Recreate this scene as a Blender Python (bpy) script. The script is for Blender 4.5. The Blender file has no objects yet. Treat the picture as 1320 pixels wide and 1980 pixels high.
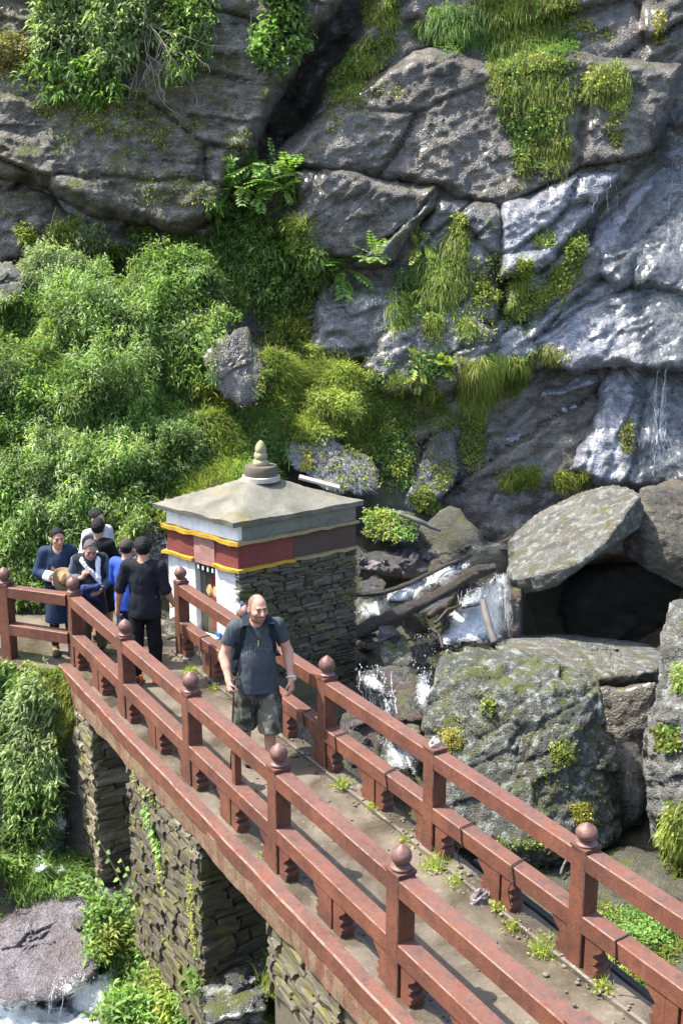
import bpy, bmesh, math, random
import numpy as np
from mathutils import Vector, Matrix
from mathutils.bvhtree import BVHTree

random.seed(7)
RNG = np.random.default_rng(11)
sc = bpy.context.scene
COL = sc.collection

# ------------------------------------------------------------------ camera
F_PX, PITCH, CAM_H, PW, PH = 2148.0, 0.238, 5.318, 1320, 1980
CP, SP = math.cos(PITCH), math.sin(PITCH)
cam_d = bpy.data.cameras.new('camera')
cam = bpy.data.objects.new('camera', cam_d)
COL.objects.link(cam)
cam_d.sensor_fit = 'VERTICAL'
cam_d.sensor_height = 36.0
cam_d.lens = F_PX / PH * 36.0
cam_d.clip_end = 2000
cam.location = (0, 0, CAM_H)
cam.rotation_euler = (math.pi / 2 - PITCH, 0, 0)
sc.camera = cam

# ------------------------------------------------------------------ light
SUN_EL = math.radians(61)
SUN_DIR = Vector((-0.99, 0.06, 0)).normalized()
SUN_DIR = Vector((SUN_DIR.x * math.cos(SUN_EL), SUN_DIR.y * math.cos(SUN_EL), math.sin(SUN_EL)))
world = bpy.data.worlds.new('World')
sc.world = world
world.use_nodes = True
wn = world.node_tree
bg = wn.nodes['Background']
sky = wn.nodes.new('ShaderNodeTexSky')
sky.sky_type = 'NISHITA'
sky.sun_disc = False
sky.sun_elevation = SUN_EL
sky.sun_rotation = math.atan2(SUN_DIR.x, SUN_DIR.y)
sky.air_density = 1.0
sky.dust_density = 2.5
sky.ozone_density = 1.0
wn.links.new(sky.outputs[0], bg.inputs[0])
bg.inputs[1].default_value = 0.15
sun_d = bpy.data.lights.new('sun', 'SUN')
sun = bpy.data.objects.new('sun', sun_d)
COL.objects.link(sun)
sun_d.energy = 3.8
sun_d.angle = math.radians(0.6)
sun_d.color = (1.0, 0.95, 0.86)
sun.rotation_euler = SUN_DIR.to_track_quat('Z', 'Y').to_euler()
sun.location = (-10, -5, 20)
sc.view_settings.view_transform = 'Standard'
sc.view_settings.look = 'None'
sc.view_settings.gamma = 1.0
sc.view_settings.use_curve_mapping = False
sc.view_settings.exposure = 1.75
sc.cycles.max_bounces = 5
sc.cycles.diffuse_bounces = 3
sc.cycles.glossy_bounces = 3
sc.cycles.transparent_max_bounces = 12

# ------------------------------------------------------------------ pixel helpers (photo pixels 1320 x 1980)
def ray(px, py):
    u = (np.asarray(px, float) - PW / 2) / F_PX
    v = -(np.asarray(py, float) - PH / 2) / F_PX
    return np.stack([u, CP + SP * v, -SP + CP * v], -1)
def at(px, py, Y):
    r = ray(px, py)
    t = np.asarray(Y, float) / r[..., 1]
    P = r * t[..., None]
    P[..., 2] += CAM_H
    return P
def onz(px, py, z):
    r = ray(px, py)
    t = (z - CAM_H) / r[..., 2]
    P = r * np.asarray(t)[..., None]
    P[..., 2] = z
    return P

# ------------------------------------------------------------------ noise (numpy)
def _h(ix, iy, iz, s):
    n = (ix.astype(np.int64) * 374761393 + iy.astype(np.int64) * 668265263 + iz.astype(np.int64) * 2147483647 + s * 974711) & 0xFFFFFFFF
    n = ((n ^ (n >> 13)) * 1274126177) & 0xFFFFFFFF
    n = ((n ^ (n >> 16)) * 2246822519) & 0xFFFFFFFF
    return ((n ^ (n >> 15)) & 0xFFFFFF) / float(0xFFFFFF)
def vnoise(P, s=0):
    i = np.floor(P); f = P - i; i = i.astype(np.int64)
    u = f * f * f * (f * (f * 6 - 15) + 10)
    x, y, z = i[:, 0], i[:, 1], i[:, 2]
    r = 0
    for dx in (0, 1):
        for dy in (0, 1):
            for dz in (0, 1):
                w = (u[:, 0] if dx else 1 - u[:, 0]) * (u[:, 1] if dy else 1 - u[:, 1]) * (u[:, 2] if dz else 1 - u[:, 2])
                r = r + w * _h(x + dx, y + dy, z + dz, s)
    return r * 2 - 1
def fbm(P, scale=1.0, oct=4, s=0, gain=0.5):
    P = np.asarray(P, float) * scale
    a, r = 1.0, 0
    for o in range(oct):
        r = r + a * vnoise(P + 17.3 * o, s + o)
        P = P * 2.03; a *= gain
    return r
def ridged(P, scale=1.0, oct=4, s=0):
    P = np.asarray(P, float) * scale
    a, r = 1.0, 0
    for o in range(oct):
        r = r + a * (1 - 2 * np.abs(vnoise(P + 9.1 * o, s + o)))
        P = P * 2.1; a *= 0.5
    return r
def facets(P, scale=1.0, s=0, tilt=0.9):
    """broken-rock planes: each cell of a jittered grid is a tilted plane"""
    P = np.asarray(P, float) * scale
    i = np.floor(P).astype(np.int64)
    best = np.full(len(P), 1e9); val = np.zeros(len(P)); second = np.full(len(P), 1e9)
    for dx in (-1, 0, 1):
        for dy in (-1, 0, 1):
            for dz in (-1, 0, 1):
                c = i + np.array([dx, dy, dz])
                a = [_h(c[:, 0], c[:, 1], c[:, 2], s + k) for k in range(7)]
                ctr = c + np.stack(a[:3], 1)
                d = P - ctr
                dd = (d * d).sum(1)
                g = (np.stack(a[3:6], 1) - 0.5) * 2 * tilt
                v = (a[6] - 0.5) * 1.2 + (g * d).sum(1)
                m = dd < best
                second = np.where(m, best, np.minimum(second, dd))
                val = np.where(m, v, val); best = np.where(m, dd, best)
    crack = np.clip(np.sqrt(second) - np.sqrt(best), 0, 1)
    return val, crack
def rot(P, ax, ang):
    R = np.array(Matrix.Rotation(ang, 3, ax))
    return np.asarray(P) @ R.T

# ------------------------------------------------------------------ mesh helpers
def world_of(o):
    if o is None: return Matrix.Identity(4)
    if o.parent is None: return o.matrix_basis.copy()
    return world_of(o.parent) @ o.matrix_parent_inverse @ o.matrix_basis
def tag(o, label=None, cat=None, group=None, kind=None):
    if label: o['label'] = label
    if cat: o['category'] = cat
    if group: o['group'] = group
    if kind: o['kind'] = kind
    return o
def empty(name, loc, rz=0.0, label=None, cat=None, group=None, kind=None):
    o = bpy.data.objects.new(name, None)
    o.empty_display_size = 0.1
    COL.objects.link(o)
    o.location = loc
    o.rotation_euler = (0, 0, rz)
    return tag(o, label, cat, group, kind)
def make_mesh(name, V, Fc, mats, col=None, smooth=False, midx=None):
    """V (n,3); Fc: array (m,3|4) or list of arrays / lists"""
    me = bpy.data.meshes.new(name)
    V = np.asarray(V, np.float32)
    if isinstance(Fc, np.ndarray): Fl = [Fc]
    elif len(Fc) and isinstance(Fc[0], np.ndarray) and Fc[0].ndim == 2: Fl = [f for f in Fc if len(f)]
    else: Fl = None
    if Fl is None:
        me.from_pydata([tuple(map(float, v)) for v in V], [], [tuple(int(q) for q in f) for f in Fc])
        npoly = len(me.polygons)
    else:
        idx = np.concatenate([f.reshape(-1) for f in Fl]).astype(np.int32)
        cnt = np.concatenate([np.full(len(f), f.shape[1]) for f in Fl]).astype(np.int32)
        start = np.concatenate([[0], np.cumsum(cnt)[:-1]]).astype(np.int32)
        me.vertices.add(len(V)); me.vertices.foreach_set('co', V.reshape(-1))
        me.loops.add(len(idx)); me.loops.foreach_set('vertex_index', idx)
        me.polygons.add(len(cnt)); me.polygons.foreach_set('loop_start', start); me.polygons.foreach_set('loop_total', cnt)
        npoly = len(cnt)
        me.update(calc_edges=True)
    for m in (mats if isinstance(mats, (list, tuple)) else [mats]):
        me.materials.append(m)
    if midx is not None: me.polygons.foreach_set('material_index', np.asarray(midx, np.int32))
    if smooth: me.polygons.foreach_set('use_smooth', np.ones(npoly, bool))
    if col is not None:
        a = me.attributes.new('Col', 'FLOAT_COLOR', 'POINT')
        c = np.ones((len(V), 4), np.float32); c[:, :3] = col
        a.data.foreach_set('color', c.reshape(-1))
    me.update()
    return me
def link(name, me, parent=None, loc=None):
    o = bpy.data.objects.new(name, me)
    COL.objects.link(o)
    if parent is not None:
        o.parent = parent
        o.matrix_parent_inverse = world_of(parent).inverted()
    if loc is not None: o.location = loc
    return o
def mk(name, V, Fc, mats, parent=None, col=None, smooth=False, midx=None, origin=True):
    V = np.asarray(V, float)
    c = np.array([V[:, 0].mean(), V[:, 1].mean(), V[:, 2].min()]) if origin else np.zeros(3)
    return link(name, make_mesh(name, V - c, Fc, mats, col, smooth, midx), parent, Vector(c))
class MB:
    """collects simple shapes into one mesh; slot = material index"""
    def __init__(s): s.V = []; s.F = []; s.M = []
    def add(s, V, Fc, slot=0):
        b = len(s.V); s.V += [tuple(v) for v in V]
        s.F += [tuple(i + b for i in f) for f in Fc]; s.M += [slot] * len(Fc)
    def prism(s, A, B, w, h, up=(0, 0, 1), ch=0.0, slot=0, ch_slot=None):
        """beam from A to B, width w (sideways), height h, chamfer ch; chamfers use ch_slot"""
        A = np.array(A, float); B = np.array(B, float); d = B - A; L = np.linalg.norm(d); d = d / L
        up = np.array(up, float); side = np.cross(d, up); side /= np.linalg.norm(side); up = np.cross(side, d)
        a, b = w / 2, h / 2
        if ch > 0:
            pr = [(-a + ch, -b), (a - ch, -b), (a, -b + ch), (a, b - ch), (a - ch, b), (-a + ch, b), (-a, b - ch), (-a, -b + ch)]
        else:
            pr = [(-a, -b), (a, -b), (a, b), (-a, b)]
        n = len(pr)
        V = [A + side * x + up * y for x, y in pr] + [B + side * x + up * y for x, y in pr]
        base = len(s.V); s.V += [tuple(v) for v in V]
        for i in range(n):
            j = (i + 1) % n
            s.F.append((base + i, base + j, base + n + j, base + n + i))
            s.M.append((ch_slot if (ch_slot is not None and ch > 0 and i % 2 == 1) else slot))
        s.F.append(tuple(base + i for i in reversed(range(n)))); s.M.append(slot)
        s.F.append(tuple(base + n + i for i in range(n))); s.M.append(slot)
        return s
    def box(s, c, sz, slot=0):
        x, y, z = c; a, b, d = sz[0] / 2, sz[1] / 2, sz[2] / 2
        V = [(x - a, y - b, z - d), (x + a, y - b, z - d), (x + a, y + b, z - d), (x - a, y + b, z - d),
             (x - a, y - b, z + d), (x + a, y - b, z + d), (x + a, y + b, z + d), (x - a, y + b, z + d)]
        s.add(V, [(3, 2, 1, 0), (4, 5, 6, 7), (0, 1, 5, 4), (1, 2, 6, 5), (2, 3, 7, 6), (3, 0, 4, 7)], slot); return s
    def lathe(s, c, prof, n=20, slot=0):
        """prof: list of (r, z)"""
        c = np.array(c, float); V = []; Fc = []
        for r, z in prof:
            for k in range(n):
                a = 2 * math.pi * k / n
                V.append((c[0] + r * math.cos(a), c[1] + r * math.sin(a), c[2] + z))
        for i in range(len(prof) - 1):
            for k in range(n):
                k2 = (k + 1) % n
                Fc.append((i * n + k, i * n + k2, (i + 1) * n + k2, (i + 1) * n + k))
        Fc.append(tuple(reversed(range(n)))); Fc.append(tuple((len(prof) - 1) * n + k for k in range(n)))
        s.add(V, Fc, slot); return s
    def extrude(s, poly, O, X, Y, Z, depth, slot=0, side_slot=None):
        """2D polygon (counter-clockwise) in plane O,X,Y pushed along Z by depth"""
        O, X, Y, Z = [np.array(q, float) for q in (O, X, Y, Z)]
        n = len(poly)
        V = [O + X * a + Y * b for a, b in poly] + [O + X * a + Y * b + Z * depth for a, b in poly]
        base = len(s.V); s.V += [tuple(v) for v in V]
        s.F.append(tuple(base + i for i in reversed(range(n)))); s.M.append(slot)
        s.F.append(tuple(base + n + i for i in range(n))); s.M.append(slot)
        for i in range(n):
            j = (i + 1) % n
            s.F.append((base + i, base + j, base + n + j, base + n + i)); s.M.append(slot if side_slot is None else side_slot)
        return s
    def tube(s, pts, rad, n=8, slot=0):
        P = np.array(pts, float); m = len(P)
        R = np.broadcast_to(np.asarray(rad, float), (m,))
        T = np.gradient(P, axis=0); T /= np.linalg.norm(T, axis=1)[:, None]
        up = np.array([0, 0, 1.0]) if abs(T[0, 2]) < 0.9 else np.array([1.0, 0, 0])
        V = []
        for i in range(m):
            a = np.cross(T[i], up); a /= np.linalg.norm(a); b = np.cross(a, T[i]); up = b
            for k in range(n):
                t = 2 * math.pi * k / n
                V.append(P[i] + R[i] * (a * math.cos(t) + b * math.sin(t)))
        Fc = [(i * n + k, i * n + (k + 1) % n, (i + 1) * n + (k + 1) % n, (i + 1) * n + k) for i in range(m - 1) for k in range(n)]
        Fc.append(tuple(reversed(range(n)))); Fc.append(tuple((m - 1) * n + k for k in range(n)))
        s.add(V, Fc, slot); return s
    def build(s, name, mats, parent=None, smooth=False, fix=True):
        o = mk(name, np.array(s.V), s.F, mats, parent, None, smooth, s.M)
        if fix:
            bm = bmesh.new(); bm.from_mesh(o.data); bmesh.ops.recalc_face_normals(bm, faces=bm.faces); bm.to_mesh(o.data); bm.free()
        return o
def auto_smooth(o, deg=40):
    me = o.data
    me.polygons.foreach_set('use_smooth', np.ones(len(me.polygons), bool))
    bm = bmesh.new(); bm.from_mesh(me); lim = math.radians(deg)
    for e in bm.edges:
        if len(e.link_faces) == 2 and e.calc_face_angle(0) > lim: e.smooth = False
    bm.to_mesh(me); bm.free()

# ------------------------------------------------------------------ materials
class Mat:
    def __init__(s, name):
        s.m = bpy.data.materials.new(name); s.m.use_nodes = True
        s.t = s.m.node_tree; s.n = s.t.nodes; s.l = s.t.links
        s.b = s.n['Principled BSDF']; s.out = s.n['Material Output']
        s.co = None
    def coord(s, kind='Object'):
        if kind == 'World':
            g = s.n.new('ShaderNodeNewGeometry'); return g.outputs['Position']
        tc = s.n.new('ShaderNodeTexCoord'); return tc.outputs[kind]
    def mapping(s, src, scale=(1, 1, 1), rotn=(0, 0, 0)):
        m = s.n.new('ShaderNodeMapping'); m.inputs['Scale'].default_value = scale; m.inputs['Rotation'].default_value = rotn
        s.l.new(src, m.inputs['Vector']); return m.outputs[0]
    def noise(s, src, scale, detail=6, rough=0.6, dist=0.0):
        n = s.n.new('ShaderNodeTexNoise'); n.inputs['Scale'].default_value = scale; n.inputs['Detail'].default_value = detail
        n.inputs['Roughness'].default_value = rough; n.inputs['Distortion'].default_value = dist
        s.l.new(src, n.inputs['Vector']); return n.outputs['Fac']
    def voro(s, src, scale, feature='F1', out='Distance', rnd=1.0):
        n = s.n.new('ShaderNodeTexVoronoi'); n.feature = feature; n.inputs['Scale'].default_value = scale
        n.inputs['Randomness'].default_value = rnd
        s.l.new(src, n.inputs['Vector']); return n.outputs[out]
    def ramp(s, fac, stops):
        r = s.n.new('ShaderNodeValToRGB'); cr = r.color_ramp
        while len(cr.elements) < len(stops): cr.elements.new(0.5)
        for e, (p, c) in zip(cr.elements, stops):
            e.position = p
            e.color = (c, c, c, 1) if isinstance(c, (int, float)) else (*c, 1)
        s.l.new(fac, r.inputs[0]); return r.outputs[0]
    def mix(s, fac, a, b, mode='MIX'):
        m = s.n.new('ShaderNodeMix'); m.data_type = 'RGBA'; m.blend_type = mode
        for sock, v in ((m.inputs[0], fac), (m.inputs[6], a), (m.inputs[7], b)):
            if isinstance(v, bpy.types.NodeSocket): s.l.new(v, sock)
            elif isinstance(v, (int, float)): sock.default_value = v if sock == m.inputs[0] else (v, v, v, 1)
            else: sock.default_value = (*v, 1)
        return m.outputs[2]
    def math(s, op, a, b=0.0, clamp=False):
        m = s.n.new('ShaderNodeMath'); m.operation = op; m.use_clamp = clamp
        for sock, v in ((m.inputs[0], a), (m.inputs[1], b)):
            if isinstance(v, bpy.types.NodeSocket): s.l.new(v, sock)
            else: sock.default_value = v
        return m.outputs[0]
    def normal_z(s):
        g = s.n.new('ShaderNodeNewGeometry'); x = s.n.new('ShaderNodeSeparateXYZ')
        s.l.new(g.outputs['Normal'], x.inputs[0]); return x.outputs[2]
    def sep(s, src):
        x = s.n.new('ShaderNodeSeparateXYZ'); s.l.new(src, x.inputs[0]); return x.outputs
    def objrand(s):
        return s.n.new('ShaderNodeObjectInfo').outputs['Random']
    def attr(s, name='Col'):
        a = s.n.new('ShaderNodeAttribute'); a.attribute_name = name; return a.outputs['Color']
    def set(s, **k):
        for key, v in k.items():
            sock = s.b.inputs[{'color': 'Base Color', 'rough': 'Roughness', 'metal': 'Metallic', 'spec': 'Specular IOR Level', 'coat': 'Coat Weight',
                               'coatr': 'Coat Roughness', 'sss': 'Subsurface Weight', 'alpha': 'Alpha', 'trans': 'Transmission Weight', 'ior': 'IOR', 'normal': 'Normal', 'sheen': 'Sheen Weight'}[key]]
            if isinstance(v, bpy.types.NodeSocket): s.l.new(v, sock)
            elif isinstance(v, (int, float)): sock.default_value = v
            else: sock.default_value = (*v, 1)
        return s
    def bump(s, h, strength=0.5, dist=0.02, prev=None):
        b = s.n.new('ShaderNodeBump'); b.inputs['Strength'].default_value = strength; b.inputs['Distance'].default_value = dist
        s.l.new(h, b.inputs['Height'])
        if prev is not None: s.l.new(prev, b.inputs['Normal'])
        s.l.new(b.outputs[0], s.b.inputs['Normal']); return b.outputs[0]

def plain(name, color, rough=0.7, var=0.25, scale=20, spec=0.3, bump=0.15):
    m = Mat(name); P = m.coord()
    n = m.noise(P, scale, 5)
    m.set(color=m.mix(n, tuple(c * (1 - var) for c in color), tuple(min(1, c * (1 + var)) for c in color)), rough=rough, spec=spec)
    if bump: m.bump(m.noise(P, scale * 3, 4), bump, 0.01)
    return m.m

def rock_mat(name, dark=(0.045, 0.045, 0.05), light=(0.20, 0.20, 0.215), warm=(0.12, 0.095, 0.065), rot_=(0.3, 0.5, 0.4), stretch=(1, 1, 2.4), wet=0.5, moss=0.0, lichen=0.0, sc_=1.0, mossc=((0.03, 0.045, 0.012), (0.12, 0.13, 0.02)), streak=1.0, bk=1.0, coat=0.0):
    m = Mat(name); P = m.coord('World')
    st = m.mapping(P, tuple(q * sc_ for q in stretch), rot_)
    big = m.noise(P, 0.8 * sc_, 3, 0.6)
    s1 = m.noise(st, 2.2, 7, 0.72, 0.5)
    fine = m.noise(P, 24 * sc_, 4, 0.72)
    grain = m.ramp(m.math('ADD', m.math('MULTIPLY', s1, 0.75), m.math('MULTIPLY', fine, 0.25)), [(0.36, 0.0), (0.50, 0.45), (0.62, 1.0)])
    c = m.mix(grain, dark, light)
    c = m.mix(m.ramp(big, [(0.45, 0.0), (0.65, 0.7)]), c, warm)
    c = m.mix(0.5, c, m.ramp(fine, [(0.3, 0.35), (0.5, 0.95), (0.75, 1.6)]), 'MULTIPLY')
    if streak > 0:
        c = m.mix(m.ramp(s1, [(0.62, 0.0), (0.70, streak * 0.8)]), c, (0.34, 0.33, 0.34))
    if lichen > 0:
        lf = m.ramp(m.noise(P, 5.5 * sc_, 4, 0.65), [(0.60 - 0.1 * lichen, 0.0), (0.66, 0.85)])
        c = m.mix(m.math('MULTIPLY', lf, lichen), c, m.mix(fine, (0.18, 0.20, 0.17), (0.44, 0.48, 0.43)))
    wetm = m.ramp(big, [(0.66 - wet * 0.3, 0.0), (0.74 - wet * 0.26, 1.0)])
    rough = m.mix(wetm, m.ramp(fine, [(0.2, 0.6), (0.8, 0.95)]), m.ramp(fine, [(0.3, 0.16), (0.7, 0.46)]))
    if moss > 0:
        mf = m.math('ADD', m.math('MULTIPLY', m.noise(P, 2.1 * sc_, 6, 0.72), 1.3), m.math('MULTIPLY', m.normal_z(), 0.10))
        mf = m.ramp(mf, [(0.86 - 0.17 * moss, 0.0), (0.94 - 0.17 * moss, 0.9)])
        c = m.mix(mf, c, m.mix(fine, mossc[0], mossc[1]))
        rough = m.mix(mf, rough, 0.9)
    m.set(color=c, rough=rough, spec=0.5)
    grit = m.voro(P, 34 * sc_)
    m.bump(m.math('ADD', m.math('ADD', m.math('MULTIPLY', s1, 0.8), m.math('MULTIPLY', fine, 0.75)), m.math('MULTIPLY', grit, 0.35)), 1.0, 0.075 * bk / sc_ ** 0.5)
    if coat > 0: m.set(coat=m.math('MULTIPLY', wetm, coat), coatr=m.ramp(fine, [(0.3, 0.16), (0.7, 0.34)]))
    return m.m

M = {}
M['rock_dark'] = rock_mat('rock_dark_slab', (0.026, 0.023, 0.020), (0.215, 0.195, 0.17), (0.11, 0.088, 0.058), wet=0.8, moss=0.35, stretch=(1, 1, 2.0), coat=0.7, streak=0.35)
M['rock_left'] = rock_mat('rock_left_slab', (0.034, 0.030, 0.025), (0.26, 0.24, 0.21), (0.12, 0.10, 0.055), wet=0.3, moss=0.8, rot_=(0.1, -0.25, 0.1), stretch=(1, 1, 3.2))
M['rock_wet_sheen'] = rock_mat('rock_wet_sheen_slab', (0.045, 0.047, 0.057), (0.31, 0.32, 0.37), (0.15, 0.148, 0.155), wet=1.4, moss=0.12, rot_=(0.2, 0.65, 0.2), stretch=(1, 1, 1.7), bk=0.55, coat=1.0, streak=0.6)  # wet rock; the pale bluish light tone paints in the sky's silver sheen
M['rock_mid'] = rock_mat('rock_mid', (0.04, 0.04, 0.042), (0.25, 0.25, 0.26), (0.10, 0.085, 0.06), wet=1.0, moss=0.5, stretch=(1, 1, 1.7), coat=0.8)
M['rock_grey'] = rock_mat('boulder_grey', (0.045, 0.043, 0.038), (0.175, 0.17, 0.158), (0.12, 0.102, 0.068), wet=0.1, moss=0.35, lichen=0.8, rot_=(0.2, 0.9, 0.3), stretch=(1, 1, 1.8), sc_=1.3, streak=0.5)
M['rock_mossy'] = rock_mat('boulder_mossy', (0.025, 0.026, 0.021), (0.125, 0.127, 0.113), (0.07, 0.066, 0.04), wet=0.0, moss=0.72, lichen=1.0, stretch=(1, 1, 1.3), sc_=1.7, streak=0.25)
M['rock_stream'] = rock_mat('stream_rock', (0.025, 0.025, 0.027), (0.13, 0.13, 0.135), (0.12, 0.075, 0.045), wet=1.2, moss=0.3, sc_=2.0)
M['rock_bed'] = rock_mat('bedrock_brown', (0.09, 0.078, 0.082), (0.34, 0.31, 0.33), (0.22, 0.17, 0.16), wet=1.3, moss=0.05, sc_=1.3, streak=0.7)
M['rock_sheet'] = rock_mat('bedrock_mauve', (0.085, 0.075, 0.082), (0.27, 0.245, 0.27), (0.17, 0.135, 0.13), wet=1.3, moss=0.0, sc_=1.6, streak=0.9)
M['rock_brown'] = rock_mat('boulder_brown', (0.03, 0.027, 0.022), (0.17, 0.15, 0.125), (0.12, 0.10, 0.065), wet=0.1, moss=0.2, lichen=0.3, sc_=1.4, streak=0.3)
M['rock_hollow_shade'] = rock_mat('hollow_shade_rock', (0.010, 0.010, 0.010), (0.045, 0.042, 0.040), (0.03, 0.026, 0.02), wet=0.5, moss=0.0, sc_=1.5, streak=0.0)  # shade of the hollow put into the rock colour
M['ground'] = rock_mat('ground_soil', (0.03, 0.028, 0.02), (0.11, 0.10, 0.075), (0.06, 0.07, 0.03), wet=0.3, moss=0.5, sc_=1.5, streak=0.2)

def red_mat(name, worn):
    m = Mat(name); P = m.coord('World')
    n1 = m.noise(P, 2.3, 5, 0.65); n2 = m.noise(P, 9, 6, 0.72); n3 = m.noise(m.mapping(P, (16, 16, 2.0)), 1.0, 5, 0.7); n4 = m.noise(P, 70, 4, 0.75)
    c = m.mix(m.ramp(n1, [(0.33, 0.0), (0.66, 1.0)]), (0.080, 0.030, 0.019), (0.160, 0.057, 0.032))
    top = m.ramp(m.normal_z(), [(0.6, 0.0), (0.9, 1.0)])
    # upward faces: dusty worn paint, with pinkish sky sheen put into the colour
    c = m.mix(m.math('MULTIPLY', top, m.ramp(n2, [(0.36, 0.1), (0.62, 0.85)])), c, (0.112, 0.066, 0.060))
    c = m.mix(m.ramp(n3, [(0.55, 0.0), (0.70, 0.6)]), c, (0.165, 0.080, 0.055))          # run-off streaks
    c = m.mix(m.ramp(n2, [(0.50, 0.0), (0.68, 0.75)]), c, (0.05, 0.027, 0.021))          # grime
    c = m.mix(m.ramp(m.math('ADD', m.math('MULTIPLY', n4, 0.7), m.math('MULTIPLY', n1, 0.3)), [(0.62, 0.0), (0.66, 0.7)]), c, (0.25, 0.18, 0.14))   # chips
    if worn: c = m.mix(m.ramp(n2, [(0.42, 0.0), (0.56, 0.7)]), c, (0.24, 0.15, 0.115))
    m.set(color=c, rough=m.ramp(n2, [(0.3, 0.42), (0.7, 0.8)]), spec=0.35)
    b = m.bump(n2, 0.5, 0.02); m.bump(n4, 0.35, 0.008, b)
    return m.m
M['red'] = red_mat('red_oxide_paint', False)
M['red_worn'] = red_mat('red_oxide_paint_worn_edge', True)
def knob_mat():
    m = Mat('knob_paint'); P = m.coord('World')
    n = m.noise(P, 16, 6, 0.7)
    c = m.mix(m.ramp(n, [(0.35, 0.0), (0.65, 1.0)]), (0.085, 0.036, 0.030), (0.165, 0.088, 0.072))
    c = m.mix(m.ramp(m.noise(P, 45, 5, 0.75), [(0.6, 0.0), (0.7, 0.7)]), c, (0.40, 0.33, 0.28))
    m.set(color=c, rough=0.5, spec=0.4); m.bump(n, 0.5, 0.012); return m.m
M['knob'] = knob_mat()
def deck_mat():
    m = Mat('wet_dirty_concrete'); P = m.coord('World')
    n1 = m.noise(P, 1.3, 6, 0.62, 0.5); n2 = m.noise(P, 9, 7, 0.7); n3 = m.noise(P, 60, 5, 0.7)
    c = m.mix(m.ramp(n1, [(0.36, 0.0), (0.62, 1.0)]), (0.056, 0.045, 0.032), (0.128, 0.106, 0.078))
    c = m.mix(0.6, c, m.ramp(n3, [(0.3, 0.55), (0.7, 1.3)]), 'MULTIPLY')
    c = m.mix(m.ramp(n2, [(0.57, 0.0), (0.68, 0.6)]), c, (0.20, 0.172, 0.132))
    r = m.ramp(n1, [(0.38, 0.16), (0.58, 0.72)])
    m.set(color=c, rough=r, spec=0.45)
    b = m.bump(n2, 0.25, 0.03); m.bump(n3, 0.5, 0.008, b)
    return m.m
M['deck'] = deck_mat()
def beam_mat():
    m = Mat('edge_beam_plaster'); P = m.coord('World')
    n1 = m.noise(P, 2.2, 7, 0.68); n2 = m.noise(m.mapping(P, (10, 10, 2.0)), 1.0, 7, 0.7); n3 = m.noise(P, 40, 5, 0.7)
    c = m.mix(m.ramp(n2, [(0.38, 0.0), (0.56, 1.0)]), (0.13, 0.050, 0.033), (0.165, 0.118, 0.075))
    c = m.mix(m.ramp(n1, [(0.55, 0.0), (0.7, 0.9)]), c, (0.13, 0.12, 0.055))
    c = m.mix(0.6, c, m.ramp(n3, [(0.3, 0.6), (0.7, 1.35)]), 'MULTIPLY')
    m.set(color=c, rough=0.85, spec=0.2); b = m.bump(n1, 0.6, 0.06); m.bump(n3, 0.5, 0.012, b)
    return m.m
M['beam'] = beam_mat()
def slate_mat(name, a, b_, moss):
    m = Mat(name); P = m.coord('World'); r = m.objrand()
    n = m.noise(m.mapping(P, (5, 5, 26)), 1.0, 7, 0.7); f = m.noise(P, 45, 6, 0.7)
    c = m.mix(r, a, b_)
    c = m.mix(0.8, c, m.ramp(n, [(0.3, 0.45), (0.7, 1.5)]), 'MULTIPLY')
    mf = m.ramp(m.noise(P, 4.5, 7, 0.7), [(0.62 - 0.2 * moss, 0.0), (0.72 - 0.12 * moss, 0.9)])
    c = m.mix(mf, c, m.mix(f, (0.05, 0.06, 0.012), (0.17, 0.16, 0.035)))
    m.set(color=c, rough=0.75, spec=0.3); b = m.bump(n, 0.6, 0.03); m.bump(f, 0.5, 0.012, b)
    return m.m
M['slate'] = slate_mat('pier_slate', (0.055, 0.047, 0.034), (0.20, 0.172, 0.125), 0.65)
M['slate_dark'] = slate_mat('shrine_slate', (0.045, 0.04, 0.03), (0.13, 0.11, 0.08), 0.6)
M['mortar'] = plain('mortar_earth', (0.10, 0.085, 0.06), 0.95, 0.4, 14)
# ------------------------------------------------------------------ ground sheet
TH = 2.108
DR = np.array([math.cos(TH), math.sin(TH), 0.0])          # along the bridge, away from the camera
NR = np.array([math.sin(TH), -math.cos(TH), 0.0])         # across the bridge, near rail -> far rail
N0 = np.array([0.42, 7.034, 0.0])
def BR(t, n=0.0, z=0.0):
    """point on the bridge: t metres along from post 0, n metres across from the near rail"""
    return N0 + DR * t + NR * n + np.array([0, 0, z])

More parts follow.
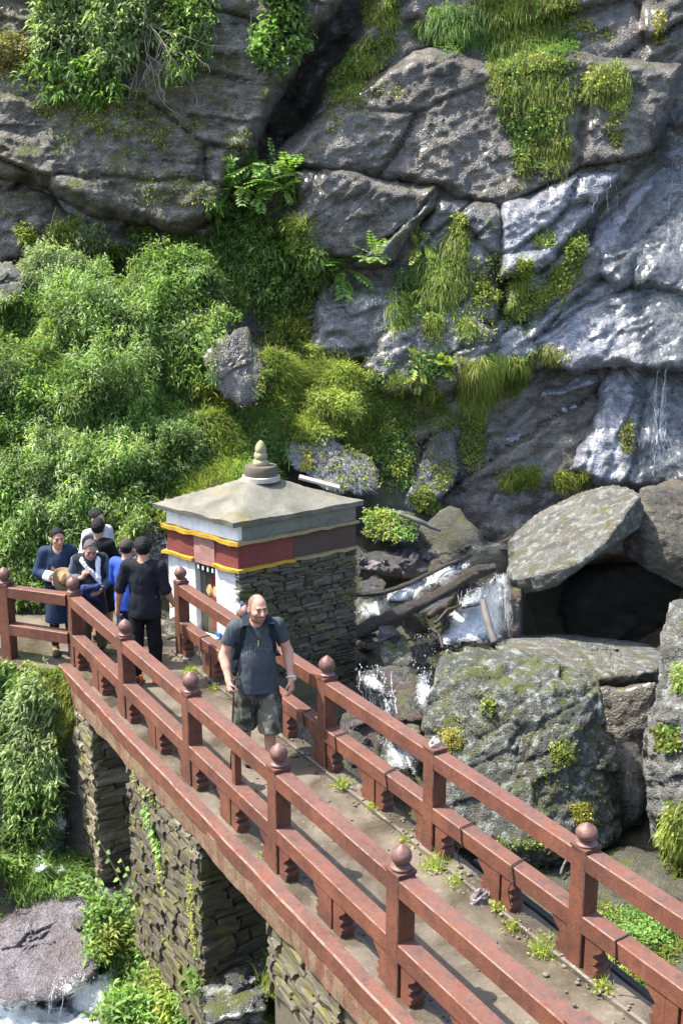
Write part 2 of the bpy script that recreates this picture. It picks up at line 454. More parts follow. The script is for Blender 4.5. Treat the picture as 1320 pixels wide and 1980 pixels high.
def poly_sd(px, py, poly):
    """signed distance (pixels), positive inside"""
    poly = np.array(poly, float); n = len(poly)
    d = np.full(px.shape, 1e9); ins = np.zeros(px.shape, bool)
    for i in range(n):
        a, b = poly[i], poly[(i + 1) % n]
        e = b - a; wx, wy = px - a[0], py - a[1]
        t = np.clip((wx * e[0] + wy * e[1]) / (e @ e + 1e-9), 0, 1)
        d = np.minimum(d, np.hypot(wx - e[0] * t, wy - e[1] * t))
        c = ((a[1] > py) != (b[1] > py)) & (px < (b[0] - a[0]) * (py - a[1]) / (b[1] - a[1] + 1e-12) + a[0])
        ins ^= c
    return np.where(ins, d, -d)
gp = []
for px, py, z in [(100, 1960, -3.05), (-100, 1960, -3.05), (20, 1850, -2.75), (60, 1745, -2.45), (-80, 1745, -2.4), (200, 1790, -2.62), (250, 1900, -2.85), (130, 1650, -2.4),
                  (90, 1580, -2.25), (120, 1560, -2.2), (200, 1725, -2.55), (330, 1870, -2.5), (450, 1900, -2.3), (440, 1800, -2.25), (300, 1985, -3.0),
                  (500, 1975, -2.3), (400, 1985, -2.6), (-60, 1650, -2.0), (10, 1640, -2.15), (10, 1500, -1.6), (30, 1400, -1.0), (40, 1310, -0.45), (110, 1310, -0.35),
                  (80, 1450, -1.4), (100, 1530, -2.1), (-80, 1400, -0.8),
                  (760, 1470, -1.45), (740, 1330, -1.05), (700, 1330, -1.1), (840, 1320, -0.95), (750, 1275, -0.8), (720, 1200, -0.6), (850, 1200, -0.55),
                  (930, 1235, -0.55), (900, 1135, -0.15), (780, 1145, -0.25), (950, 1150, -0.1), (700, 1150, -0.3), (800, 1080, 0.1), (900, 1060, 0.35),
                  (960, 1035, 0.5), (720, 1065, 0.25), (700, 1010, 0.7), (800, 1000, 0.75), (900, 990, 0.9), (870, 960, 1.1),
                  (1230, 1500, -1.3), (1230, 1700, -1.3), (1290, 1800, -0.75), (1200, 1770, -1.0), (1000, 1400, -1.6), (1100, 1700, -1.4), (1310, 1960, -0.55), (1180, 1900, -0.6),
                  (1400, 1800, -0.7)]:
    gp.append(onz(px, py, z) - np.array([0, 0, 0.16]))
for px, py, Y in [(0, 1160, 15.6), (-150, 1160, 15.6), (110, 1150, 15.8), (210, 1080, 16.4), (300, 1050, 17.0), (250, 960, 16.9), (400, 920, 17.7), (0, 900, 17.2), (-150, 900, 17.2), (0, 700, 18.6), (200, 700, 18.4),
                  (200, 850, 17.5), (400, 800, 18.3), (0, 560, 19.7), (-150, 560, 19.8), (200, 560, 19.3), (400, 600, 19.3), (350, 490, 20.0), (100, 490, 20.4), (500, 850, 18.6),
                  (600, 800, 19.4), (650, 700, 20.3), (520, 680, 20.0), (760, 720, 20.8), (560, 950, 18.4), (800, 850, 20.6), (700, 950, 19.4), (850, 950, 20.6), (620, 1000, 18.3),
                  (1000, 940, 21.5), (1200, 930, 22.5), (1400, 930, 22.5)]:
    gp.append(at(px, py, Y))
for q in [(-4.2, 14.3, -0.16), (-3.0, 14.6, -0.16), (-5.4, 14.3, -0.16), (-6.4, 14.4, -0.16), (-3.0, 15.3, -0.16), (-2.2, 14.2, -0.16), (-1.6, 14.6, -0.2), (-0.6, 15.5, -0.3), (0.2, 15.2, -0.9),
          (-4.8, 13.9, -0.2), (-4.0, 13.5, -0.22), (-3.7, 13.3, -0.3), (-1.4, 15.6, -0.2), (-0.5, 14.8, -0.7), (-0.2, 13.6, -1.3), (-0.9, 13.4, -1.3),
          (-1.5, 12.5, -2.0), (-2.4, 12.6, -2.2), (-0.5, 12.0, -1.7), (-0.3, 10.3, -2.1), (0.6, 10.2, -1.6), (-1.2, 11.2, -2.1), (-2.8, 11.6, -2.5),
          (0, -4, 3.6), (0, 0, 3.5), (0, 2, 2.6), (1.2, 3.4, 0.3), (2.4, 3.4, 0.3), (3.6, 3.2, 0.4), (-2, 2.5, 2.0), (-2, 4.5, 0.0), (-0.4, 4.8, -0.35), (0.2, 6.0, -0.55), (0.7, 5.2, -0.5), (-0.6, 6.2, -1.0), (-2, 6.5, -1.7), (-5, 6, -1.5), (-5, 8.5, -2.9),
          (-1.4, 8.0, -2.2), (-0.5, 7.6, -1.2), (0.0, 7.0, -0.75), (1.9, 6.6, -0.75), (3.0, 7.0, -0.7), (2.6, 8.4, -1.0), (5, 8, -0.4), (6, 11, 0.2), (5, 15, -0.9), (3, 15, -1.4), (4, 16, -1.3), (3, 17.3, -2.5), (4, 17.6, -2.6), (5, 17, -2.4), (3.6, 19, -2.4), (2.5, 16.6, -1.8), (4.6, 19.4, -2.4), (3, 20, -2.4), (4, 20.2, -2.4), (5.2, 20, -2.4), (2.7, 19, -2.3), (5.6, 18.4, -2.2), (3.5, 14, -1.6), (2.3, 13, -1.7), (1.6, 14.3, -1.5), (2.2, 12, -1.7), (3.2, 12.4, -1.7), (7, 18, 1.5), (5, 5, 0.6),
          (-9, 12, -0.5), (-10, 16, 1.0), (-10, 20, 6.0), (-12, 9, -2.5), (-12, 5, 0), (10, 12, 2), (10, 20, 6),
          (-8, 23, 8), (-3, 23.5, 7), (1, 24.5, 5), (5, 25.5, 6), (10, 26, 8), (-8, 30, 12), (0, 30, 12), (8, 30, 12)]:
    gp.append(np.array(q, float))
GP = np.array(gp)
def ground_z(X, Y):
    out = np.zeros(len(X))
    for i in range(0, len(X), 20000):
        d2 = (X[i:i + 20000, None] - GP[None, :, 0]) ** 2 + (Y[i:i + 20000, None] - GP[None, :, 1]) ** 2 + 0.03
        w = d2 ** -2.0
        out[i:i + 20000] = (w * GP[None, :, 2]).sum(1) / w.sum(1)
    return out
def grid_axis(lo, hi, st, far):
    core = np.arange(lo, hi + 1e-6, st)
    tail = np.cumsum(st * 1.35 ** np.arange(1, 30)); tail = tail[tail < far]
    return np.concatenate([lo - tail[::-1], core, hi + tail])
gx, gy = grid_axis(-7.5, 6.5, 0.09, 250), grid_axis(5, 22, 0.09, 250)
GX, GY = np.meshgrid(gx, gy)
g = np.stack([GX.ravel(), GY.ravel(), np.zeros(GX.size)], 1)
g[:, 2] = ground_z(g[:, 0], g[:, 1])
fa, _ = facets(g * np.array([1, 1, 1.0]), 1.4, 5, 0.6)
onpath = np.exp(-(((g[:, 0] + 4.2) / 2.3) ** 4 + ((g[:, 1] - 14.4) / 0.9) ** 4))
g[:, 2] += (1 - onpath) * (0.10 * fbm(g, 1.3, 5, 3) + 0.07 * fa)
PATH = np.array([(-9, 13.52), (-6, 13.56), (-4.9, 13.58), (-4.3, 13.60), (-3.62, 13.27), (-3.25, 13.05), (-1.95, 13.75), (-1.9, 14.2), (-1.5, 14.5), (-2.5, 15.3), (-2.9, 15.7), (-4.0, 15.75), (-5.0, 15.65), (-9, 15.7)])
_d = poly_sd(g[:, 0], g[:, 1], PATH)
w_ = np.clip((_d + 0.30) / 0.30, 0, 1) ** 2
g[:, 2] = g[:, 2] * (1 - w_) + (-0.055) * w_
ny, nx = GX.shape
I = np.arange(nx * ny).reshape(ny, nx)
def grid_faces(I):
    return np.stack([I[:-1, :-1], I[:-1, 1:], I[1:, 1:], I[1:, :-1]], -1).reshape(-1, 4)
SURF_V, SURF_F, _off = [], [], [0]
def surf(V, Fq):
    SURF_V.append(np.asarray(V)); SURF_F.append(np.asarray(Fq) + _off[0]); _off[0] += len(V)
gF = grid_faces(I)
mk('ground', g, gF, M['ground'], smooth=True, origin=False)['kind'] = 'structure'
core = (np.abs(g[gF[:, 0], 0]) < 9) & (g[gF[:, 0], 1] > 3) & (g[gF[:, 0], 1] < 24)
surf(g, gF[core])

X, Y = np.meshgrid(np.arange(-9, -1.4, 0.05), np.arange(12.9, 15.9, 0.05))
pv = np.stack([X.ravel(), Y.ravel(), 0 * X.ravel()], 1)
sdp = poly_sd(X.ravel(), Y.ravel(), PATH) + 0.05 * fbm(pv, 2.0, 3, 91)
pv[:, 2] = -0.012 + 0.018 * fbm(pv, 1.2, 4, 92) - 0.05 * (1 - np.clip(sdp / 0.15, 0, 1)) ** 2
pf = grid_faces(np.arange(X.size).reshape(X.shape)); pf = pf[(sdp[pf] > -0.03).all(1)]
mk('path', pv, pf, M['deck'], smooth=True, origin=False)['kind'] = 'structure'
surf(pv, pf)
# ------------------------------------------------------------------ cliff of big rock slabs
cliff = empty('cliff', (2, 22, 0), kind='structure')
def slab(poly, Yc, mat, thick=1.5, r=0.9, step=4.5, amp=0.35, fs=0.9, seed=1, dip=(0.3, 0.5), jag=14, strata=0.10, name='rock_slab', parent=cliff, expo=2.0, groove=None):
    """a rock mass: outline in photo pixels, distance Yc = (Y at 660,400; per 100 px right; per 100 px down), rounded edges that run back by thick"""
    poly = np.array(poly, float)
    if mat is M['rock_wet_sheen']:          # the wet terraces lean back and turn a little to the left
        pc = np.clip(poly, (0, 0), (1320, 1000)).mean(0); a_, b_ = -0.12, -0.5
        Yc = (Yc[0] + Yc[2] * (pc[1] - 400) / 100 - a_ * (pc[0] - 660) / 100 - b_ * (pc[1] - 400) / 100, a_, b_)
    x0, y0 = poly.min(0) - step; x1, y1 = poly.max(0) + step
    X, Yp = np.meshgrid(np.arange(x0, x1, step), np.arange(y0, y1, step))
    sh = X.shape; px, py = X.ravel(), Yp.ravel()
    Y = Yc[0] + Yc[1] * (px - 660) / 100 + Yc[2] * (py - 400) / 100
    P0 = at(px, py, Y)
    sd = poly_sd(px, py, poly) + jag * fbm(P0, 1.1, 4, seed + 50)
    m_px = Y / F_PX
    q = np.clip(sd * m_px / r, 0, 1)
    prof = (1 - (1 - q) ** expo) ** (1 / expo)
    back = thick * (1 - prof)
    if groove is not None: back = back + groove[1] * np.clip((poly_sd(px, py, groove[0]) + 6 * fbm(P0, 1.4, 3, seed + 51)) * m_px / 0.22, 0, 1)
    S = rot(rot(P0, 'X', dip[0]), 'Y', dip[1]) * np.array([1, 1, 2.0])
    S2 = S + 0.16 * np.stack([fbm(P0, 0.9, 3, seed + 60), fbm(P0, 0.9, 3, seed + 61), fbm(P0, 0.9, 3, seed + 62)], 1)
    f1, c1 = facets(S2 * np.array([0.7, 1, 1]), fs * 0.36, seed, 0.8)
    f2, c2 = facets(S2 * np.array([0.45, 0.6, 1.3]), fs * 1.25, seed + 9, 0.7)
    st = ridged(S2 * np.array([0.35, 0.5, 1.0]), 1.9, 5, seed + 20)
    f3, c3 = facets(S2 * np.array([0.7, 0.9, 1.2]), fs * 3.6, seed + 12, 0.8)
    disp = amp * (0.8 * f1 + 0.20 * f2 + 0.08 * f3 + 0.35 * fbm(P0, 0.7, 4, seed + 30)) - amp * 0.4 * np.exp(-(c1 / 0.03) ** 2) + strata * 0.25 * st
    disp += 0.05 * fbm(P0, 3.2, 3, seed + 39) + 0.03 * fbm(P0, 9, 4, seed + 40)
    P = at(px, py, Y + back - disp)
    I = np.arange(len(px)).reshape(sh)
    Fq = grid_faces(I)
    ok = (sd > -step * 0.4)
    keep = ok[Fq].all(1)
    Fq = Fq[keep]
    used = np.unique(Fq); mp = np.full(len(px), -1); mp[used] = np.arange(len(used))
    V = P[used]; Fq = mp[Fq][:, ::-1]
    # the skirt runs straight back so that the mass is closed from the side
    o = mk(name, V, Fq, mat, parent, smooth=False)
    surf(V, Fq)
    return o
L, D, Wt, Md = M['rock_left'], M['rock_dark'], M['rock_wet_sheen'], M['rock_mid']
CRACK = [(790, -260), (742, -10), (695, 70), (650, 150), (600, 240), (548, 312), (470, 312), (510, 190), (555, 110), (610, 40), (640, -10), (650, -260)]
G_ = -0.22
slab([(-260, -260), (1580, -260), (1580, 1100), (1000, 1100), (800, 1000), (500, 900), (350, 620), (-260, 620)], (21.5, 0.0, G_), D, 2.5, 0.3, 6.5, 0.38, 0.8, 3, groove=(CRACK, 2.4))
# upper left overhanging mass
slab([(-260, -260), (676, -260), (668, 0), (622, 55), (574, 125), (532, 205), (498, 290), (450, 375), (420, 430), (330, 452), (250, 440), (170, 412), (80, 375), (-20, 345), (-260, 280)], (20.65, -0.02, G_), L, 2.2, 0.4, 4.2, 0.42, 0.8, 8, (0.1, -0.25), 12, 0.10, expo=2.2)
slab([(-260, 300), (-20, 330), (110, 395), (215, 440), (260, 470), (200, 500), (120, 520), (-20, 520), (-260, 560)], (21.2, 0.0, G_), L, 0.8, 0.4, 4.5, 0.25, 1.0, 14)
# above the ledge, top right
slab([(770, -260), (1580, -260), (1580, 160), (1320, 138), (1100, 120), (960, 135), (880, 110), (800, 110), (750, 150), (745, 110), (765, 20)], (21.9, 0.0, -0.4), Wt, 0.9, 0.3, 4.2, 0.3, 0.9, 21, (0.3, 1.0), 14, 0.06)
# main dark face under the ledge
slab([(560, 278), (650, 192), (745, 122), (830, 84), (960, 112), (1100, 98), (1316, 126), (1296, 250), (1210, 352), (1145, 420), (1065, 500), (962, 545), (950, 410), (850, 385), (740, 360), (640, 345), (560, 340), (520, 305)], (21.0, 0.0, G_), D, 0.8, 0.28, 4.0, 0.22, 0.8, 31, (0.2, 0.35), 12, 0.05, expo=2.0)
# lobes below it
slab([(565, 320), (700, 332), (845, 360), (842, 400), (806, 445), (764, 506), (720, 520), (640, 512), (585, 515), (550, 420)], (20.86, 0.0, G_), D, 0.7, 0.26, 4.0, 0.34, 1.0, 37, (0.2, 0.75), 12, 0.08)
slab([(845, 385), (900, 372), (965, 385), (975, 470), (970, 555), (900, 575), (850, 555), (770, 520), (800, 450)], (21.0, 0.0, G_), Md, 0.6, 0.25, 4.0, 0.26, 1.0, 41, (0.2, 0.8), 12, 0.05)
slab([(960, 380), (1020, 370), (1130, 328), (1225, 318), (1155, 412), (1095, 482), (1045, 532), (958, 548)], (20.86, 0.0, G_), Wt, 0.7, 0.22, 4.0, 0.2, 1.0, 45, (0.2, 0.35), 10, 0.05)
# wet terraces on the right
slab([(1295, 140), (1580, 120), (1580, 580), (1190, 565), (1115, 480), (1175, 400), (1248, 320), (1300, 240)], (21.35, 0.0, -0.28), Wt, 0.8, 0.3, 4.0, 0.34, 0.9, 51, (0.2, 0.9), 12, 0.06)
slab([(1000, 600), (1075, 545), (1145, 480), (1230, 448), (1330, 438), (1580, 438), (1580, 580), (1300, 560), (1180, 575), (1090, 640), (1015, 665)], (21.2, 0.0, -0.3), Wt, 0.6, 0.24, 4.0, 0.28, 0.9, 57, (0.2, 0.55), 12, 0.06)
slab([(990, 645), (1075, 570), (1190, 536), (1320, 530), (1580, 530), (1580, 740), (1290, 720), (1200, 710), (1100, 720), (1020, 690)], (21.05, 0.0, -0.28), Wt, 0.6, 0.24, 4.0, 0.3, 0.9, 61, (0.2, 0.55), 12, 0.06)
slab([(1175, 700), (1235, 600), (1300, 556), (1580, 556), (1580, 980), (1320, 950), (1160, 950), (1090, 910), (1140, 800)], (21.2, 0.0, G_), Wt, 0.6, 0.22, 4.0, 0.24, 0.9, 65, (0.2, 1.1), 12, 0.05)
slab([(925, 800), (950, 735), (1035, 700), (1120, 692), (1185, 710), (1200, 760), (1155, 835), (1115, 885), (1040, 925), (950, 925), (930, 860)], (21.15, 0.0, -0.12), Wt, 0.7, 0.3, 4.0, 0.3, 1.1, 69, (0.2, 0.6), 12, 0.06)
slab([(865, 640), (960, 602), (1048, 635), (1060, 700), (960, 720), (900, 745), (850, 700)], (21.0, 0.0, G_), Wt, 0.5, 0.22, 4.0, 0.26, 1.2, 73, (0.2, 0.6), 12, 0.05)
slab([(725, 650), (795, 590), (900, 600), (968, 650), (940, 740), (850, 770), (750, 760), (705, 710)], (20.95, 0.0, G_), Md, 0.5, 0.24, 4.0, 0.3, 1.2, 77, (0.2, 0.6), 12, 0.05)
slab([(600, 600), (635, 560), (700, 540), (770, 555), (800, 620), (750, 700), (660, 710), (590, 690)], (20.85, 0.0, G_), Md, 0.6, 0.3, 4.0, 0.26, 1.0, 81, (0.2, 0.2), 12, 0.05)
slab([(770, 550), (860, 520), (970, 540), (975, 630), (880, 680), (790, 660)], (21.08, 0.0, G_), Md, 0.5, 0.24, 4.0, 0.26, 1.2, 83, (0.2, 0.6), 12, 0.05)
slab([(910, 900), (1000, 880), (1100, 890), (1250, 915), (1320, 950), (1100, 1010), (900, 1020), (870, 950)], (22.2, 0.0, -0.35), Md, 0.8, 0.4, 4.2, 0.3, 1.0, 85, (0.2, 0.6), 12, 0.05)
slab([(740, 720), (880, 700), (930, 780), (940, 900), (900, 960), (780, 980), (700, 930), (690, 800)], (21.6, 0.0, G_), Md, 0.6, 0.4, 4.2, 0.34, 1.1, 86, (0.2, 0.9), 12, 0.05)
slab([(1055, 505), (1120, 450), (1190, 500), (1115, 570), (1020, 620), (970, 610), (990, 545)], (21.1, 0.0, -0.3), Md, 0.5, 0.2, 4.0, 0.22, 1.2, 87, (0.2, 0.7), 12, 0.05)

# ------------------------------------------------------------------ boulders from hull points
def cube_sphere(n):
    u = np.tan(np.linspace(-math.pi / 4, math.pi / 4, n + 1))
    A, B = np.meshgrid(u, u); o = np.ones_like(A)
    Vs, Fs, off = [], [], 0
    I = np.arange((n + 1) ** 2).reshape(n + 1, n + 1)
    for a, b, c in [((o, A, B)), ((-o, B, A)), ((B, o, A)), ((A, -o, B)), ((A, B, o)), ((B, A, -o))]:
        Vs.append(np.stack([a, b, c], -1).reshape(-1, 3)); Fs.append(grid_faces(I) + off); off += (n + 1) ** 2
    V = np.concatenate(Vs); V /= np.linalg.norm(V, axis=1)[:, None]; Fq = np.concatenate(Fs)
    key = np.round(V * 1e5).astype(np.int64)
    _, ix, inv = np.unique(key, axis=0, return_index=True, return_inverse=True)
    return V[ix], inv.reshape(-1)[Fq]
_cs = {}
def hull_planes(P):
    bm = bmesh.new()
    for p in P: bm.verts.new(tuple(p))
    bmesh.ops.convex_hull(bm, input=bm.verts)
    bm.normal_update()
    out = [(np.array(f.normal), float(np.dot(np.array(f.normal), np.array(f.verts[0].co)))) for f in bm.faces if f.calc_area() > 1e-6]
    bm.free(); return out
def hull_rock(name, pts, mat, n=40, amp=0.06, fs=2.0, soft=0.04, seed=1, parent=None, label=None, cat='boulder', group=None, strata=0.02, kind=None, to_surf=True):
    P = np.array(pts, float); c = P.mean(0)
    if n not in _cs: _cs[n] = cube_sphere(n)
    Dv, Fq = _cs[n]
    pl = hull_planes(P - c)
    R = np.full(len(Dv), 1e9); inv = np.zeros(len(Dv))
    pw = 1.0 / max(soft, 0.01)
    for nrm, h in pl:
        if h <= 0: nrm, h = -nrm, -h
        q = np.clip((Dv @ nrm) / max(h, 1e-4), 0, None)
        inv += q ** pw
    R = np.maximum(inv, 1e-9) ** (-1.0 / pw)
    V = Dv * R[:, None]
    size = np.abs(V).max()
    W = V + c
    S = rot(rot(W, 'X', 0.4), 'Y', 0.6) * np.array([1, 1, 2.0])
    f1, c1 = facets(S, fs, seed, 0.8)
    f2, _ = facets(S, fs * 3, seed + 3, 0.9)
    d = amp * (0.8 * f1 + 0.3 * f2 + 0.5 * fbm(W, fs * 0.9, 4, seed + 5)) - amp * 0.3 * np.exp(-(c1 / 0.07) ** 2) + strata * ridged(S, 3.0 * fs, 3, seed + 7) * 0.5
    d += 0.18 * amp * fbm(W, 12 * max(1, 0.8 / size), 3, seed + 8)
    W = W + Dv * d[:, None]
    o = mk(name, W, Fq, mat, parent, smooth=False)
    if label or kind: tag(o, label, cat if label else None, group, kind)
    if to_surf: surf(W, Fq)
    return o
def A_(*pts): return [at(*p) for p in pts]
# the huge tilted boulder with a dark hollow underneath
_a, _b, _c = at(982, 1192, 15.7), at(1172, 1044, 16.3), at(995, 985, 19.3)
_n = np.cross(_b - _a, _c - _a); _n /= np.linalg.norm(_n)
def on_top(px, py, up=0.0):
    r_ = ray(px, py); t_ = (_n @ (_a - np.array([0, 0, CAM_H]))) / (_n @ r_); return r_ * t_ + np.array([0, 0, CAM_H + up])
hull_rock('boulder', [on_top(982, 1192), on_top(1060, 1108, 0.05), on_top(1172, 1044), on_top(1215, 985), on_top(1250, 932), on_top(1110, 938), on_top(1010, 980), on_top(984, 1050), on_top(1080, 1020, 0.06), on_top(985, 1185, -0.10), on_top(1172, 1044, -0.12), on_top(1250, 932, -0.7), on_top(1110, 938, -0.7), on_top(990, 1050, -0.6), on_top(1200, 960, -0.6)],
          M['rock_grey'], 60, 0.035, 1.3, 0.009, 101, label='huge tilted grey boulder with a sunlit top and a dark hollow beneath', strata=0.03)
hull_rock('boulder', [on_top(1140, 1062, -0.10), on_top(1160, 1050, -0.06), on_top(1195, 992, -0.06), on_top(1225, 938, -0.08)] + A_((1330, 920, 19.4), (1480, 925, 19.8), (1480, 1215, 17.0), (1325, 1120, 16.6), (1245, 1080, 16.35), (1300, 1060, 20.0), (1460, 1140, 20.0), (1400, 935, 21.0)),
          M['rock_brown'], 56, 0.035, 1.6, 0.010, 107, label='jagged dark brown end of the huge boulder at the right edge', strata=0.04)
hull_rock('boulder', A_((984, 1172, 16.1), (1008, 1168, 16.1), (984, 1262, 16.3), (1006, 1275, 16.3), (984, 1070, 18.6), (1014, 1060, 18.6), (984, 1220, 19.5), (1014, 1230, 19.5), (996, 1020, 19.6)), M['rock_stream'], 40, 0.03, 1.8, 0.02, 109, label='dark rock added under the left corner of the huge tilted boulder to block the sun', strata=0.03)  # leg rock added to keep sun from entering the hollow on the left
# back rock closing the hollow, its near-black colour standing in for deep shade
hull_rock('boulder', A_((960, 1080, 20.6), (1450, 1040, 20.6), (1450, 1330, 20.4), (960, 1330, 20.4), (960, 1080, 22.5), (1450, 1040, 22.5), (1450, 1330, 22), (960, 1330, 22)), M['rock_hollow_shade'], 30, 0.08, 1.5, 0.02, 108, label='shaded rock wall at the back of the hollow under the huge boulder')
# flat slab below the hollow
hull_rock('flat_rock', A_((945, 1252, 15.0), (1010, 1222, 17.3), (1120, 1222, 17.5), (1240, 1240, 16.8), (1285, 1265, 15.6), (1265, 1300, 14.6), (1150, 1315, 14.2), (1000, 1275, 14.4), (960, 1300, 15.2), (1270, 1330, 15.0), (1160, 1345, 14.6), (1230, 1300, 17.0)),
          M['rock_grey'], 60, 0.05, 1.8, 0.02, 113, label='flat layered brown rock slab below the hollow of the huge boulder', cat='rock', strata=0.06)
# front mossy boulder right behind the far railing
hull_rock('boulder', A_((850, 1262, 12.9), (900, 1248, 13.3), (1010, 1262, 13.2), (1135, 1290, 12.6), (1150, 1300, 12.4), (1178, 1430, 11.9), (1200, 1520, 11.9), (1195, 1640, 11.6), (1175, 1720, 11.3), (1000, 1740, 10.8), (830, 1620, 11.3), (812, 1400, 12.2), (830, 1340, 12.5), (1120, 1330, 12.0), (870, 1330, 12.2), (1000, 1300, 13.9), (900, 1300, 14.2), (1160, 1420, 13.6), (1190, 1640, 13.0), (850, 1640, 13.4)),
          M['rock_mossy'], 66, 0.075, 1.6, 0.02, 127, label='large mossy lichened boulder standing just behind the far red railing', strata=0.02)
# right rock pillar
hull_rock('boulder', A_((1322, 1120, 12.6), (1290, 1190, 12.2), (1272, 1330, 11.7), (1262, 1420, 11.5), (1240, 1500, 11.3), (1265, 1640, 10.9), (1262, 1720, 10.7), (1330, 1790, 10.2), (1500, 1800, 9.8), (1500, 1080, 12.8), (1420, 1100, 12.2), (1400, 1400, 10.9), (1330, 1100, 15.0), (1300, 1700, 13.5), (1500, 1080, 15.5), (1500, 1780, 13.5)),
          M['rock_grey'], 60, 0.09, 1.6, 0.02, 131, label='tall pale grass-tufted rock face at the right edge of the view', strata=0.04)
hull_rock('boulder', A_((1140, 1330, 14.2), (1270, 1320, 14.0), (1270, 1460, 14.0), (1190, 1480, 13.9), (1150, 1350, 16.0), (1270, 1330, 16.0), (1270, 1470, 15.6)), M['rock_dark'], 30, 0.06, 2, 0.03, 137, label='dark shaded rock propping up the flat layered slab')
hull_rock('boulder', A_((1150, 1860, 8.8), (1220, 1835, 9.4), (1320, 1790, 9.8), (1420, 1830, 9.4), (1420, 1980, 8.4), (1200, 1940, 8.4), (1250, 1840, 10.2), (1400, 1850, 10.2)), M['rock_grey'], 40, 0.05, 2, 0.03, 139, label='low layered grey rock beyond the far railing in the lower right corner', strata=0.05)
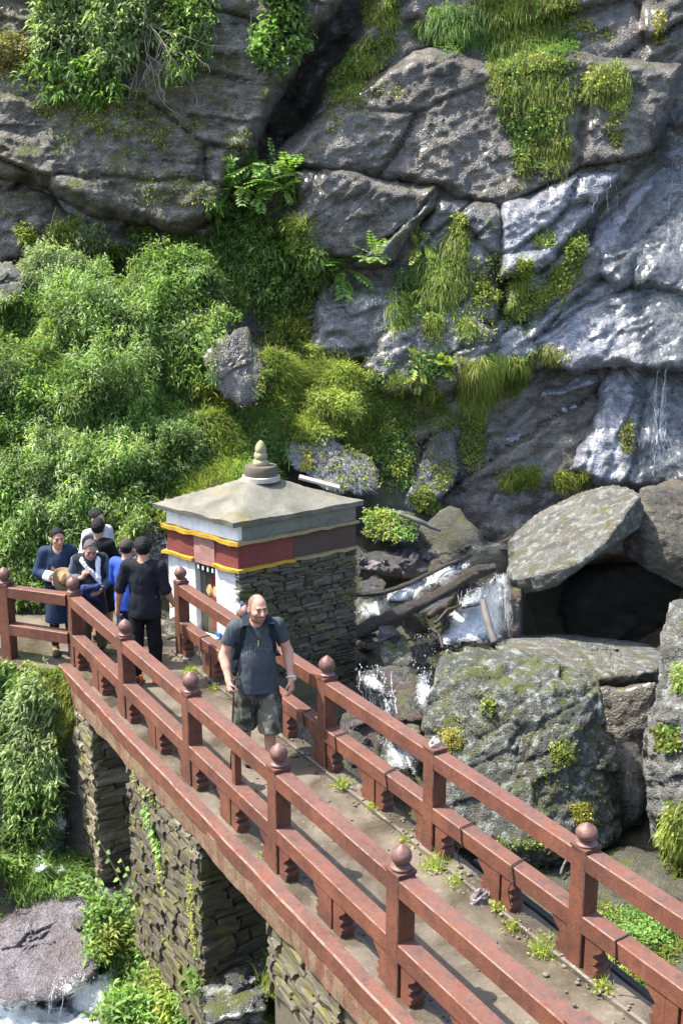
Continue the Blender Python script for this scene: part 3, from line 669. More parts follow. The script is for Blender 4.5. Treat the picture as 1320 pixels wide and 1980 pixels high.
# stream-side rocks, left to right
for i, (pts, mat, lab, amp) in enumerate([
    (A_((690, 1070, 17.2), (730, 1062, 17.6), (800, 1056, 18.4), (850, 1065, 18.4), (848, 1100, 17.9), (800, 1118, 17.5), (745, 1112, 17.2), (695, 1100, 16.9), (700, 1130, 17.6), (840, 1120, 18.6)), 'rock_stream', 'wet grey ledge of rock above the stream beside the shrine wall', 0.06),
    (A_((695, 1125, 16.8), (725, 1112, 17.0), (748, 1128, 16.9), (740, 1150, 16.7), (700, 1160, 16.6), (720, 1150, 17.3)), 'rock_stream', 'small brown rock between the shrine wall and the upper white water', 0.03),
    (A_((845, 1062, 18.6), (880, 1045, 19.2), (960, 1048, 19.0), (985, 1062, 18.6), (930, 1080, 18.2), (860, 1082, 18.2), (920, 1085, 19.3)), 'rock_bed', 'flat tan rock at the head of the stream below the huge boulder', 0.035),
    (A_((745, 1145, 16.7), (770, 1138, 16.8), (790, 1150, 16.7), (785, 1165, 16.6), (750, 1168, 16.5), (770, 1160, 17.1)), 'rock_stream', 'dark wet rock splitting the white water under the thin log', 0.025),
    (A_((798, 1168, 16.3), (820, 1142, 16.6), (858, 1140, 16.7), (880, 1155, 16.5), (850, 1180, 16.1), (805, 1190, 16.0), (850, 1170, 17.0)), 'rock_stream', 'rounded brown rock just above the thick dark log', 0.03),
    (A_((845, 1125, 17.1), (870, 1110, 17.4), (905, 1112, 17.2), (900, 1128, 16.9), (860, 1142, 16.8), (880, 1130, 17.6)), 'rock_bed', 'orange-brown rock resting against the upper end of the thick log', 0.02),
    (A_((885, 1140, 16.9), (912, 1125, 17.1), (935, 1132, 16.9), (930, 1170, 16.5), (890, 1180, 16.3), (910, 1160, 17.2)), 'rock_stream', 'dark angular rock between the two cascades', 0.03),
    (A_((735, 1270, 14.9), (740, 1225, 15.2), (765, 1212, 15.4), (790, 1240, 15.2), (800, 1275, 14.9), (785, 1292, 14.7), (745, 1290, 14.7), (770, 1260, 15.8)), 'rock_mossy', 'rounded mossy boulder under the thick dark log', 0.03),
    (A_((690, 1300, 14.2), (745, 1285, 14.6), (800, 1292, 14.5), (830, 1300, 14.3), (820, 1345, 13.8), (760, 1355, 13.6), (745, 1325, 13.8), (690, 1330, 14.0), (780, 1310, 15.0)), 'rock_stream', 'low dark wet rock between the shrine and the mossy boulder', 0.04),
    (A_((742, 1355, 13.5), (790, 1332, 13.8), (825, 1345, 13.6), (830, 1390, 13.1), (790, 1402, 13.0), (750, 1395, 13.1), (790, 1370, 14.1)), 'rock_stream', 'dark angular rock beside the lower white cascade', 0.04),
    (A_((770, 1410, 12.8), (790, 1398, 13.0), (812, 1402, 12.9), (812, 1432, 12.6), (780, 1438, 12.5), (795, 1415, 13.2)), 'rock_mossy', 'small green mossy rock behind the far railing', 0.02),
    (A_((660, 1380, 13.0), (700, 1360, 13.4), (740, 1392, 13.1), (735, 1480, 12.4), (680, 1490, 12.2), (650, 1440, 12.4), (700, 1420, 13.6)), 'rock_stream', 'black wet rock seen through the far railing below the shrine', 0.04),
    (A_((560, 1400, 12.3), (600, 1375, 12.8), (640, 1390, 12.6), (640, 1450, 12.1), (580, 1460, 11.9), (610, 1420, 13.0)), 'rock_grey', 'pale speckled rock at the foot of the shrine behind the railing', 0.03),
    (A_((250, 1010, 16.2), (280, 985, 16.8), (335, 975, 17.2), (400, 990, 17.2), (400, 1110, 16.2), (330, 1130, 15.9), (225, 1100, 15.8), (220, 1055, 16.0), (320, 1050, 17.8)), 'rock_grey', 'smooth pale grey boulder behind the people and left of the shrine', 0.06),
    (A_((318, 1205, 14.1), (335, 1192, 14.3), (352, 1195, 14.3), (352, 1232, 13.9), (322, 1238, 13.8), (340, 1215, 14.6)), 'rock_mossy', 'small dark stone beside the path behind the far end of the railing', 0.02),
    (A_((560, 850, 18.6), (600, 828, 19.0), (650, 850, 19.0), (735, 900, 18.9), (735, 955, 18.4), (640, 960, 18.0), (560, 900, 18.1), (545, 880, 18.3), (650, 900, 19.8)), 'rock_mid', 'folded grey rock behind the shrine roof', 0.09),
    (A_((810, 910, 20.0), (838, 820, 20.6), (875, 800, 20.8), (885, 900, 20.2), (870, 960, 19.7), (790, 1000, 19.2), (770, 990, 19.2), (790, 940, 19.6), (850, 920, 21.0)), 'rock_mid', 'upright leaning grey rock with mossy edges above the stream', 0.07),
    (A_((440, 640, 18.6), (480, 630, 18.9), (510, 690, 18.8), (505, 770, 18.2), (470, 790, 18.0), (420, 760, 18.1), (390, 690, 18.4), (460, 700, 19.8)), 'rock_dark', 'dark shaded boulder half hidden in the leafy slope', 0.07),
    (A_((600, 775, 19.4), (640, 762, 19.6), (690, 775, 19.6), (700, 800, 19.3), (640, 808, 19.1), (605, 798, 19.1), (650, 785, 20.0)), 'rock_mid', 'small grey outcrop in the bright grass above the shrine', 0.04),
    (A_((0, 590, 18.9), (-60, 520, 19.6), (20, 505, 19.8), (50, 540, 19.6), (40, 590, 19.2), (0, 560, 20.6)), 'rock_grey', 'pale rock poking out of the shrubs at the left edge', 0.06),
    (A_((385, 1890, 9.9), (430, 1850, 10.3), (520, 1810, 10.4), (525, 1870, 9.9), (515, 1960, 9.2), (400, 1990, 9.1), (380, 1930, 9.5), (460, 1900, 10.9)), 'rock_mossy', 'mossy wet rock at the foot of the second bridge pier', 0.05),
    (A_((-80, 1740, 12.4), (40, 1716, 12.5), (165, 1735, 12.1), (215, 1800, 11.5), (190, 1890, 10.9), (110, 1940, 10.5), (-20, 1940, 10.5), (-100, 1900, 10.8), (50, 1800, 12.8)), 'rock_sheet', 'broad wet mauve-grey bedrock with water sheeting over it', 0.09),
    (A_((190, 1960, 9.9), (240, 1930, 10.1), (290, 1945, 10.0), (300, 1995, 9.5), (200, 2000, 9.5), (250, 1965, 10.4)), 'rock_stream', 'small brown rock at the bottom edge beside the foaming pool', 0.03),
    (A_((700, 1000, 18.0), (740, 985, 18.4), (790, 990, 18.4), (815, 1020, 18.2), (810, 1050, 17.8), (745, 1050, 17.6), (705, 1040, 17.7), (760, 1020, 19.0)), 'rock_mossy', 'leafy mossy rock beside the shrine wall under the short fallen branch', 0.05),
    (A_((1050, 1760, 9.8), (1100, 1725, 10.3), (1170, 1730, 10.4), (1200, 1790, 9.9), (1150, 1830, 9.4), (1080, 1810, 9.4), (1120, 1770, 10.8)), 'rock_mossy', 'low dark stone seen under the far railing right of the mossy boulder', 0.04),
    (A_((1240, 1745, 10.0), (1290, 1725, 10.4), (1340, 1760, 10.1), (1320, 1800, 9.7), (1255, 1795, 9.7), (1290, 1760, 10.7)), 'rock_stream', 'small wet stone at the foot of the right rock face', 0.03),
    (A_((1170, 1440, 12.9), (1230, 1430, 13.0), (1255, 1500, 12.6), (1240, 1600, 12.0), (1200, 1610, 12.0), (1190, 1500, 12.5), (1210, 1500, 13.6)), 'rock_dark', 'wet black rock in the gap between the mossy boulder and the right rock face', 0.04),
]):
    hull_rock('boulder', pts, M[mat], 20 if i not in (13, 15, 21) else 36, amp, 2.4, 0.035, 200 + i * 3, label=lab, cat='boulder' if amp > 0.035 else 'rock', strata=amp * 0.5)
sr = np.random.default_rng(77)
_pre = BVHTree.FromPolygons(np.concatenate(SURF_V).tolist(), np.concatenate(SURF_F).tolist())
k = 0
for lab_, poly, cnt, smin, smax in (('wet stone in the stream just below the thick dark log', [(690, 1170), (800, 1200), (870, 1170), (900, 1230), (830, 1290), (800, 1300), (690, 1300)], 13, 0.07, 0.22), ('wet stone in the stream above the thin dark log', [(690, 1075), (850, 1050), (980, 1030), (980, 1090), (900, 1090), (800, 1110), (690, 1140)], 13, 0.07, 0.24),
                              ('wet stone in the stream right behind the far railing', [(690, 1300), (830, 1300), (820, 1480), (690, 1480)], 10, 0.06, 0.18), ('wet stone in the stream left of the bridge piers', [(60, 1560), (170, 1600), (330, 1800), (300, 1980), (150, 1900), (60, 1700)], 12, 0.08, 0.24), ('wet stone in the stream under the bridge by the second pier', [(400, 1880), (520, 1850), (520, 1990), (400, 1990)], 7, 0.06, 0.16)):
    pa = np.array(poly, float); done = 0
    while done < cnt:
        q = sr.uniform(pa.min(0), pa.max(0))
        if poly_sd(q[:1], q[1:], pa)[0] < 0: continue
        done += 1
        d_ = Vector(ray(q[0], q[1])).normalized(); lc = _pre.ray_cast(Vector((0, 0, CAM_H)), d_)[0]
        if lc is None: continue
        R_ = sr.uniform(smin, smax); c_ = np.array(lc) + np.array([0, 0, R_ * 0.1])
        hull_rock('stream_stone', [c_ + R_ * np.array([1, 1, 0.7]) * v_ / np.linalg.norm(v_) * sr.uniform(0.75, 1.1) for v_ in sr.normal(size=(11, 3))], M['rock_stream' if sr.random() < 0.75 else 'rock_bed'], 9, 0.05, 4, 0.02, 400 + k, label=lab_, cat='stone', group='stones in the stream bed', strata=0.0)
        k += 1
BV = BVHTree.FromPolygons(np.concatenate(SURF_V).tolist(), np.concatenate(SURF_F).tolist())
CAMV = Vector((0, 0, CAM_H))
def hit(px, py, skip=0.0):
    d = Vector(ray(px, py)).normalized()
    loc, nor, idx, dist = BV.ray_cast(CAMV + d * skip, d)
    if loc is None: return None, None
    if nor.dot(d) > 0: nor = -nor
    return np.array(loc), np.array(nor)
# ------------------------------------------------------------------ stones shared by piers and walls
def stone_mesh(seed, mat):
    r = np.random.default_rng(seed)
    a = np.array([-0.5, 0.0, 0.5]); V = []; idx = {}
    for x in a:
        for y in a:
            for z in a:
                if x == y == z == 0: continue
                idx[(x, y, z)] = len(V)
                p = np.array([x, y, z]); n = np.linalg.norm(p)
                q = p * (1 - 0.07 * max(0, n - 0.5) / 0.37)
                V.append(q + r.normal(0, 0.06, 3) * np.array([0.8, 1.0, 1.1]))
    Fc = []
    for ax in range(3):
        o = [k for k in range(3) if k != ax]
        for s in (-0.5, 0.5):
            for i in range(2):
                for j in range(2):
                    q = []
                    for di, dj in ((0, 0), (1, 0), (1, 1), (0, 1)):
                        k = [0, 0, 0]; k[ax] = s; k[o[0]] = a[i + di]; k[o[1]] = a[j + dj]; q.append(idx[tuple(k)])
                    Fc.append(q)
    me = make_mesh('stone', np.array(V), Fc, mat)
    bm = bmesh.new(); bm.from_mesh(me); bmesh.ops.recalc_face_normals(bm, faces=bm.faces); bm.to_mesh(me); bm.free()
    return me
STONES = {k: [stone_mesh(40 + i, M[k]) for i in range(7)] for k in ('slate', 'slate_dark')}
LEFT = {}
def stone_face(parent, O, X, width, z0, z1, out, kind, hh=0.085, ww=0.27, depth=0.16, seed=0, key='bridge', limit=300):
    """courses of rough stones on a vertical face from the top down; O corner, X unit direction along, out unit normal.
    the first `limit` stones are objects, the rest become one joined part"""
    r = random.Random(seed); z = z1
    X = Vector(X); out = Vector(out); rest = []
    while z > z0 + 0.02:
        h = min(hh * r.choice((0.55, 0.75, 0.9, 1.0, 1.15, 1.6)), z - z0)
        u = -r.uniform(0, 0.5 * ww)
        while u < width - 0.02:
            w = ww * r.uniform(0.45, 1.7)
            a, b = max(u, -0.01), min(u + w, width + 0.01)
            if b - a > 0.04:
                c = Vector(O) + X * (a + b) / 2 + out * (r.uniform(-0.028, 0.022) - depth / 2 + 0.02) + Vector((0, 0, z - h / 2))
                R = Matrix((X, -out, Vector((0, 0, 1)))).transposed().to_4x4()
                tl = Matrix.Rotation(r.uniform(-0.05, 0.05), 4, 'Y') @ Matrix.Rotation(r.uniform(-0.07, 0.07), 4, 'Z')
                Mx = Matrix.Translation(c) @ R @ tl @ Matrix.Diagonal((b - a - 0.005, depth, h - 0.004, 1))
                me = r.choice(STONES[kind])
                if LEFT.setdefault(key, limit) > 0:
                    LEFT[key] -= 1
                    o = bpy.data.objects.new('stone', me); COL.objects.link(o)
                    o.parent = parent; o.matrix_parent_inverse = world_of(parent).inverted(); o.matrix_basis = Mx
                else: rest.append((me, Mx))
            u += w
        z -= h
    if rest:
        V, Fc = [], []
        for me, Mx in rest:
            bs = len(V); V += [tuple(Mx @ v.co) for v in me.vertices]; Fc += [tuple(i + bs for i in p.vertices) for p in me.polygons]
        tag(mk('stone_courses', np.array(V), Fc, M[kind], parent), kind='stuff')

# ------------------------------------------------------------------ bridge
SPN, SPF, FN, FT = 1.859, 1.902, 1.352, -0.4215
T_END = 4 * SPN
bridge = empty('stone_bridge', tuple(BR(3, 0.68, -2.6)), label='narrow stone bridge with a wet muddy concrete deck carrying the red railings', cat='bridge')
def bpoly(t0, t1, n0, n1, z0, z1):
    V = [BR(t, n, z) for z in (z0, z1) for t, n in ((t0, n0), (t1, n0), (t1, n1), (t0, n1))]
    return V, [(3, 2, 1, 0), (4, 5, 6, 7), (0, 1, 5, 4), (1, 2, 6, 5), (2, 3, 7, 6), (3, 0, 4, 7)]
# deck: gently uneven sheet with thickness
tt, nn = np.meshgrid(np.arange(-6.5, T_END + 0.31, 0.06), np.linspace(0.05, 1.33, 26))
dv = np.stack([BR(t, n, 0) for t, n in zip(tt.ravel(), nn.ravel())])
dv[:, 2] += 0.010 * fbm(dv, 1.6, 4, 71) + 0.004 * fbm(dv, 9, 3, 72) - 0.006
I = np.arange(tt.size).reshape(tt.shape)
mk('deck', dv, grid_faces(I)[:, ::-1], M['deck'], bridge, smooth=True)
mb = MB(); mb.add(*bpoly(-6.5, T_END + 0.3, 0.03, 1.36, -0.20, -0.03)); mb.build('deck_slab', M['deck'], bridge)
def rough_strip(name, t0, t1, prof, mat, parent, amp=0.012, seed=1, step=0.07, midx=None):
    """a long cast strip; prof = closed list of (n, z)"""
    ts = np.arange(t0, t1 + step / 2, step); m = len(prof)
    V = np.concatenate([np.array([BR(t, a, b) for a, b in prof]) for t in ts])
    V = V + amp * np.stack([fbm(V, 3, 4, seed), fbm(V, 3, 4, seed + 1), fbm(V, 3, 4, seed + 2)], 1)
    Fc = []; mi = []
    for i in range(len(ts) - 1):
        for k in range(m):
            Fc.append((i * m + k, i * m + (k + 1) % m, (i + 1) * m + (k + 1) % m, (i + 1) * m + k)); mi.append(midx[k] if midx else 0)
    Fc.append(tuple(range(m))); Fc.append(tuple((len(ts) - 1) * m + k for k in range(m))); mi += [0, 0]
    o = mk(name, V, Fc, mat, parent, midx=mi)
    bm = bmesh.new(); bm.from_mesh(o.data); bmesh.ops.recalc_face_normals(bm, faces=bm.faces); bm.to_mesh(o.data); bm.free()
    return o
rough_strip('edge_beam', -6.5, T_END + 0.12, [(0.05, -0.33), (-0.17, -0.34), (-0.205, -0.32), (-0.205, -0.24), (-0.205, -0.15), (-0.20, -0.062), (-0.185, -0.05), (0.05, -0.05)], M['beam'], bridge, 0.018, 75)
rough_strip('edge_beam', -6.5, T_END + 0.1, [(1.33, -0.33), (1.33, -0.05), (1.50, -0.05), (1.51, -0.18), (1.51, -0.33)], M['beam'], bridge, 0.018, 85)
# piers: a core and rough slate courses on the faces that show
def pier(t0, t1, zb, seed, dark_w, lit=True, hh=0.10, ww=0.26):
    p = MB(); p.add(*bpoly(t0 + 0.05, t1 - 0.05, -0.12, 1.40, zb - 0.4, -0.34))
    o = p.build('pier', M['mortar'], bridge)
    stone_face(o, BR(t0, -0.18, 0), DR, t1 - t0, zb, -0.34, -NR, 'slate', hh * 0.9, ww * 0.85, 0.16, seed)
    stone_face(o, BR(t0, -0.18, 0), NR, dark_w, zb, -0.34, -DR, 'slate', hh * 1.1, ww * 1.2, 0.16, seed + 1)
pier(6.42, 7.66, -2.7, 3, 0.75, hh=0.085, ww=0.26)
pier(3.22, 5.16, -2.65, 5, 1.15, hh=0.085, ww=0.27)
p = MB(); p.add(*bpoly(-6.5, 1.72, -0.14, 1.40, -2.6, -0.34)); abut = p.build('abutment', M['mortar'], bridge)
stone_face(abut, BR(0.55, -0.18, 0), DR, 1.17, -1.0, -0.34, -NR, 'slate', 0.11, 0.28, 0.16, 9)

# ------------------------------------------------------------------ railings
RW = [M['red'], M['red_worn']]
KN = [(0.0, 0.0), (0.085, 0.0), (0.09, 0.012), (0.085, 0.022), (0.055, 0.028), (0.050, 0.040), (0.066, 0.055), (0.082, 0.080), (0.088, 0.105), (0.084, 0.132), (0.070, 0.158), (0.048, 0.178), (0.022, 0.196), (0.006, 0.206), (0.0, 0.207)]
knob_mb = MB(); knob_mb.lathe((0, 0, 0), [(r * 0.92 + 0.0005, z) for r, z in KN], 22)
_k = knob_mb.build('knob', M['knob']); KNOB = _k.data; bpy.data.objects.remove(_k)
KNOB.polygons.foreach_set('use_smooth', np.ones(len(KNOB.polygons), bool))
def post(rail, P, d, kind='knob', base=0.03, rz=0.0):
    mb = MB(); c = np.array(P, float)
    mb.prism(c + (0, 0, base), c + (0, 0, 1.0), 0.155, 0.155, up=d, ch=0.008, ch_slot=1)
    o = mb.build('post', RW, rail)
    cp = MB(); cp.prism(c + (0, 0, 1.001), c + (0, 0, 1.022), 0.168, 0.168, up=d, ch=0.006, ch_slot=1); cp.build('post_cap', RW, o)
    if kind == 'broken':
        hull_rock('broken_knob', [c + np.array(q) for q in [(-.06, -.05, 1.02), (.07, -.05, 1.02), (.06, .06, 1.02), (-.06, .06, 1.02), (-.04, -.03, 1.09), (.03, -.04, 1.07), (.01, .03, 1.12), (-.045, .03, 1.06)]], M['mortar_grey'], 12, 0.012, 12, 0.05, 5, parent=o, strata=0, to_surf=False)
        w = MB(); w.tube([c + np.array(q) for q in [(0, 0, 1.05), (0.0, 0.0, 1.12), (0.005, -0.004, 1.17)]], 0.006, 6); w.build('iron_pin', M['wire'], o)
    elif kind != 'none':
        k = link('knob', KNOB, o, Vector(c + (0, 0, 1.0235)))
        s = random.uniform(0.93, 1.05); k.scale = (s, s, s * random.uniform(0.95, 1.03)); k.rotation_euler = (random.uniform(-.05, .05), random.uniform(-.05, .05), random.uniform(0, 6))
        if kind == 'worn': k.scale = (1.02, 1.02, 0.82)
    return o
M['mortar_grey'] = plain('broken_concrete', (0.30, 0.25, 0.22), 0.95, 0.4, 30, bump=0.5)
M['wire'] = plain('rusty_wire', (0.035, 0.025, 0.022), 0.6, 0.4, 40)
HALF = [(0.0, 0.175), (0.06, 0.165), (0.12, 0.13), (0.17, 0.095), (0.21, 0.085), (0.245, 0.088), (0.26, 0.105), (0.285, 0.122), (0.315, 0.118), (0.34, 0.098)]
def half_profile(h):
    """(height fraction from the bottom, width) of the scalloped bracket"""
    return [(1.0, 0.19), (0.90, 0.185), (0.78, 0.15), (0.66, 0.105), (0.60, 0.098), (0.545, 0.105), (0.49, 0.128), (0.43, 0.132), (0.375, 0.108), (0.335, 0.106), (0.27, 0.138), (0.17, 0.142), (0.10, 0.118), (0.0, 0.126)]
def baluster(rail, P, d, slot, z0, z1, side_n, gap, th=0.125):
    """scalloped bracket under the lower rail; P at the post face, d direction away from the post"""
    pr = [((w - 0.01) + gap, z0 + f * (z1 - z0)) for f, w in half_profile(1)]
    poly = [(gap, z0), ] + list(reversed(pr)) + [(gap, z1)]
    mb = MB(); mb.extrude(poly, np.array(P) - np.array(side_n) * th / 2, d, (0, 0, 1), side_n, th)
    o = mb.build('baluster', RW, rail); return o
def railing(name, label, posts, dirs, nrm, kinds, mids=True, z0=0.045):
    rail = empty(name, tuple(np.array(posts[0]) * (1, 1, 0)), label=label, cat='railing', group=None)
    for P, k in zip(posts, kinds): post(rail, P, dirs, k)
    d = np.array(dirs, float); h = 0.0775
    for a, b in zip(posts[:-1], posts[1:]):
        a, b = np.array(a), np.array(b); u = (b - a) / np.linalg.norm(b - a)
        j = random.uniform(-0.006, 0.006)
        m = MB(); m.prism(a + u * (h - 0.004) + (0, 0, 0.915 + j), b - u * (h - 0.004) + (0, 0, 0.915 + j), 0.142, 0.145, ch=0.007, ch_slot=1); m.build('top_rail', RW, rail)
        m = MB(); m.prism(a + u * (h - 0.004) + (0, 0, 0.405 + j), b - u * (h - 0.004) + (0, 0, 0.405 + j), 0.146, 0.15, ch=0.008, ch_slot=1); m.build('lower_rail', RW, rail)
        if mids:
            zt = 0.329
            mid = (a + b) / 2
            baluster(rail, a + u * h, u, True, z0, zt, nrm, 0.0)
            baluster(rail, b - u * h, -u, True, z0, zt, nrm, 0.032)
            m = MB(); m.prism(mid + (0, 0, z0), mid + (0, 0, zt), 0.115, 0.13, up=nrm, ch=0.005, ch_slot=1); m.build('short_post', RW, rail)
            baluster(rail, mid + u * 0.0575, u, True, z0, zt, nrm, 0.0)
            baluster(rail, mid - u * 0.0575, -u, True, z0, zt, nrm, 0.03)
    return rail
near_posts = [BR(SPN * i) for i in range(-3, 5)]
near = railing('railing', 'near red railing of the bridge, with round knobs, running to the lower right corner', near_posts, DR, NR, ['knob', 'knob', 'none'] + ['knob'] * 5)
rough_strip('kerb', -6.5, T_END + 0.1, [(0.10, -0.04), (-0.14, -0.12), (-0.215, -0.115), (-0.215, 0.03), (-0.20, 0.042), (-0.10, 0.046), (0.09, 0.040), (0.10, 0.025)], [M['red'], M['deck'], M['red_worn']], near, 0.006, 95, midx=[0, 0, 0, 2, 0, 1, 1, 1])
# one extra bar in the bay beside the hiker
m = MB(); q = BR(2.70); m.prism(q + (0, 0, 0.478), q + (0, 0, 0.845), 0.07, 0.07, up=DR, ch=0.004, ch_slot=1); m.build('middle_bar', RW, near)
e = BR(T_END); fpos = np.array([-4.37, 13.81, 0]); dl = (fpos - e) / np.linalg.norm(fpos - e)
# short return at the end of the near railing
for a, b in ((e, fpos), (fpos, fpos + dl * 1.9)):
    m = MB(); u = (b - a) / np.linalg.norm(b - a)
    m.prism(a + u * 0.085 + (0, 0, 0.915), b - u * 0.074 + (0, 0, 0.915), 0.142, 0.145, ch=0.007, ch_slot=1); m.build('top_rail', RW, near)
    m = MB(); m.prism(a + u * 0.085 + (0, 0, 0.405), b - u * 0.074 + (0, 0, 0.405), 0.146, 0.15, ch=0.008, ch_slot=1); m.build('lower_rail', RW, near)
post(near, fpos, dl, base=-0.25)
post(near, fpos + dl * 1.9, dl, base=-0.25)
far_posts = [BR(FT + SPF * j, FN) for j in range(-2, 5)]
far = railing('railing', 'far red railing of the bridge, before the mossy boulder, one knob broken off', far_posts, DR, NR, ['knob', 'knob', 'worn', 'broken', 'knob', 'knob', 'knob'])
rough_strip('kerb', -6.5, FT + SPF * 4 + 0.15, [(1.25, -0.04), (1.25, 0.030), (1.27, 0.040), (1.46, 0.042), (1.475, 0.03), (1.475, -0.045)], [M['red'], M['deck']], far, 0.008, 97, midx=[1, 1, 1, 1, 0, 0])
# wire ties round the far lower rail
def rail_wire(t, label, slant=0.03):
    c = BR(t, FN); pts = []
    for k in range(25):
        a = 2 * math.pi * k / 24
        x, z = math.cos(a), math.sin(a)
        s_ = 0.0825 / max(abs(x), abs(z))
        pts.append(c + NR * x * s_ + np.array([0, 0, 0.405 + z * s_ * 1.03]) + DR * (slant * math.sin(a + 0.6) + random.uniform(-.004, .004)))
    m = MB(); m.tube(pts, 0.0065, 6)
    tail = [c - NR * 0.084 + np.array([0, 0, 0.34]), c - NR * 0.09 + np.array([0, 0, 0.25]) + DR * 0.03, c - NR * 0.07 + np.array([0, 0, 0.12]) + DR * 0.01]
    m.tube(tail, 0.005, 5)
    tag(m.build('wire_loop', M['wire']), label, 'wire')
for t_, lb in ((-0.85, 'black wire tied round the lower rail, right of the worn knob post'), (0.30, 'black wire tied round the lower rail between the broken post and the worn knob post'),
               (0.98, 'black wire tied round the lower rail just right of the broken knob post'), (2.15, 'rusty wire tied round the lower rail left of the broken knob post'),
               (3.08, 'rusty wire tied round the far lower rail right of the third far post'), (3.75, 'wire tied round the far lower rail just right of the hiker'),
               (6.42, 'wire tied round the far lower rail in front of the shrine doorway')):
    rail_wire(t_, lb, random.uniform(0.01, 0.04))
# black water pipe along the outside of the far kerb
m = MB(); m.tube([BR(t, 1.60 + 0.02 * math.sin(t * 2), -0.07 - 0.01 * math.sin(t * 3)) for t in np.arange(-4.5, 1.35, 0.15)], 0.052, 12)
o = m.build('water_pipe', plain('black_pipe', (0.018, 0.02, 0.024), 0.4, 0.3, 8)); auto_smooth(o); tag(o, 'black plastic pipe lying along the outer edge of the deck under the far railing', 'pipe')
# stones lying on the deck and the kerb
r = random.Random(5)
gv, gf = [], []
Dv6, F6 = cube_sphere(2)
for k in range(520):
    side = r.random()
    if side < 0.5: n_, t_ = 1.27 + r.gauss(0, 0.06), r.uniform(-3, 7.2)
    elif side < 0.75: n_, t_ = 0.10 + abs(r.gauss(0, 0.07)), r.uniform(-3, 7.3)
    else: n_, t_ = r.uniform(0.1, 1.25), r.uniform(-3, 7.2)
    s = r.uniform(0.006, 0.017) * (1.8 if r.random() < 0.1 else 1)
    c = BR(t_, n_, 0.0 if 0.10 < n_ < 1.25 else 0.044)
    V = Dv6 * np.array([r.uniform(.7, 1.3), r.uniform(.7, 1.3), 0.6]) * s * (1 + 0.25 * np.random.default_rng(k).normal(size=(len(Dv6), 1))) + c + (0, 0, s * 0.25)
    gf.append(F6 + len(gv) * len(Dv6)); gv.append(V)
o = mk('gravel', np.concatenate(gv), np.concatenate(gf), plain('pebble', (0.13, 0.115, 0.09), 0.9, 0.6, 7)); tag(o, 'loose pebbles and grit scattered along the edges of the deck', 'gravel', kind='stuff')
o = hull_rock('stone', [BR(0.62, 1.22, 0.0) + np.array(q) for q in [(-.10, -.05, 0), (.1, -.03, 0), (.08, .06, 0), (-.08, .05, 0), (-.02, .0, .13), (.06, .03, .12), (-.05, .03, .08)]], M['rock_bed'], 10, 0.012, 8, 0.04, 8, label='triangular brown stone standing on the deck at the foot of the far railing', cat='stone', to_surf=False)

# ------------------------------------------------------------------ shrine (prayer-wheel house)
sA = np.array([-1.375, 14.29, 0]); uR = np.array([0.80, 0.60, 0]); uL = np.array([-0.74, 0.67, 0]); uL /= np.linalg.norm(uL)
LR, LL = 1.98, 1.486
nRight = np.array([0.60, -0.80, 0]); nLeft = np.array([-uL[1], uL[0], 0]); nLeft = -nLeft if nLeft[1] > 0 else nLeft
sB, sC, sD = sA + uR * LR, sA + uL * LL, sA + uR * LR + uL * LL
shrine = empty('prayer_wheel_house', tuple((sA + sD) / 2 + (0, 0, -0.3)), label='small square shrine with white and red painted walls and low grey roof', cat='shrine')
def quad_prism(a, b, c, d, z0, z1):
    V = [np.array([p[0], p[1], z]) for z in (z0, z1) for p in (a, b, c, d)]
    return V, [(3, 2, 1, 0), (4, 5, 6, 7), (0, 1, 5, 4), (1, 2, 6, 5), (2, 3, 7, 6), (3, 0, 4, 7)]
def white_mat():
    m = Mat('whitewash'); P = m.coord('World')
    n1 = m.noise(P, 3, 7, 0.65); n2 = m.noise(P, 24, 6, 0.72); n3 = m.noise(m.mapping(P, (9, 9, 1.5)), 1.0, 6, 0.7)
    c = m.mix(m.ramp(n1, [(0.35, 0.0), (0.65, 1.0)]), (0.58, 0.60, 0.60), (0.80, 0.80, 0.78))
    c = m.mix(m.ramp(n3, [(0.58, 0.0), (0.72, 0.6)]), c, (0.36, 0.37, 0.30))
    c = m.mix(m.ramp(n2, [(0.63, 0.0), (0.70, 0.75)]), c, (0.26, 0.25, 0.20))
    m.set(color=c, rough=0.9, spec=0.2); b = m.bump(n1, 0.5, 0.05); m.bump(n2, 0.4, 0.012, b); return m.m
M['white'] = white_mat()
def paint_mat(name, a, b_, dirt, k=0.6, sc_=1.0):
    m = Mat(name); P = m.coord('World')
    n1 = m.noise(P, 5 * sc_, 6, 0.65); n2 = m.noise(P, 26 * sc_, 6, 0.75)
    c = m.mix(n1, a, b_); c = m.mix(m.ramp(n2, [(0.55, 0.0), (0.68, k)]), c, dirt)
    m.set(color=c, rough=0.8, spec=0.25); m.bump(n2, 0.4, 0.012); return m.m
M['band_red'] = paint_mat('band_red', (0.125, 0.032, 0.028), (0.20, 0.055, 0.045), (0.07, 0.04, 0.034))
M['band_pale'] = paint_mat('band_pale_red', (0.27, 0.145, 0.12), (0.35, 0.20, 0.165), (0.22, 0.12, 0.09))
M['yellow'] = paint_mat('ledge_yellow', (0.34, 0.20, 0.02), (0.46, 0.29, 0.035), (0.14, 0.11, 0.055), 0.85)
M['ledge_old'] = paint_mat('ledge_weathered', (0.20, 0.16, 0.09), (0.32, 0.25, 0.13), (0.10, 0.09, 0.06), 0.7)
M['blue'] = paint_mat('door_blue', (0.03, 0.09, 0.30), (0.05, 0.14, 0.42), (0.06, 0.08, 0.10), 0.5)
M['band_dark'] = paint_mat('band_dirty', (0.055, 0.042, 0.034), (0.10, 0.06, 0.045), (0.04, 0.04, 0.03), 0.7)
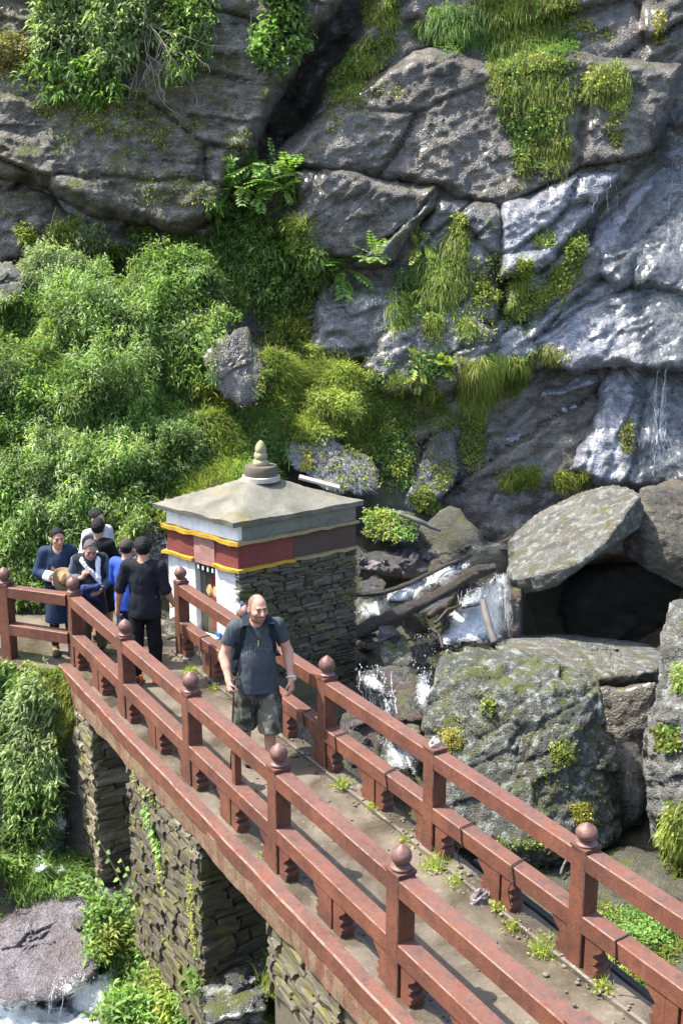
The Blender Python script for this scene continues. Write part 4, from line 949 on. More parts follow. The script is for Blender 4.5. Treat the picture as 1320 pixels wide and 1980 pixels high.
M['old_plaster'] = paint_mat('old_plaster', (0.11, 0.11, 0.085), (0.21, 0.205, 0.165), (0.05, 0.055, 0.025), 0.85, 0.7)
p = MB(); p.add(*quad_prism(sA + uR * .06 + uL * .14, sB - uR * .06 + uL * .06, sD - uR * .06 - uL * .06, sC + uR * .14 - uL * .06, -1.2, 1.70)); p.build('wall_core', M['mortar'], shrine)
def wall_strip(name, u0, u1, z0, z1, d, mat, left=True, proud=0.0, amp=0.01, seed=1, st=0.05):
    """hand-plastered strip of a wall face with a wavy surface"""
    O, U, Nn = (sA, uL, nLeft) if left else (sA, uR, nRight)
    nu, nz = max(2, int((u1 - u0) / st) + 1), max(2, int((z1 - z0) / st) + 1)
    uu, zz = np.meshgrid(np.linspace(u0, u1, nu), np.linspace(z0, z1, nz))
    fr = np.stack([O + U * a + Nn * proud + np.array([0, 0, b]) for a, b in zip(uu.ravel(), zz.ravel())])
    w = fbm(fr, 3.0, 4, seed)[:, None] * amp + fbm(fr, 11, 3, seed + 1)[:, None] * amp * 0.3
    fr = fr + Nn * w + np.array([0, 0, 1]) * fbm(fr, 5, 3, seed + 2)[:, None] * amp * 0.8
    bk = np.stack([O + U * a + Nn * (proud - d) + np.array([0, 0, b]) for a, b in zip(uu.ravel(), zz.ravel())])
    I = np.arange(nu * nz).reshape(nz, nu); n = nu * nz
    Fq = [tuple(f) for f in grid_faces(I)] + [tuple(f[::-1] + n) for f in grid_faces(I)]
    ring = list(I[0, :]) + list(I[1:, -1]) + list(I[-1, -2::-1]) + list(I[-2:0:-1, 0])
    for k in range(len(ring)):
        a, b = ring[k], ring[(k + 1) % len(ring)]
        Fq.append((b, a, a + n, b + n))
    o = mk(name, np.concatenate([fr, bk]), Fq, mat, shrine)
    bm = bmesh.new(); bm.from_mesh(o.data); bmesh.ops.recalc_face_normals(bm, faces=bm.faces); bm.to_mesh(o.data); bm.free()
    return o
DU0, DU1 = 0.475, 0.90          # door opening along the left wall
ZL, ZU, ZE = 1.03, 1.405, 1.68
wall_strip('white_wall', 0.0, DU0, -0.35, ZL - 0.02, 0.14, M['white'], seed=301)
wall_strip('white_wall', DU1, LL, -0.35, ZL - 0.02, 0.14, M['white'], seed=305)
wall_strip('white_wall', 0.0, LL, ZU + 0.045, ZE, 0.14, M['white'], seed=309)
wall_strip('red_panel', 0.0, DU0 - 0.003, ZL + 0.028, ZU - 0.002, 0.14, M['band_red'], seed=313)
wall_strip('lintel_panel', DU0, DU1, ZL - 0.035, ZU - 0.003, 0.17, M['band_pale'], proud=0.012, seed=317)
wall_strip('red_panel', DU1 + 0.003, LL, ZL + 0.028, ZU - 0.002, 0.14, M['band_red'], seed=321)
for a, b, z, s_ in ((-0.06, DU0 + 0.0, ZL, 331), (DU1 + 0.0, LL + 0.07, ZL, 335), (-0.05, LL + 0.07, ZU, 339)):
    wall_strip('yellow_ledge', a, b, z - 0.016, z + 0.026 + (0.015 if z == ZU else 0), 0.14, M['yellow'], proud=0.055, amp=0.016, seed=s_)
# door: blue frame, dark niche, painted roundels, row of little blocks above
p = MB()
def lw(u, z, out): return sA + uL * u + nLeft * out + np.array([0, 0, z])
def lbox(name, u0, u1, z0, z1, o0, o1, mat, parent=shrine, ch=0.0):
    m = MB(); V = [lw(u, z, o) for z in (z0, z1) for u, o in ((u0, o0), (u1, o0), (u1, o1), (u0, o1))]
    m.add(V, [(3, 2, 1, 0), (4, 5, 6, 7), (0, 1, 5, 4), (1, 2, 6, 5), (2, 3, 7, 6), (3, 0, 4, 7)]); return m.build(name, mat, parent)
door = lbox('door', DU0 + 0.012, DU1 - 0.12, -0.3, ZL - 0.16, -0.135, -0.10, M['blue'])
lbox('door_panel', DU0 + 0.04, DU0 + 0.19, 0.05, ZL - 0.22, -0.098, -0.085, paint_mat('door_red', (0.16, 0.03, 0.03), (0.25, 0.05, 0.04), (0.08, 0.03, 0.02)), door)
lbox('niche', DU1 - 0.118, DU1 - 0.002, -0.3, ZL - 0.16, -0.13, -0.09, M['old_plaster'])
gold = paint_mat('roundel_gold', (0.50, 0.34, 0.14), (0.62, 0.45, 0.22), (0.25, 0.10, 0.06))
for u, z in ((DU0 + 0.10, 0.60), (DU0 + 0.235, 0.60)):
    m = MB(); c = lw(u, z, -0.083)
    for rr, dz in ((0.062, 0.0), (0.040, 0.008)):
        ring = [c + uL * rr * math.cos(a) + np.array([0, 0, rr * 1.3 * math.sin(a)]) + nLeft * dz for a in np.linspace(0, 2 * math.pi, 17)[:-1]]
        back = [q - nLeft * 0.02 for q in ring]
        m.add(ring + back, [tuple(range(16))] + [(i, (i + 1) % 16, 16 + (i + 1) % 16, 16 + i) for i in range(16)], 0)
    m.build('roundel', gold, door)
wp = plain('block_white', (0.75, 0.75, 0.72), 0.8); bk = plain('block_black', (0.02, 0.025, 0.03), 0.7); gr = plain('block_green', (0.04, 0.16, 0.09), 0.7)
fr = lbox('door_head', DU0 + 0.006, DU1 - 0.006, ZL - 0.158, ZL - 0.038, -0.14, -0.055, M['blue'])
for k in range(4):
    u = DU0 + 0.03 + k * 0.1
    lbox('head_block', u, u + 0.06, ZL - 0.15, ZL - 0.045, -0.053, -0.01, (bk, gr, bk, gr)[k], fr)
    lbox('head_block', u + 0.014, u + 0.046, ZL - 0.125, ZL - 0.07, -0.009, 0.0, wp, fr)
lbox('blue_skirting', DU0 - 0.1, DU0 - 0.003, -0.3, 0.06, 0.004, 0.03, M['blue'])
lbox('threshold', DU0 - 0.08, DU1 + 0.1, -0.33, 0.0, 0.0, 0.16, M['white'])
# right wall
wall_strip('red_panel', 0.06, 0.88, ZL + 0.03, ZU - 0.002, 0.12, M['band_red'], False, seed=341)
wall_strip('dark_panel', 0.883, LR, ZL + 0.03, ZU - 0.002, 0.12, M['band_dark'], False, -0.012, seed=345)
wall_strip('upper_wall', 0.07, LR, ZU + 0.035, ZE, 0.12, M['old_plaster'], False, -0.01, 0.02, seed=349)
wall_strip('weathered_ledge', -0.05, LR + 0.03, ZU - 0.004, ZU + 0.036, 0.15, M['ledge_old'], False, 0.05, 0.018, seed=353)
wall_strip('yellow_ledge', -0.05, 0.9, ZL - 0.012, ZL + 0.026, 0.15, M['yellow'], False, 0.05, 0.016, seed=357)
wall_strip('weathered_ledge', 0.903, LR + 0.03, ZL - 0.014, ZL + 0.028, 0.15, M['ledge_old'], False, 0.045, 0.018, seed=361)
wl = wall_strip('stone_wall', 0.05, LR - 0.03, -1.2, ZL - 0.016, 0.1, M['mortar'], False, -0.06, 0.01, seed=365)
stone_face(wl, sA, uR, LR, -1.05, ZL - 0.02, nRight, 'slate_dark', 0.060, 0.22, 0.15, 17, 'shrine')
# roof: low pyramid of concrete with a rough edge
def roof_mat():
    m = Mat('roof_concrete'); P = m.coord('World')
    n1 = m.noise(P, 2.2, 7, 0.65, 0.4); n2 = m.noise(P, 14, 7, 0.75); n3 = m.noise(P, 60, 5, 0.7)
    c = m.mix(m.ramp(n1, [(0.35, 0.0), (0.65, 1.0)]), (0.095, 0.092, 0.074), (0.185, 0.178, 0.148))
    c = m.mix(m.ramp(n2, [(0.56, 0.0), (0.68, 0.8)]), c, (0.09, 0.085, 0.06))
    c = m.mix(m.ramp(m.noise(P, 1.7, 6, 0.7), [(0.58, 0.0), (0.68, 0.6)]), c, (0.20, 0.15, 0.04))
    c = m.mix(0.5, c, m.ramp(n3, [(0.3, 0.6), (0.7, 1.35)]), 'MULTIPLY')
    m.set(color=c, rough=0.92, spec=0.2); b = m.bump(n2, 0.5, 0.03); m.bump(n3, 0.5, 0.01, b); return m.m
M['roof'] = roof_mat()
ov = 0.17
rc = [sA - uR * 0.13 - uL * 0.09, sB + uR * 0.06 - uL * 0.09, sD + uR * 0.06 + uL * 0.15, sC - uR * 0.13 + uL * 0.15]
ctr = (sA + sD) / 2
n = 26; s_, t_ = np.meshgrid(np.linspace(0, 1, n + 1), np.linspace(0, 1, n + 1))
s_, t_ = s_.ravel(), t_.ravel()
b4 = ((1 - s_) * (1 - t_))[:, None] * rc[0] + (s_ * (1 - t_))[:, None] * rc[1] + (s_ * t_)[:, None] * rc[2] + ((1 - s_) * t_)[:, None] * rc[3]
rad = np.maximum(np.abs(s_ - 0.5), np.abs(t_ - 0.5)) * 2
hgt = 1.735 + 0.43 * (1 - rad) ** 1.0 - 0.02 * np.sin(rad * math.pi)
top = b4.copy(); top[:, 2] = hgt + 0.012 * fbm(b4, 4, 4, 77)
edge = (rad > 0.999)
top[edge, :2] += 0.02 * np.stack([fbm(b4, 6, 3, 78), fbm(b4, 6, 3, 79)], 1)[edge]
bot = top.copy(); bot[:, 2] = 1.662 + 0.01 * fbm(b4, 6, 3, 80)
bot[edge, :2] += (ctr[:2] - bot[edge, :2]) * 0.012
I = np.arange((n + 1) ** 2).reshape(n + 1, n + 1); N_ = (n + 1) ** 2
Fq = [tuple(f) for f in grid_faces(I)] + [tuple(f[::-1] + N_) for f in grid_faces(I)]
ring = list(I[0, :]) + list(I[1:, -1]) + list(I[-1, -2::-1]) + list(I[-2:0:-1, 0])
for k in range(len(ring)):
    a, b = ring[k], ring[(k + 1) % len(ring)]; Fq.append((b, a, a + N_, b + N_))
roof = mk('roof', np.concatenate([top, bot]), Fq, M['roof'], shrine)
auto_smooth(roof, 35)
M['mortar_pale'] = plain('pale_mortar', (0.33, 0.31, 0.26), 0.95, 0.5, 14)
fin_c = ctr + np.array([0, 0, 2.105])
M['fin'] = paint_mat('finial_stone', (0.19, 0.175, 0.095), (0.31, 0.29, 0.18), (0.16, 0.15, 0.05), 0.8)
m = MB(); m.lathe(fin_c, [(0.275, -0.05), (0.27, 0.012), (0.255, 0.02), (0.001, 0.022)], 28); o = m.build('mortar_ring', M['mortar_pale'], roof); auto_smooth(o)
m = MB(); m.lathe(fin_c + (0, 0, 0.015), [(0.235, 0.0), (0.24, 0.05), (0.235, 0.12), (0.22, 0.145), (0.001, 0.15)], 28); o = m.build('finial_base', M['mortar'], roof); auto_smooth(o)
for prof in ([(0.0, 0.16), (0.120, 0.16), (0.128, 0.19), (0.118, 0.235), (0.098, 0.255), (0.0, 0.256)], [(0.0, 0.2565), (0.085, 0.257), (0.10, 0.285), (0.105, 0.32), (0.09, 0.365), (0.08, 0.375), (0.0, 0.376)],
             [(0.0, 0.3765), (0.083, 0.377), (0.088, 0.405), (0.085, 0.44), (0.068, 0.49), (0.045, 0.535), (0.018, 0.57), (0.0, 0.578)]):
    m = MB(); m.lathe(fin_c, [(max(q[0] * 0.92, 0.0005), 0.16 + (q[1] - 0.16) * 0.86) for q in prof], 18)
    o = m.build('finial', M['fin'], roof); auto_smooth(o, 50)
    V = np.array([v.co for v in o.data.vertices]); V += 0.006 * np.stack([fbm(V, 14, 3, 5), fbm(V, 14, 3, 6), fbm(V, 14, 3, 7)], 1); o.data.vertices.foreach_set('co', V.astype(np.float32).ravel())
bA, bB = at(578, 922, 16.2), at(656, 943, 16.2)
m = MB(); m.prism(bA, bB, 0.22, 0.035, ch=0.004); tag(m.build('wooden_board', plain('weathered_board', (0.30, 0.27, 0.24), 0.9, 0.4, 12)), 'weathered grey board lying on the back slope of the shrine roof', 'board')
# ------------------------------------------------------------------ logs and driftwood
M['bark'] = rock_mat('wet_log', (0.016, 0.014, 0.012), (0.10, 0.085, 0.07), (0.07, 0.045, 0.03), wet=1.0, moss=0.0, sc_=4, streak=0.2)
M['wood_grey'] = plain('bleached_wood', (0.10, 0.094, 0.086), 0.7, 0.4, 14)
M['wood_red'] = plain('red_driftwood', (0.042, 0.029, 0.022), 0.6, 0.5, 12)
def log(name, pts, rads, mat, label, n=12, cat='log', wob=0.03, seed=1):
    P = np.array(pts, float)
    t = np.linspace(0, 1, len(P)); tt = np.linspace(0, 1, 26)
    Q = np.stack([np.interp(tt, t, P[:, k]) for k in range(3)], 1)
    for _ in range(2): Q[1:-1] = (Q[:-2] + 2 * Q[1:-1] + Q[2:]) / 4
    R = np.interp(tt, np.linspace(0, 1, len(rads)), rads)
    m = MB(); m.tube(Q, R, n)
    V = np.array(m.V); V += wob * np.stack([fbm(V, 3, 4, seed), fbm(V, 3, 4, seed + 1), fbm(V, 3, 4, seed + 2)], 1) + wob * 0.25 * fbm(V, 20, 2, seed + 4)[:, None]
    m.V = [tuple(v) for v in V]
    return tag(m.build(name, mat, smooth=True), label, cat)
log('log', A_((660, 1238, 15.5), (760, 1192, 15.9), (850, 1148, 16.5), (905, 1115, 17.0), (950, 1100, 17.3)), [0.10, 0.10, 0.09, 0.085, 0.08], M['bark'], 'thick dark wet log lying slantwise across the stream beside the shrine', wob=0.02)
log('log', A_((670, 1153, 16.2), (745, 1146, 16.4), (800, 1123, 16.8), (880, 1085, 17.6), (950, 1056, 18.4), (999, 1036, 18.7)), [0.042, 0.04, 0.038, 0.035, 0.032, 0.028], M['bark'], 'long thin dark log above the thick one, reaching the huge boulder', 10, wob=0.012, seed=9)
log('log', A_((895, 1113, 17.05), (925, 1103, 17.15), (952, 1098, 17.25)), [0.085, 0.10, 0.07], M['bark'], 'short broken stump of wood at the upper end of the thick log', wob=0.03, seed=13)
log('log', A_((932, 1163, 16.35), (942, 1200, 16.0), (955, 1245, 15.7)), [0.05, 0.06, 0.055], M['wood_grey'], 'short bleached log standing in the right-hand cascade', 10, wob=0.012, seed=15)
log('branch', A_((772, 992, 18.0), (810, 1008, 17.9), (852, 1026, 17.9)), [0.035, 0.045, 0.03], M['wood_grey'], 'short fallen branch on the mossy rock behind the shrine', 8, 'branch', 0.012, 17)
for i, (a, b, rr, lb) in enumerate([((828, 1192, 15.9), (870, 1178, 16.2), 0.05, 'splintered red-brown driftwood just below the thick log'), ((840, 1205, 15.8), (890, 1170, 16.2), 0.025, 'thin red-brown stick leaning beside the splintered driftwood'),
                                    ((690, 1216, 15.6), (745, 1190, 15.9), 0.03, 'reddish stick lying on top of the left end of the thick log'), ((835, 1215, 15.6), (856, 1255, 15.2), 0.03, 'dark crooked stick below the driftwood'),
                                    ((1085, 1690, 11.0), (1112, 1628, 11.5), 0.012, 'thin bent twig in the gap right of the mossy boulder'), ((1110, 1690, 11.0), (1140, 1665, 11.2), 0.01, 'thin short twig lying below the bent twig in the gap')]):
    a, b = at(*a), at(*b); mid = (a + b) / 2 + np.array([0, 0, 0.05])
    log('stick', [a, mid, b], [rr, rr * 1.1, rr * 0.6], M['wood_red'] if i < 4 else M['wood_grey'], lb, 7, 'stick', 0.02, 30 + i)

# ------------------------------------------------------------------ water
def foam_mat(name, lo, hi, flow=(3, 3, 0.8), tint=(0.84, 0.88, 0.91)):
    m = Mat(name); P = m.coord('World')
    s1 = m.noise(m.mapping(P, flow), 9.0, 5, 0.72, 0.9); s2 = m.noise(P, 9, 4, 0.7)
    ed = m.sep(m.attr())[0]
    f = m.ramp(m.math('SUBTRACT', m.math('ADD', m.math('MULTIPLY', s1, 0.75), m.math('MULTIPLY', s2, 0.25)), m.math('MULTIPLY', m.math('SUBTRACT', 1.0, ed), 0.34)), [(lo, 0.0), (hi, 1.0)])
    m.set(color=tint, rough=0.45, spec=0.5)
    g = m.n.new('ShaderNodeBsdfGlossy'); g.inputs['Roughness'].default_value = 0.06; g.inputs['Color'].default_value = (0.8, 0.85, 0.9, 1)
    t = m.n.new('ShaderNodeBsdfTransparent'); t.inputs['Color'].default_value = (0.93, 0.95, 0.94, 1)
    fr = m.n.new('ShaderNodeFresnel'); fr.inputs['IOR'].default_value = 1.33
    mx = m.n.new('ShaderNodeMixShader'); m.l.new(fr.outputs[0], mx.inputs[0]); m.l.new(t.outputs[0], mx.inputs[1]); m.l.new(g.outputs[0], mx.inputs[2])
    mm = m.n.new('ShaderNodeMixShader'); m.l.new(f, mm.inputs[0]); m.l.new(mx.outputs[0], mm.inputs[1]); m.l.new(m.b.outputs[0], mm.inputs[2])
    m.l.new(mm.outputs[0], m.out.inputs['Surface'])
    b = m.n.new('ShaderNodeBump'); b.inputs['Strength'].default_value = 0.7; b.inputs['Distance'].default_value = 0.05
    m.l.new(s1, b.inputs['Height'])
    for nd in (m.b, g, fr): m.l.new(b.outputs[0], nd.inputs['Normal'])
    return m.m
M['white_water'] = foam_mat('white_water', 0.24, 0.50, (3.5, 3.5, 1.3))
M['thin_water'] = foam_mat('thin_water', 0.50, 0.86, (7, 7, 0.5))
M['foam'] = foam_mat('foam_pool', 0.28, 0.50, (1, 1, 1), (0.80, 0.84, 0.86))
def drape(name, poly, mat, step=4.0, off=0.05, lump=0.04, seed=1, smooth_it=2):
    poly = np.array(poly, float)
    x0, y0 = poly.min(0); x1, y1 = poly.max(0)
    X, Y = np.meshgrid(np.arange(x0, x1 + step, step), np.arange(y0, y1 + step, step))
    sd = poly_sd(X.ravel(), Y.ravel(), poly) + 5 * fbm(np.stack([X.ravel(), Y.ravel(), 0 * X.ravel()], 1), 0.05, 3, seed)
    Yd = np.full(X.size, np.nan); Nn = np.zeros((X.size, 3))
    for i in np.where(sd > -step * 2)[0]:
        p, n = hit(X.flat[i], Y.flat[i])
        if p is not None: Yd[i] = p[1]; Nn[i] = n
    Yg = Yd.reshape(X.shape)
    for _ in range(smooth_it):                     # water smooths over the bed: neighbourhood mean of the distance
        pad = np.pad(Yg, 1, constant_values=np.nan)
        st = np.stack([pad[1 + a:1 + a + Yg.shape[0], 1 + b:1 + b + Yg.shape[1]] for a in (-1, 0, 1) for b in (-1, 0, 1)])
        with np.errstate(all='ignore'):
            mean = np.nanmean(st, 0); mn = np.nanmin(st, 0)
        Yg = np.where(np.isnan(Yg), np.nan, np.minimum(0.35 * mn + 0.65 * mean, Yg))
    Yd = Yg.ravel()
    P = at(X.ravel(), Y.ravel(), np.nan_to_num(Yd, nan=15.0))
    ed = np.clip(sd / 12.0, 0, 1)
    o_ = off * (0.25 + 0.75 * ed) + lump * (0.5 + 0.5 * fbm(P * np.array([1, 1, 0.5]), 6, 4, seed + 3)) * ed
    P = at(X.ravel(), Y.ravel(), np.nan_to_num(Yd, nan=15.0) - o_); P[:, 2] += 0.3 * o_
    Fq = grid_faces(np.arange(X.size).reshape(X.shape))
    ok = (sd > -step) & ~np.isnan(Yd)
    Yq = Yd[Fq]
    with np.errstate(all='ignore'):
        Fq = Fq[ok[Fq].all(1) & (np.nanmax(Yq, 1) - np.nanmin(Yq, 1) < 0.9)]
    if len(Fq) == 0: return None
    used = np.unique(Fq); mp = np.full(X.size, -1); mp[used] = np.arange(len(used))
    o = mk(name, P[used], mp[Fq][:, ::-1], mat, smooth=True, col=np.repeat(np.clip(sd / 30.0, 0, 1)[used][:, None], 3, 1))
    o['kind'] = 'structure'; return o
drape('stream', [(688, 1158), (740, 1148), (800, 1122), (860, 1092), (905, 1083), (925, 1098), (880, 1118), (850, 1135), (808, 1160), (775, 1190), (745, 1206), (688, 1208)], M['white_water'], 3.5, 0.06, 0.06, 3)
drape('stream', [(880, 1165), (915, 1140), (955, 1108), (985, 1106), (990, 1160), (988, 1225), (955, 1250), (860, 1258), (820, 1240), (850, 1215)], M['white_water'], 3.5, 0.06, 0.06, 5)
drape('stream', [(800, 1222), (850, 1235), (850, 1270), (815, 1295), (790, 1300), (798, 1250)], M['thin_water'], 3.5, 0.05, 0.04, 7)
drape('stream', [(690, 1298), (728, 1296), (755, 1330), (760, 1400), (735, 1400), (705, 1345)], M['white_water'], 3.5, 0.05, 0.05, 9)
drape('stream', [(800, 1305), (838, 1296), (842, 1340), (818, 1378), (802, 1360)], M['white_water'], 3.5, 0.05, 0.05, 11)
drape('stream', [(725, 1420), (770, 1432), (815, 1440), (810, 1500), (740, 1500)], M['white_water'], 3.5, 0.06, 0.06, 13)
drape('stream', [(860, 1050), (920, 1030), (990, 1020), (995, 1075), (930, 1095), (880, 1090)], M['thin_water'], 4, 0.03, 0.02, 14)
drape('stream', [(60, 1600), (95, 1575), (130, 1550), (140, 1600), (120, 1640), (145, 1700), (60, 1700), (65, 1650)], M['white_water'], 3.5, 0.05, 0.05, 15)
0 and drape('stream', [(-80, 1735), (40, 1722), (150, 1745), (185, 1800), (170, 1880), (95, 1945), (-80, 1945)], M['thin_water'], 4, 0.02, 0.015, 17)
drape('stream', [(120, 1900), (190, 1880), (235, 1850), (235, 1910), (200, 1960), (160, 1990), (110, 1990)], M['white_water'], 3.5, 0.05, 0.06, 19)
drape('stream', [(-80, 1940), (70, 1925), (160, 1955), (230, 1985), (230, 2040), (-80, 2040)], M['foam'], 4, 0.10, 0.06, 21)
drape('stream', [(150, 1690), (230, 1700), (300, 1800), (240, 1830), (170, 1780)], M['thin_water'], 4, 0.05, 0.04, 23)
drape('stream', [(420, 1960), (520, 1940), (530, 2000), (420, 2000)], M['white_water'], 4, 0.05, 0.04, 24)
drape('stream', [(1150, 1425), (1250, 1420), (1240, 1600), (1190, 1600)], M['thin_water'], 4, 0.03, 0.02, 25)
# films and strands of the waterfall on the right
drape('waterfall', [(1255, 240), (1420, 160), (1420, 545), (1180, 545), (1200, 440), (1270, 340)], M['thin_water'], 5, 0.03, 0.02, 26)
drape('waterfall', [(1225, 540), (1420, 540), (1420, 930), (1230, 925), (1215, 800), (1240, 680)], M['thin_water'], 5, 0.03, 0.02, 27)
def strands(name, n, x0, x1, y0, y1, seed, w=(0.006, 0.02), slant=0.0, off=0.06):
    r = random.Random(seed); V, Fc = [], []
    for k in range(n):
        x = r.uniform(x0, x1); a = r.uniform(y0, y0 + (y1 - y0) * 0.5); b = r.uniform(a + (y1 - a) * 0.5, y1)
        ys = np.arange(a, b, 9.0); last = None; pts = []
        for j, y in enumerate(ys):
            xx = x + slant * (y - a) + 2.5 * math.sin(y * 0.03 + k) + r.uniform(-1, 1)
            p, nn_ = hit(xx, y)
            if p is None: continue
            p = p + nn_ * off
            if last is not None and p[1] > last + 0.03: p = at(xx, y, last + 0.01)
            last = p[1]; pts.append(p)
        if len(pts) < 3: continue
        ww = r.uniform(*w); base = len(V)
        for j, p in enumerate(pts):
            q = ww * (0.4 + 0.6 * math.sin(math.pi * (j + 0.5) / len(pts))) * r.uniform(0.6, 1.3)
            V += [p + np.array([-q, 0, 0]), p + np.array([0, -q * 1.2, 0]), p + np.array([q, 0, 0]), p + np.array([0, q * 1.2, 0])]
        for j in range(len(pts) - 1):
            for i in range(4):
                Fc.append((base + j * 4 + i, base + j * 4 + (i + 1) % 4, base + j * 4 + 4 + (i + 1) % 4, base + j * 4 + 4 + i))
    o = mk(name, np.array(V), Fc, M['strand'], smooth=True); o['kind'] = 'structure'
ms = Mat('falling_water'); ms.set(color=(0.80, 0.84, 0.88), rough=0.3, spec=0.5)
ms.set(alpha=ms.ramp(ms.noise(ms.mapping(ms.coord('World'), (6, 6, 2.0)), 6, 3, 0.7), [(0.38, 0.05), (0.64, 0.75)]))
M['strand'] = ms.m
strands('waterfall', 26, 1262, 1290, 690, 925, 3, (0.002, 0.008), -0.05)
strands('waterfall', 45, 1225, 1400, 780, 925, 5, (0.0012, 0.003), -0.02)
strands('waterfall', 8, 1295, 1330, 220, 560, 6, (0.002, 0.004), -0.05)
strands('waterfall', 6, 1140, 1250, 330, 450, 7, (0.002, 0.004), 0.0, 0.12)
strands('stream', 16, 885, 985, 1110, 1245, 9, (0.002, 0.006), -0.12, 0.08)
strands('stream', 14, 690, 760, 1295, 1400, 11, (0.002, 0.006), 0.10, 0.07)
strands('stream', 8, 800, 835, 1300, 1375, 13, (0.002, 0.006), -0.05, 0.07)
strands('stream', 14, 100, 235, 1890, 1985, 15, (0.002, 0.005), -0.25, 0.08)
strands('stream', 10, 735, 812, 1425, 1500, 16, (0.002, 0.006), 0.1, 0.08)

def spray(poly, n, r0, r1, seed, off=0.09):
    """broken foam: clusters of small lumps and drops along a cascade"""
    g_ = np.random.default_rng(seed); pa = np.array(poly, float); V, Fc = [], []
    oc = np.array([(1, 0, 0), (-1, 0, 0), (0, 1, 0), (0, -1, 0), (0, 0, 1), (0, 0, -1)], float); of = np.array([(0, 2, 4), (2, 1, 4), (1, 3, 4), (3, 0, 4), (2, 0, 5), (1, 2, 5), (3, 1, 5), (0, 3, 5)])
    px = g_.uniform(pa[:, 0].min() - 6, pa[:, 0].max() + 6, n * 3); py = g_.uniform(pa[:, 1].min() - 4, pa[:, 1].max() + 4, n * 3)
    nz = fbm(np.stack([px, py * 0.6, 0 * px], 1), 0.09, 3, seed)
    k = 0
    for i in np.where((poly_sd(px, py, pa) > 2) & (nz > -0.4))[0]:
        p, nn_ = hit(px[i], py[i])
        if p is None: continue
        r = g_.uniform(r0, r1) * g_.uniform(0.4, 1.0); p = p + nn_ * g_.uniform(0.02, off) + np.array([0, 0, g_.uniform(0, off * 0.5)])
        V.append(p + oc * r * g_.uniform(0.5, 1.2, 3) * np.array([1, 1, g_.choice([1.0, 2.2])])); Fc.append(of + k * 6); k += 1
        if k >= n: break
    o = mk('stream', np.concatenate(V), np.concatenate(Fc), M['drops'], smooth=True); o['kind'] = 'structure'
md = Mat('foam_drops'); md.set(color=(0.82, 0.86, 0.89), rough=0.35, spec=0.5, alpha=0.55); M['drops'] = md.m
spray([(690, 1160), (740, 1150), (800, 1124), (860, 1094), (910, 1086), (880, 1118), (808, 1160), (775, 1190), (745, 1206), (690, 1206)], 420, 0.004, 0.012, 1)
spray([(870, 1180), (915, 1140), (955, 1108), (988, 1108), (990, 1230), (955, 1252), (830, 1258), (800, 1240)], 1080, 0.004, 0.012, 2)
spray([(800, 1230), (850, 1240), (840, 1290), (790, 1300)], 150, 0.004, 0.012, 3)
spray([(690, 1295), (735, 1295), (765, 1340), (765, 1400), (730, 1400), (700, 1345)], 300, 0.004, 0.012, 4)
spray([(800, 1300), (838, 1298), (842, 1345), (815, 1380)], 156, 0.004, 0.012, 5)
spray([(725, 1420), (815, 1440), (810, 1500), (735, 1500)], 300, 0.004, 0.012, 6)
spray([(60, 1600), (130, 1552), (140, 1600), (145, 1700), (60, 1700)], 270, 0.004, 0.012, 7)
spray([(110, 1900), (235, 1860), (235, 1920), (190, 1990), (100, 1990)], 360, 0.004, 0.012, 8)
# ------------------------------------------------------------------ foliage
def leaf_mat(name, rough=0.55, tr=0.42):
    m = Mat(name); c = m.attr()
    m.set(color=c, rough=rough, spec=0.35)
    t = m.n.new('ShaderNodeBsdfTranslucent')
    m.l.new(m.mix(1.0, c, (1.25, 1.35, 0.7), 'MULTIPLY'), t.inputs['Color'])
    mx = m.n.new('ShaderNodeMixShader'); mx.inputs[0].default_value = tr
    m.l.new(m.b.outputs[0], mx.inputs[1]); m.l.new(t.outputs[0], mx.inputs[2]); m.l.new(mx.outputs[0], m.out.inputs['Surface'])
    return m.m
M['leaf'] = leaf_mat('leaf')
M['grass'] = leaf_mat('grass_blade', 0.5, 0.4)
M['twig'] = plain('twig', (0.16, 0.13, 0.10), 0.9, 0.4, 20)
def unit(v): return v / (np.linalg.norm(v, axis=-1, keepdims=True) + 1e-9)
def perp(D, R):
    """unit vectors across D, random about it"""
    return unit(np.cross(D, R))
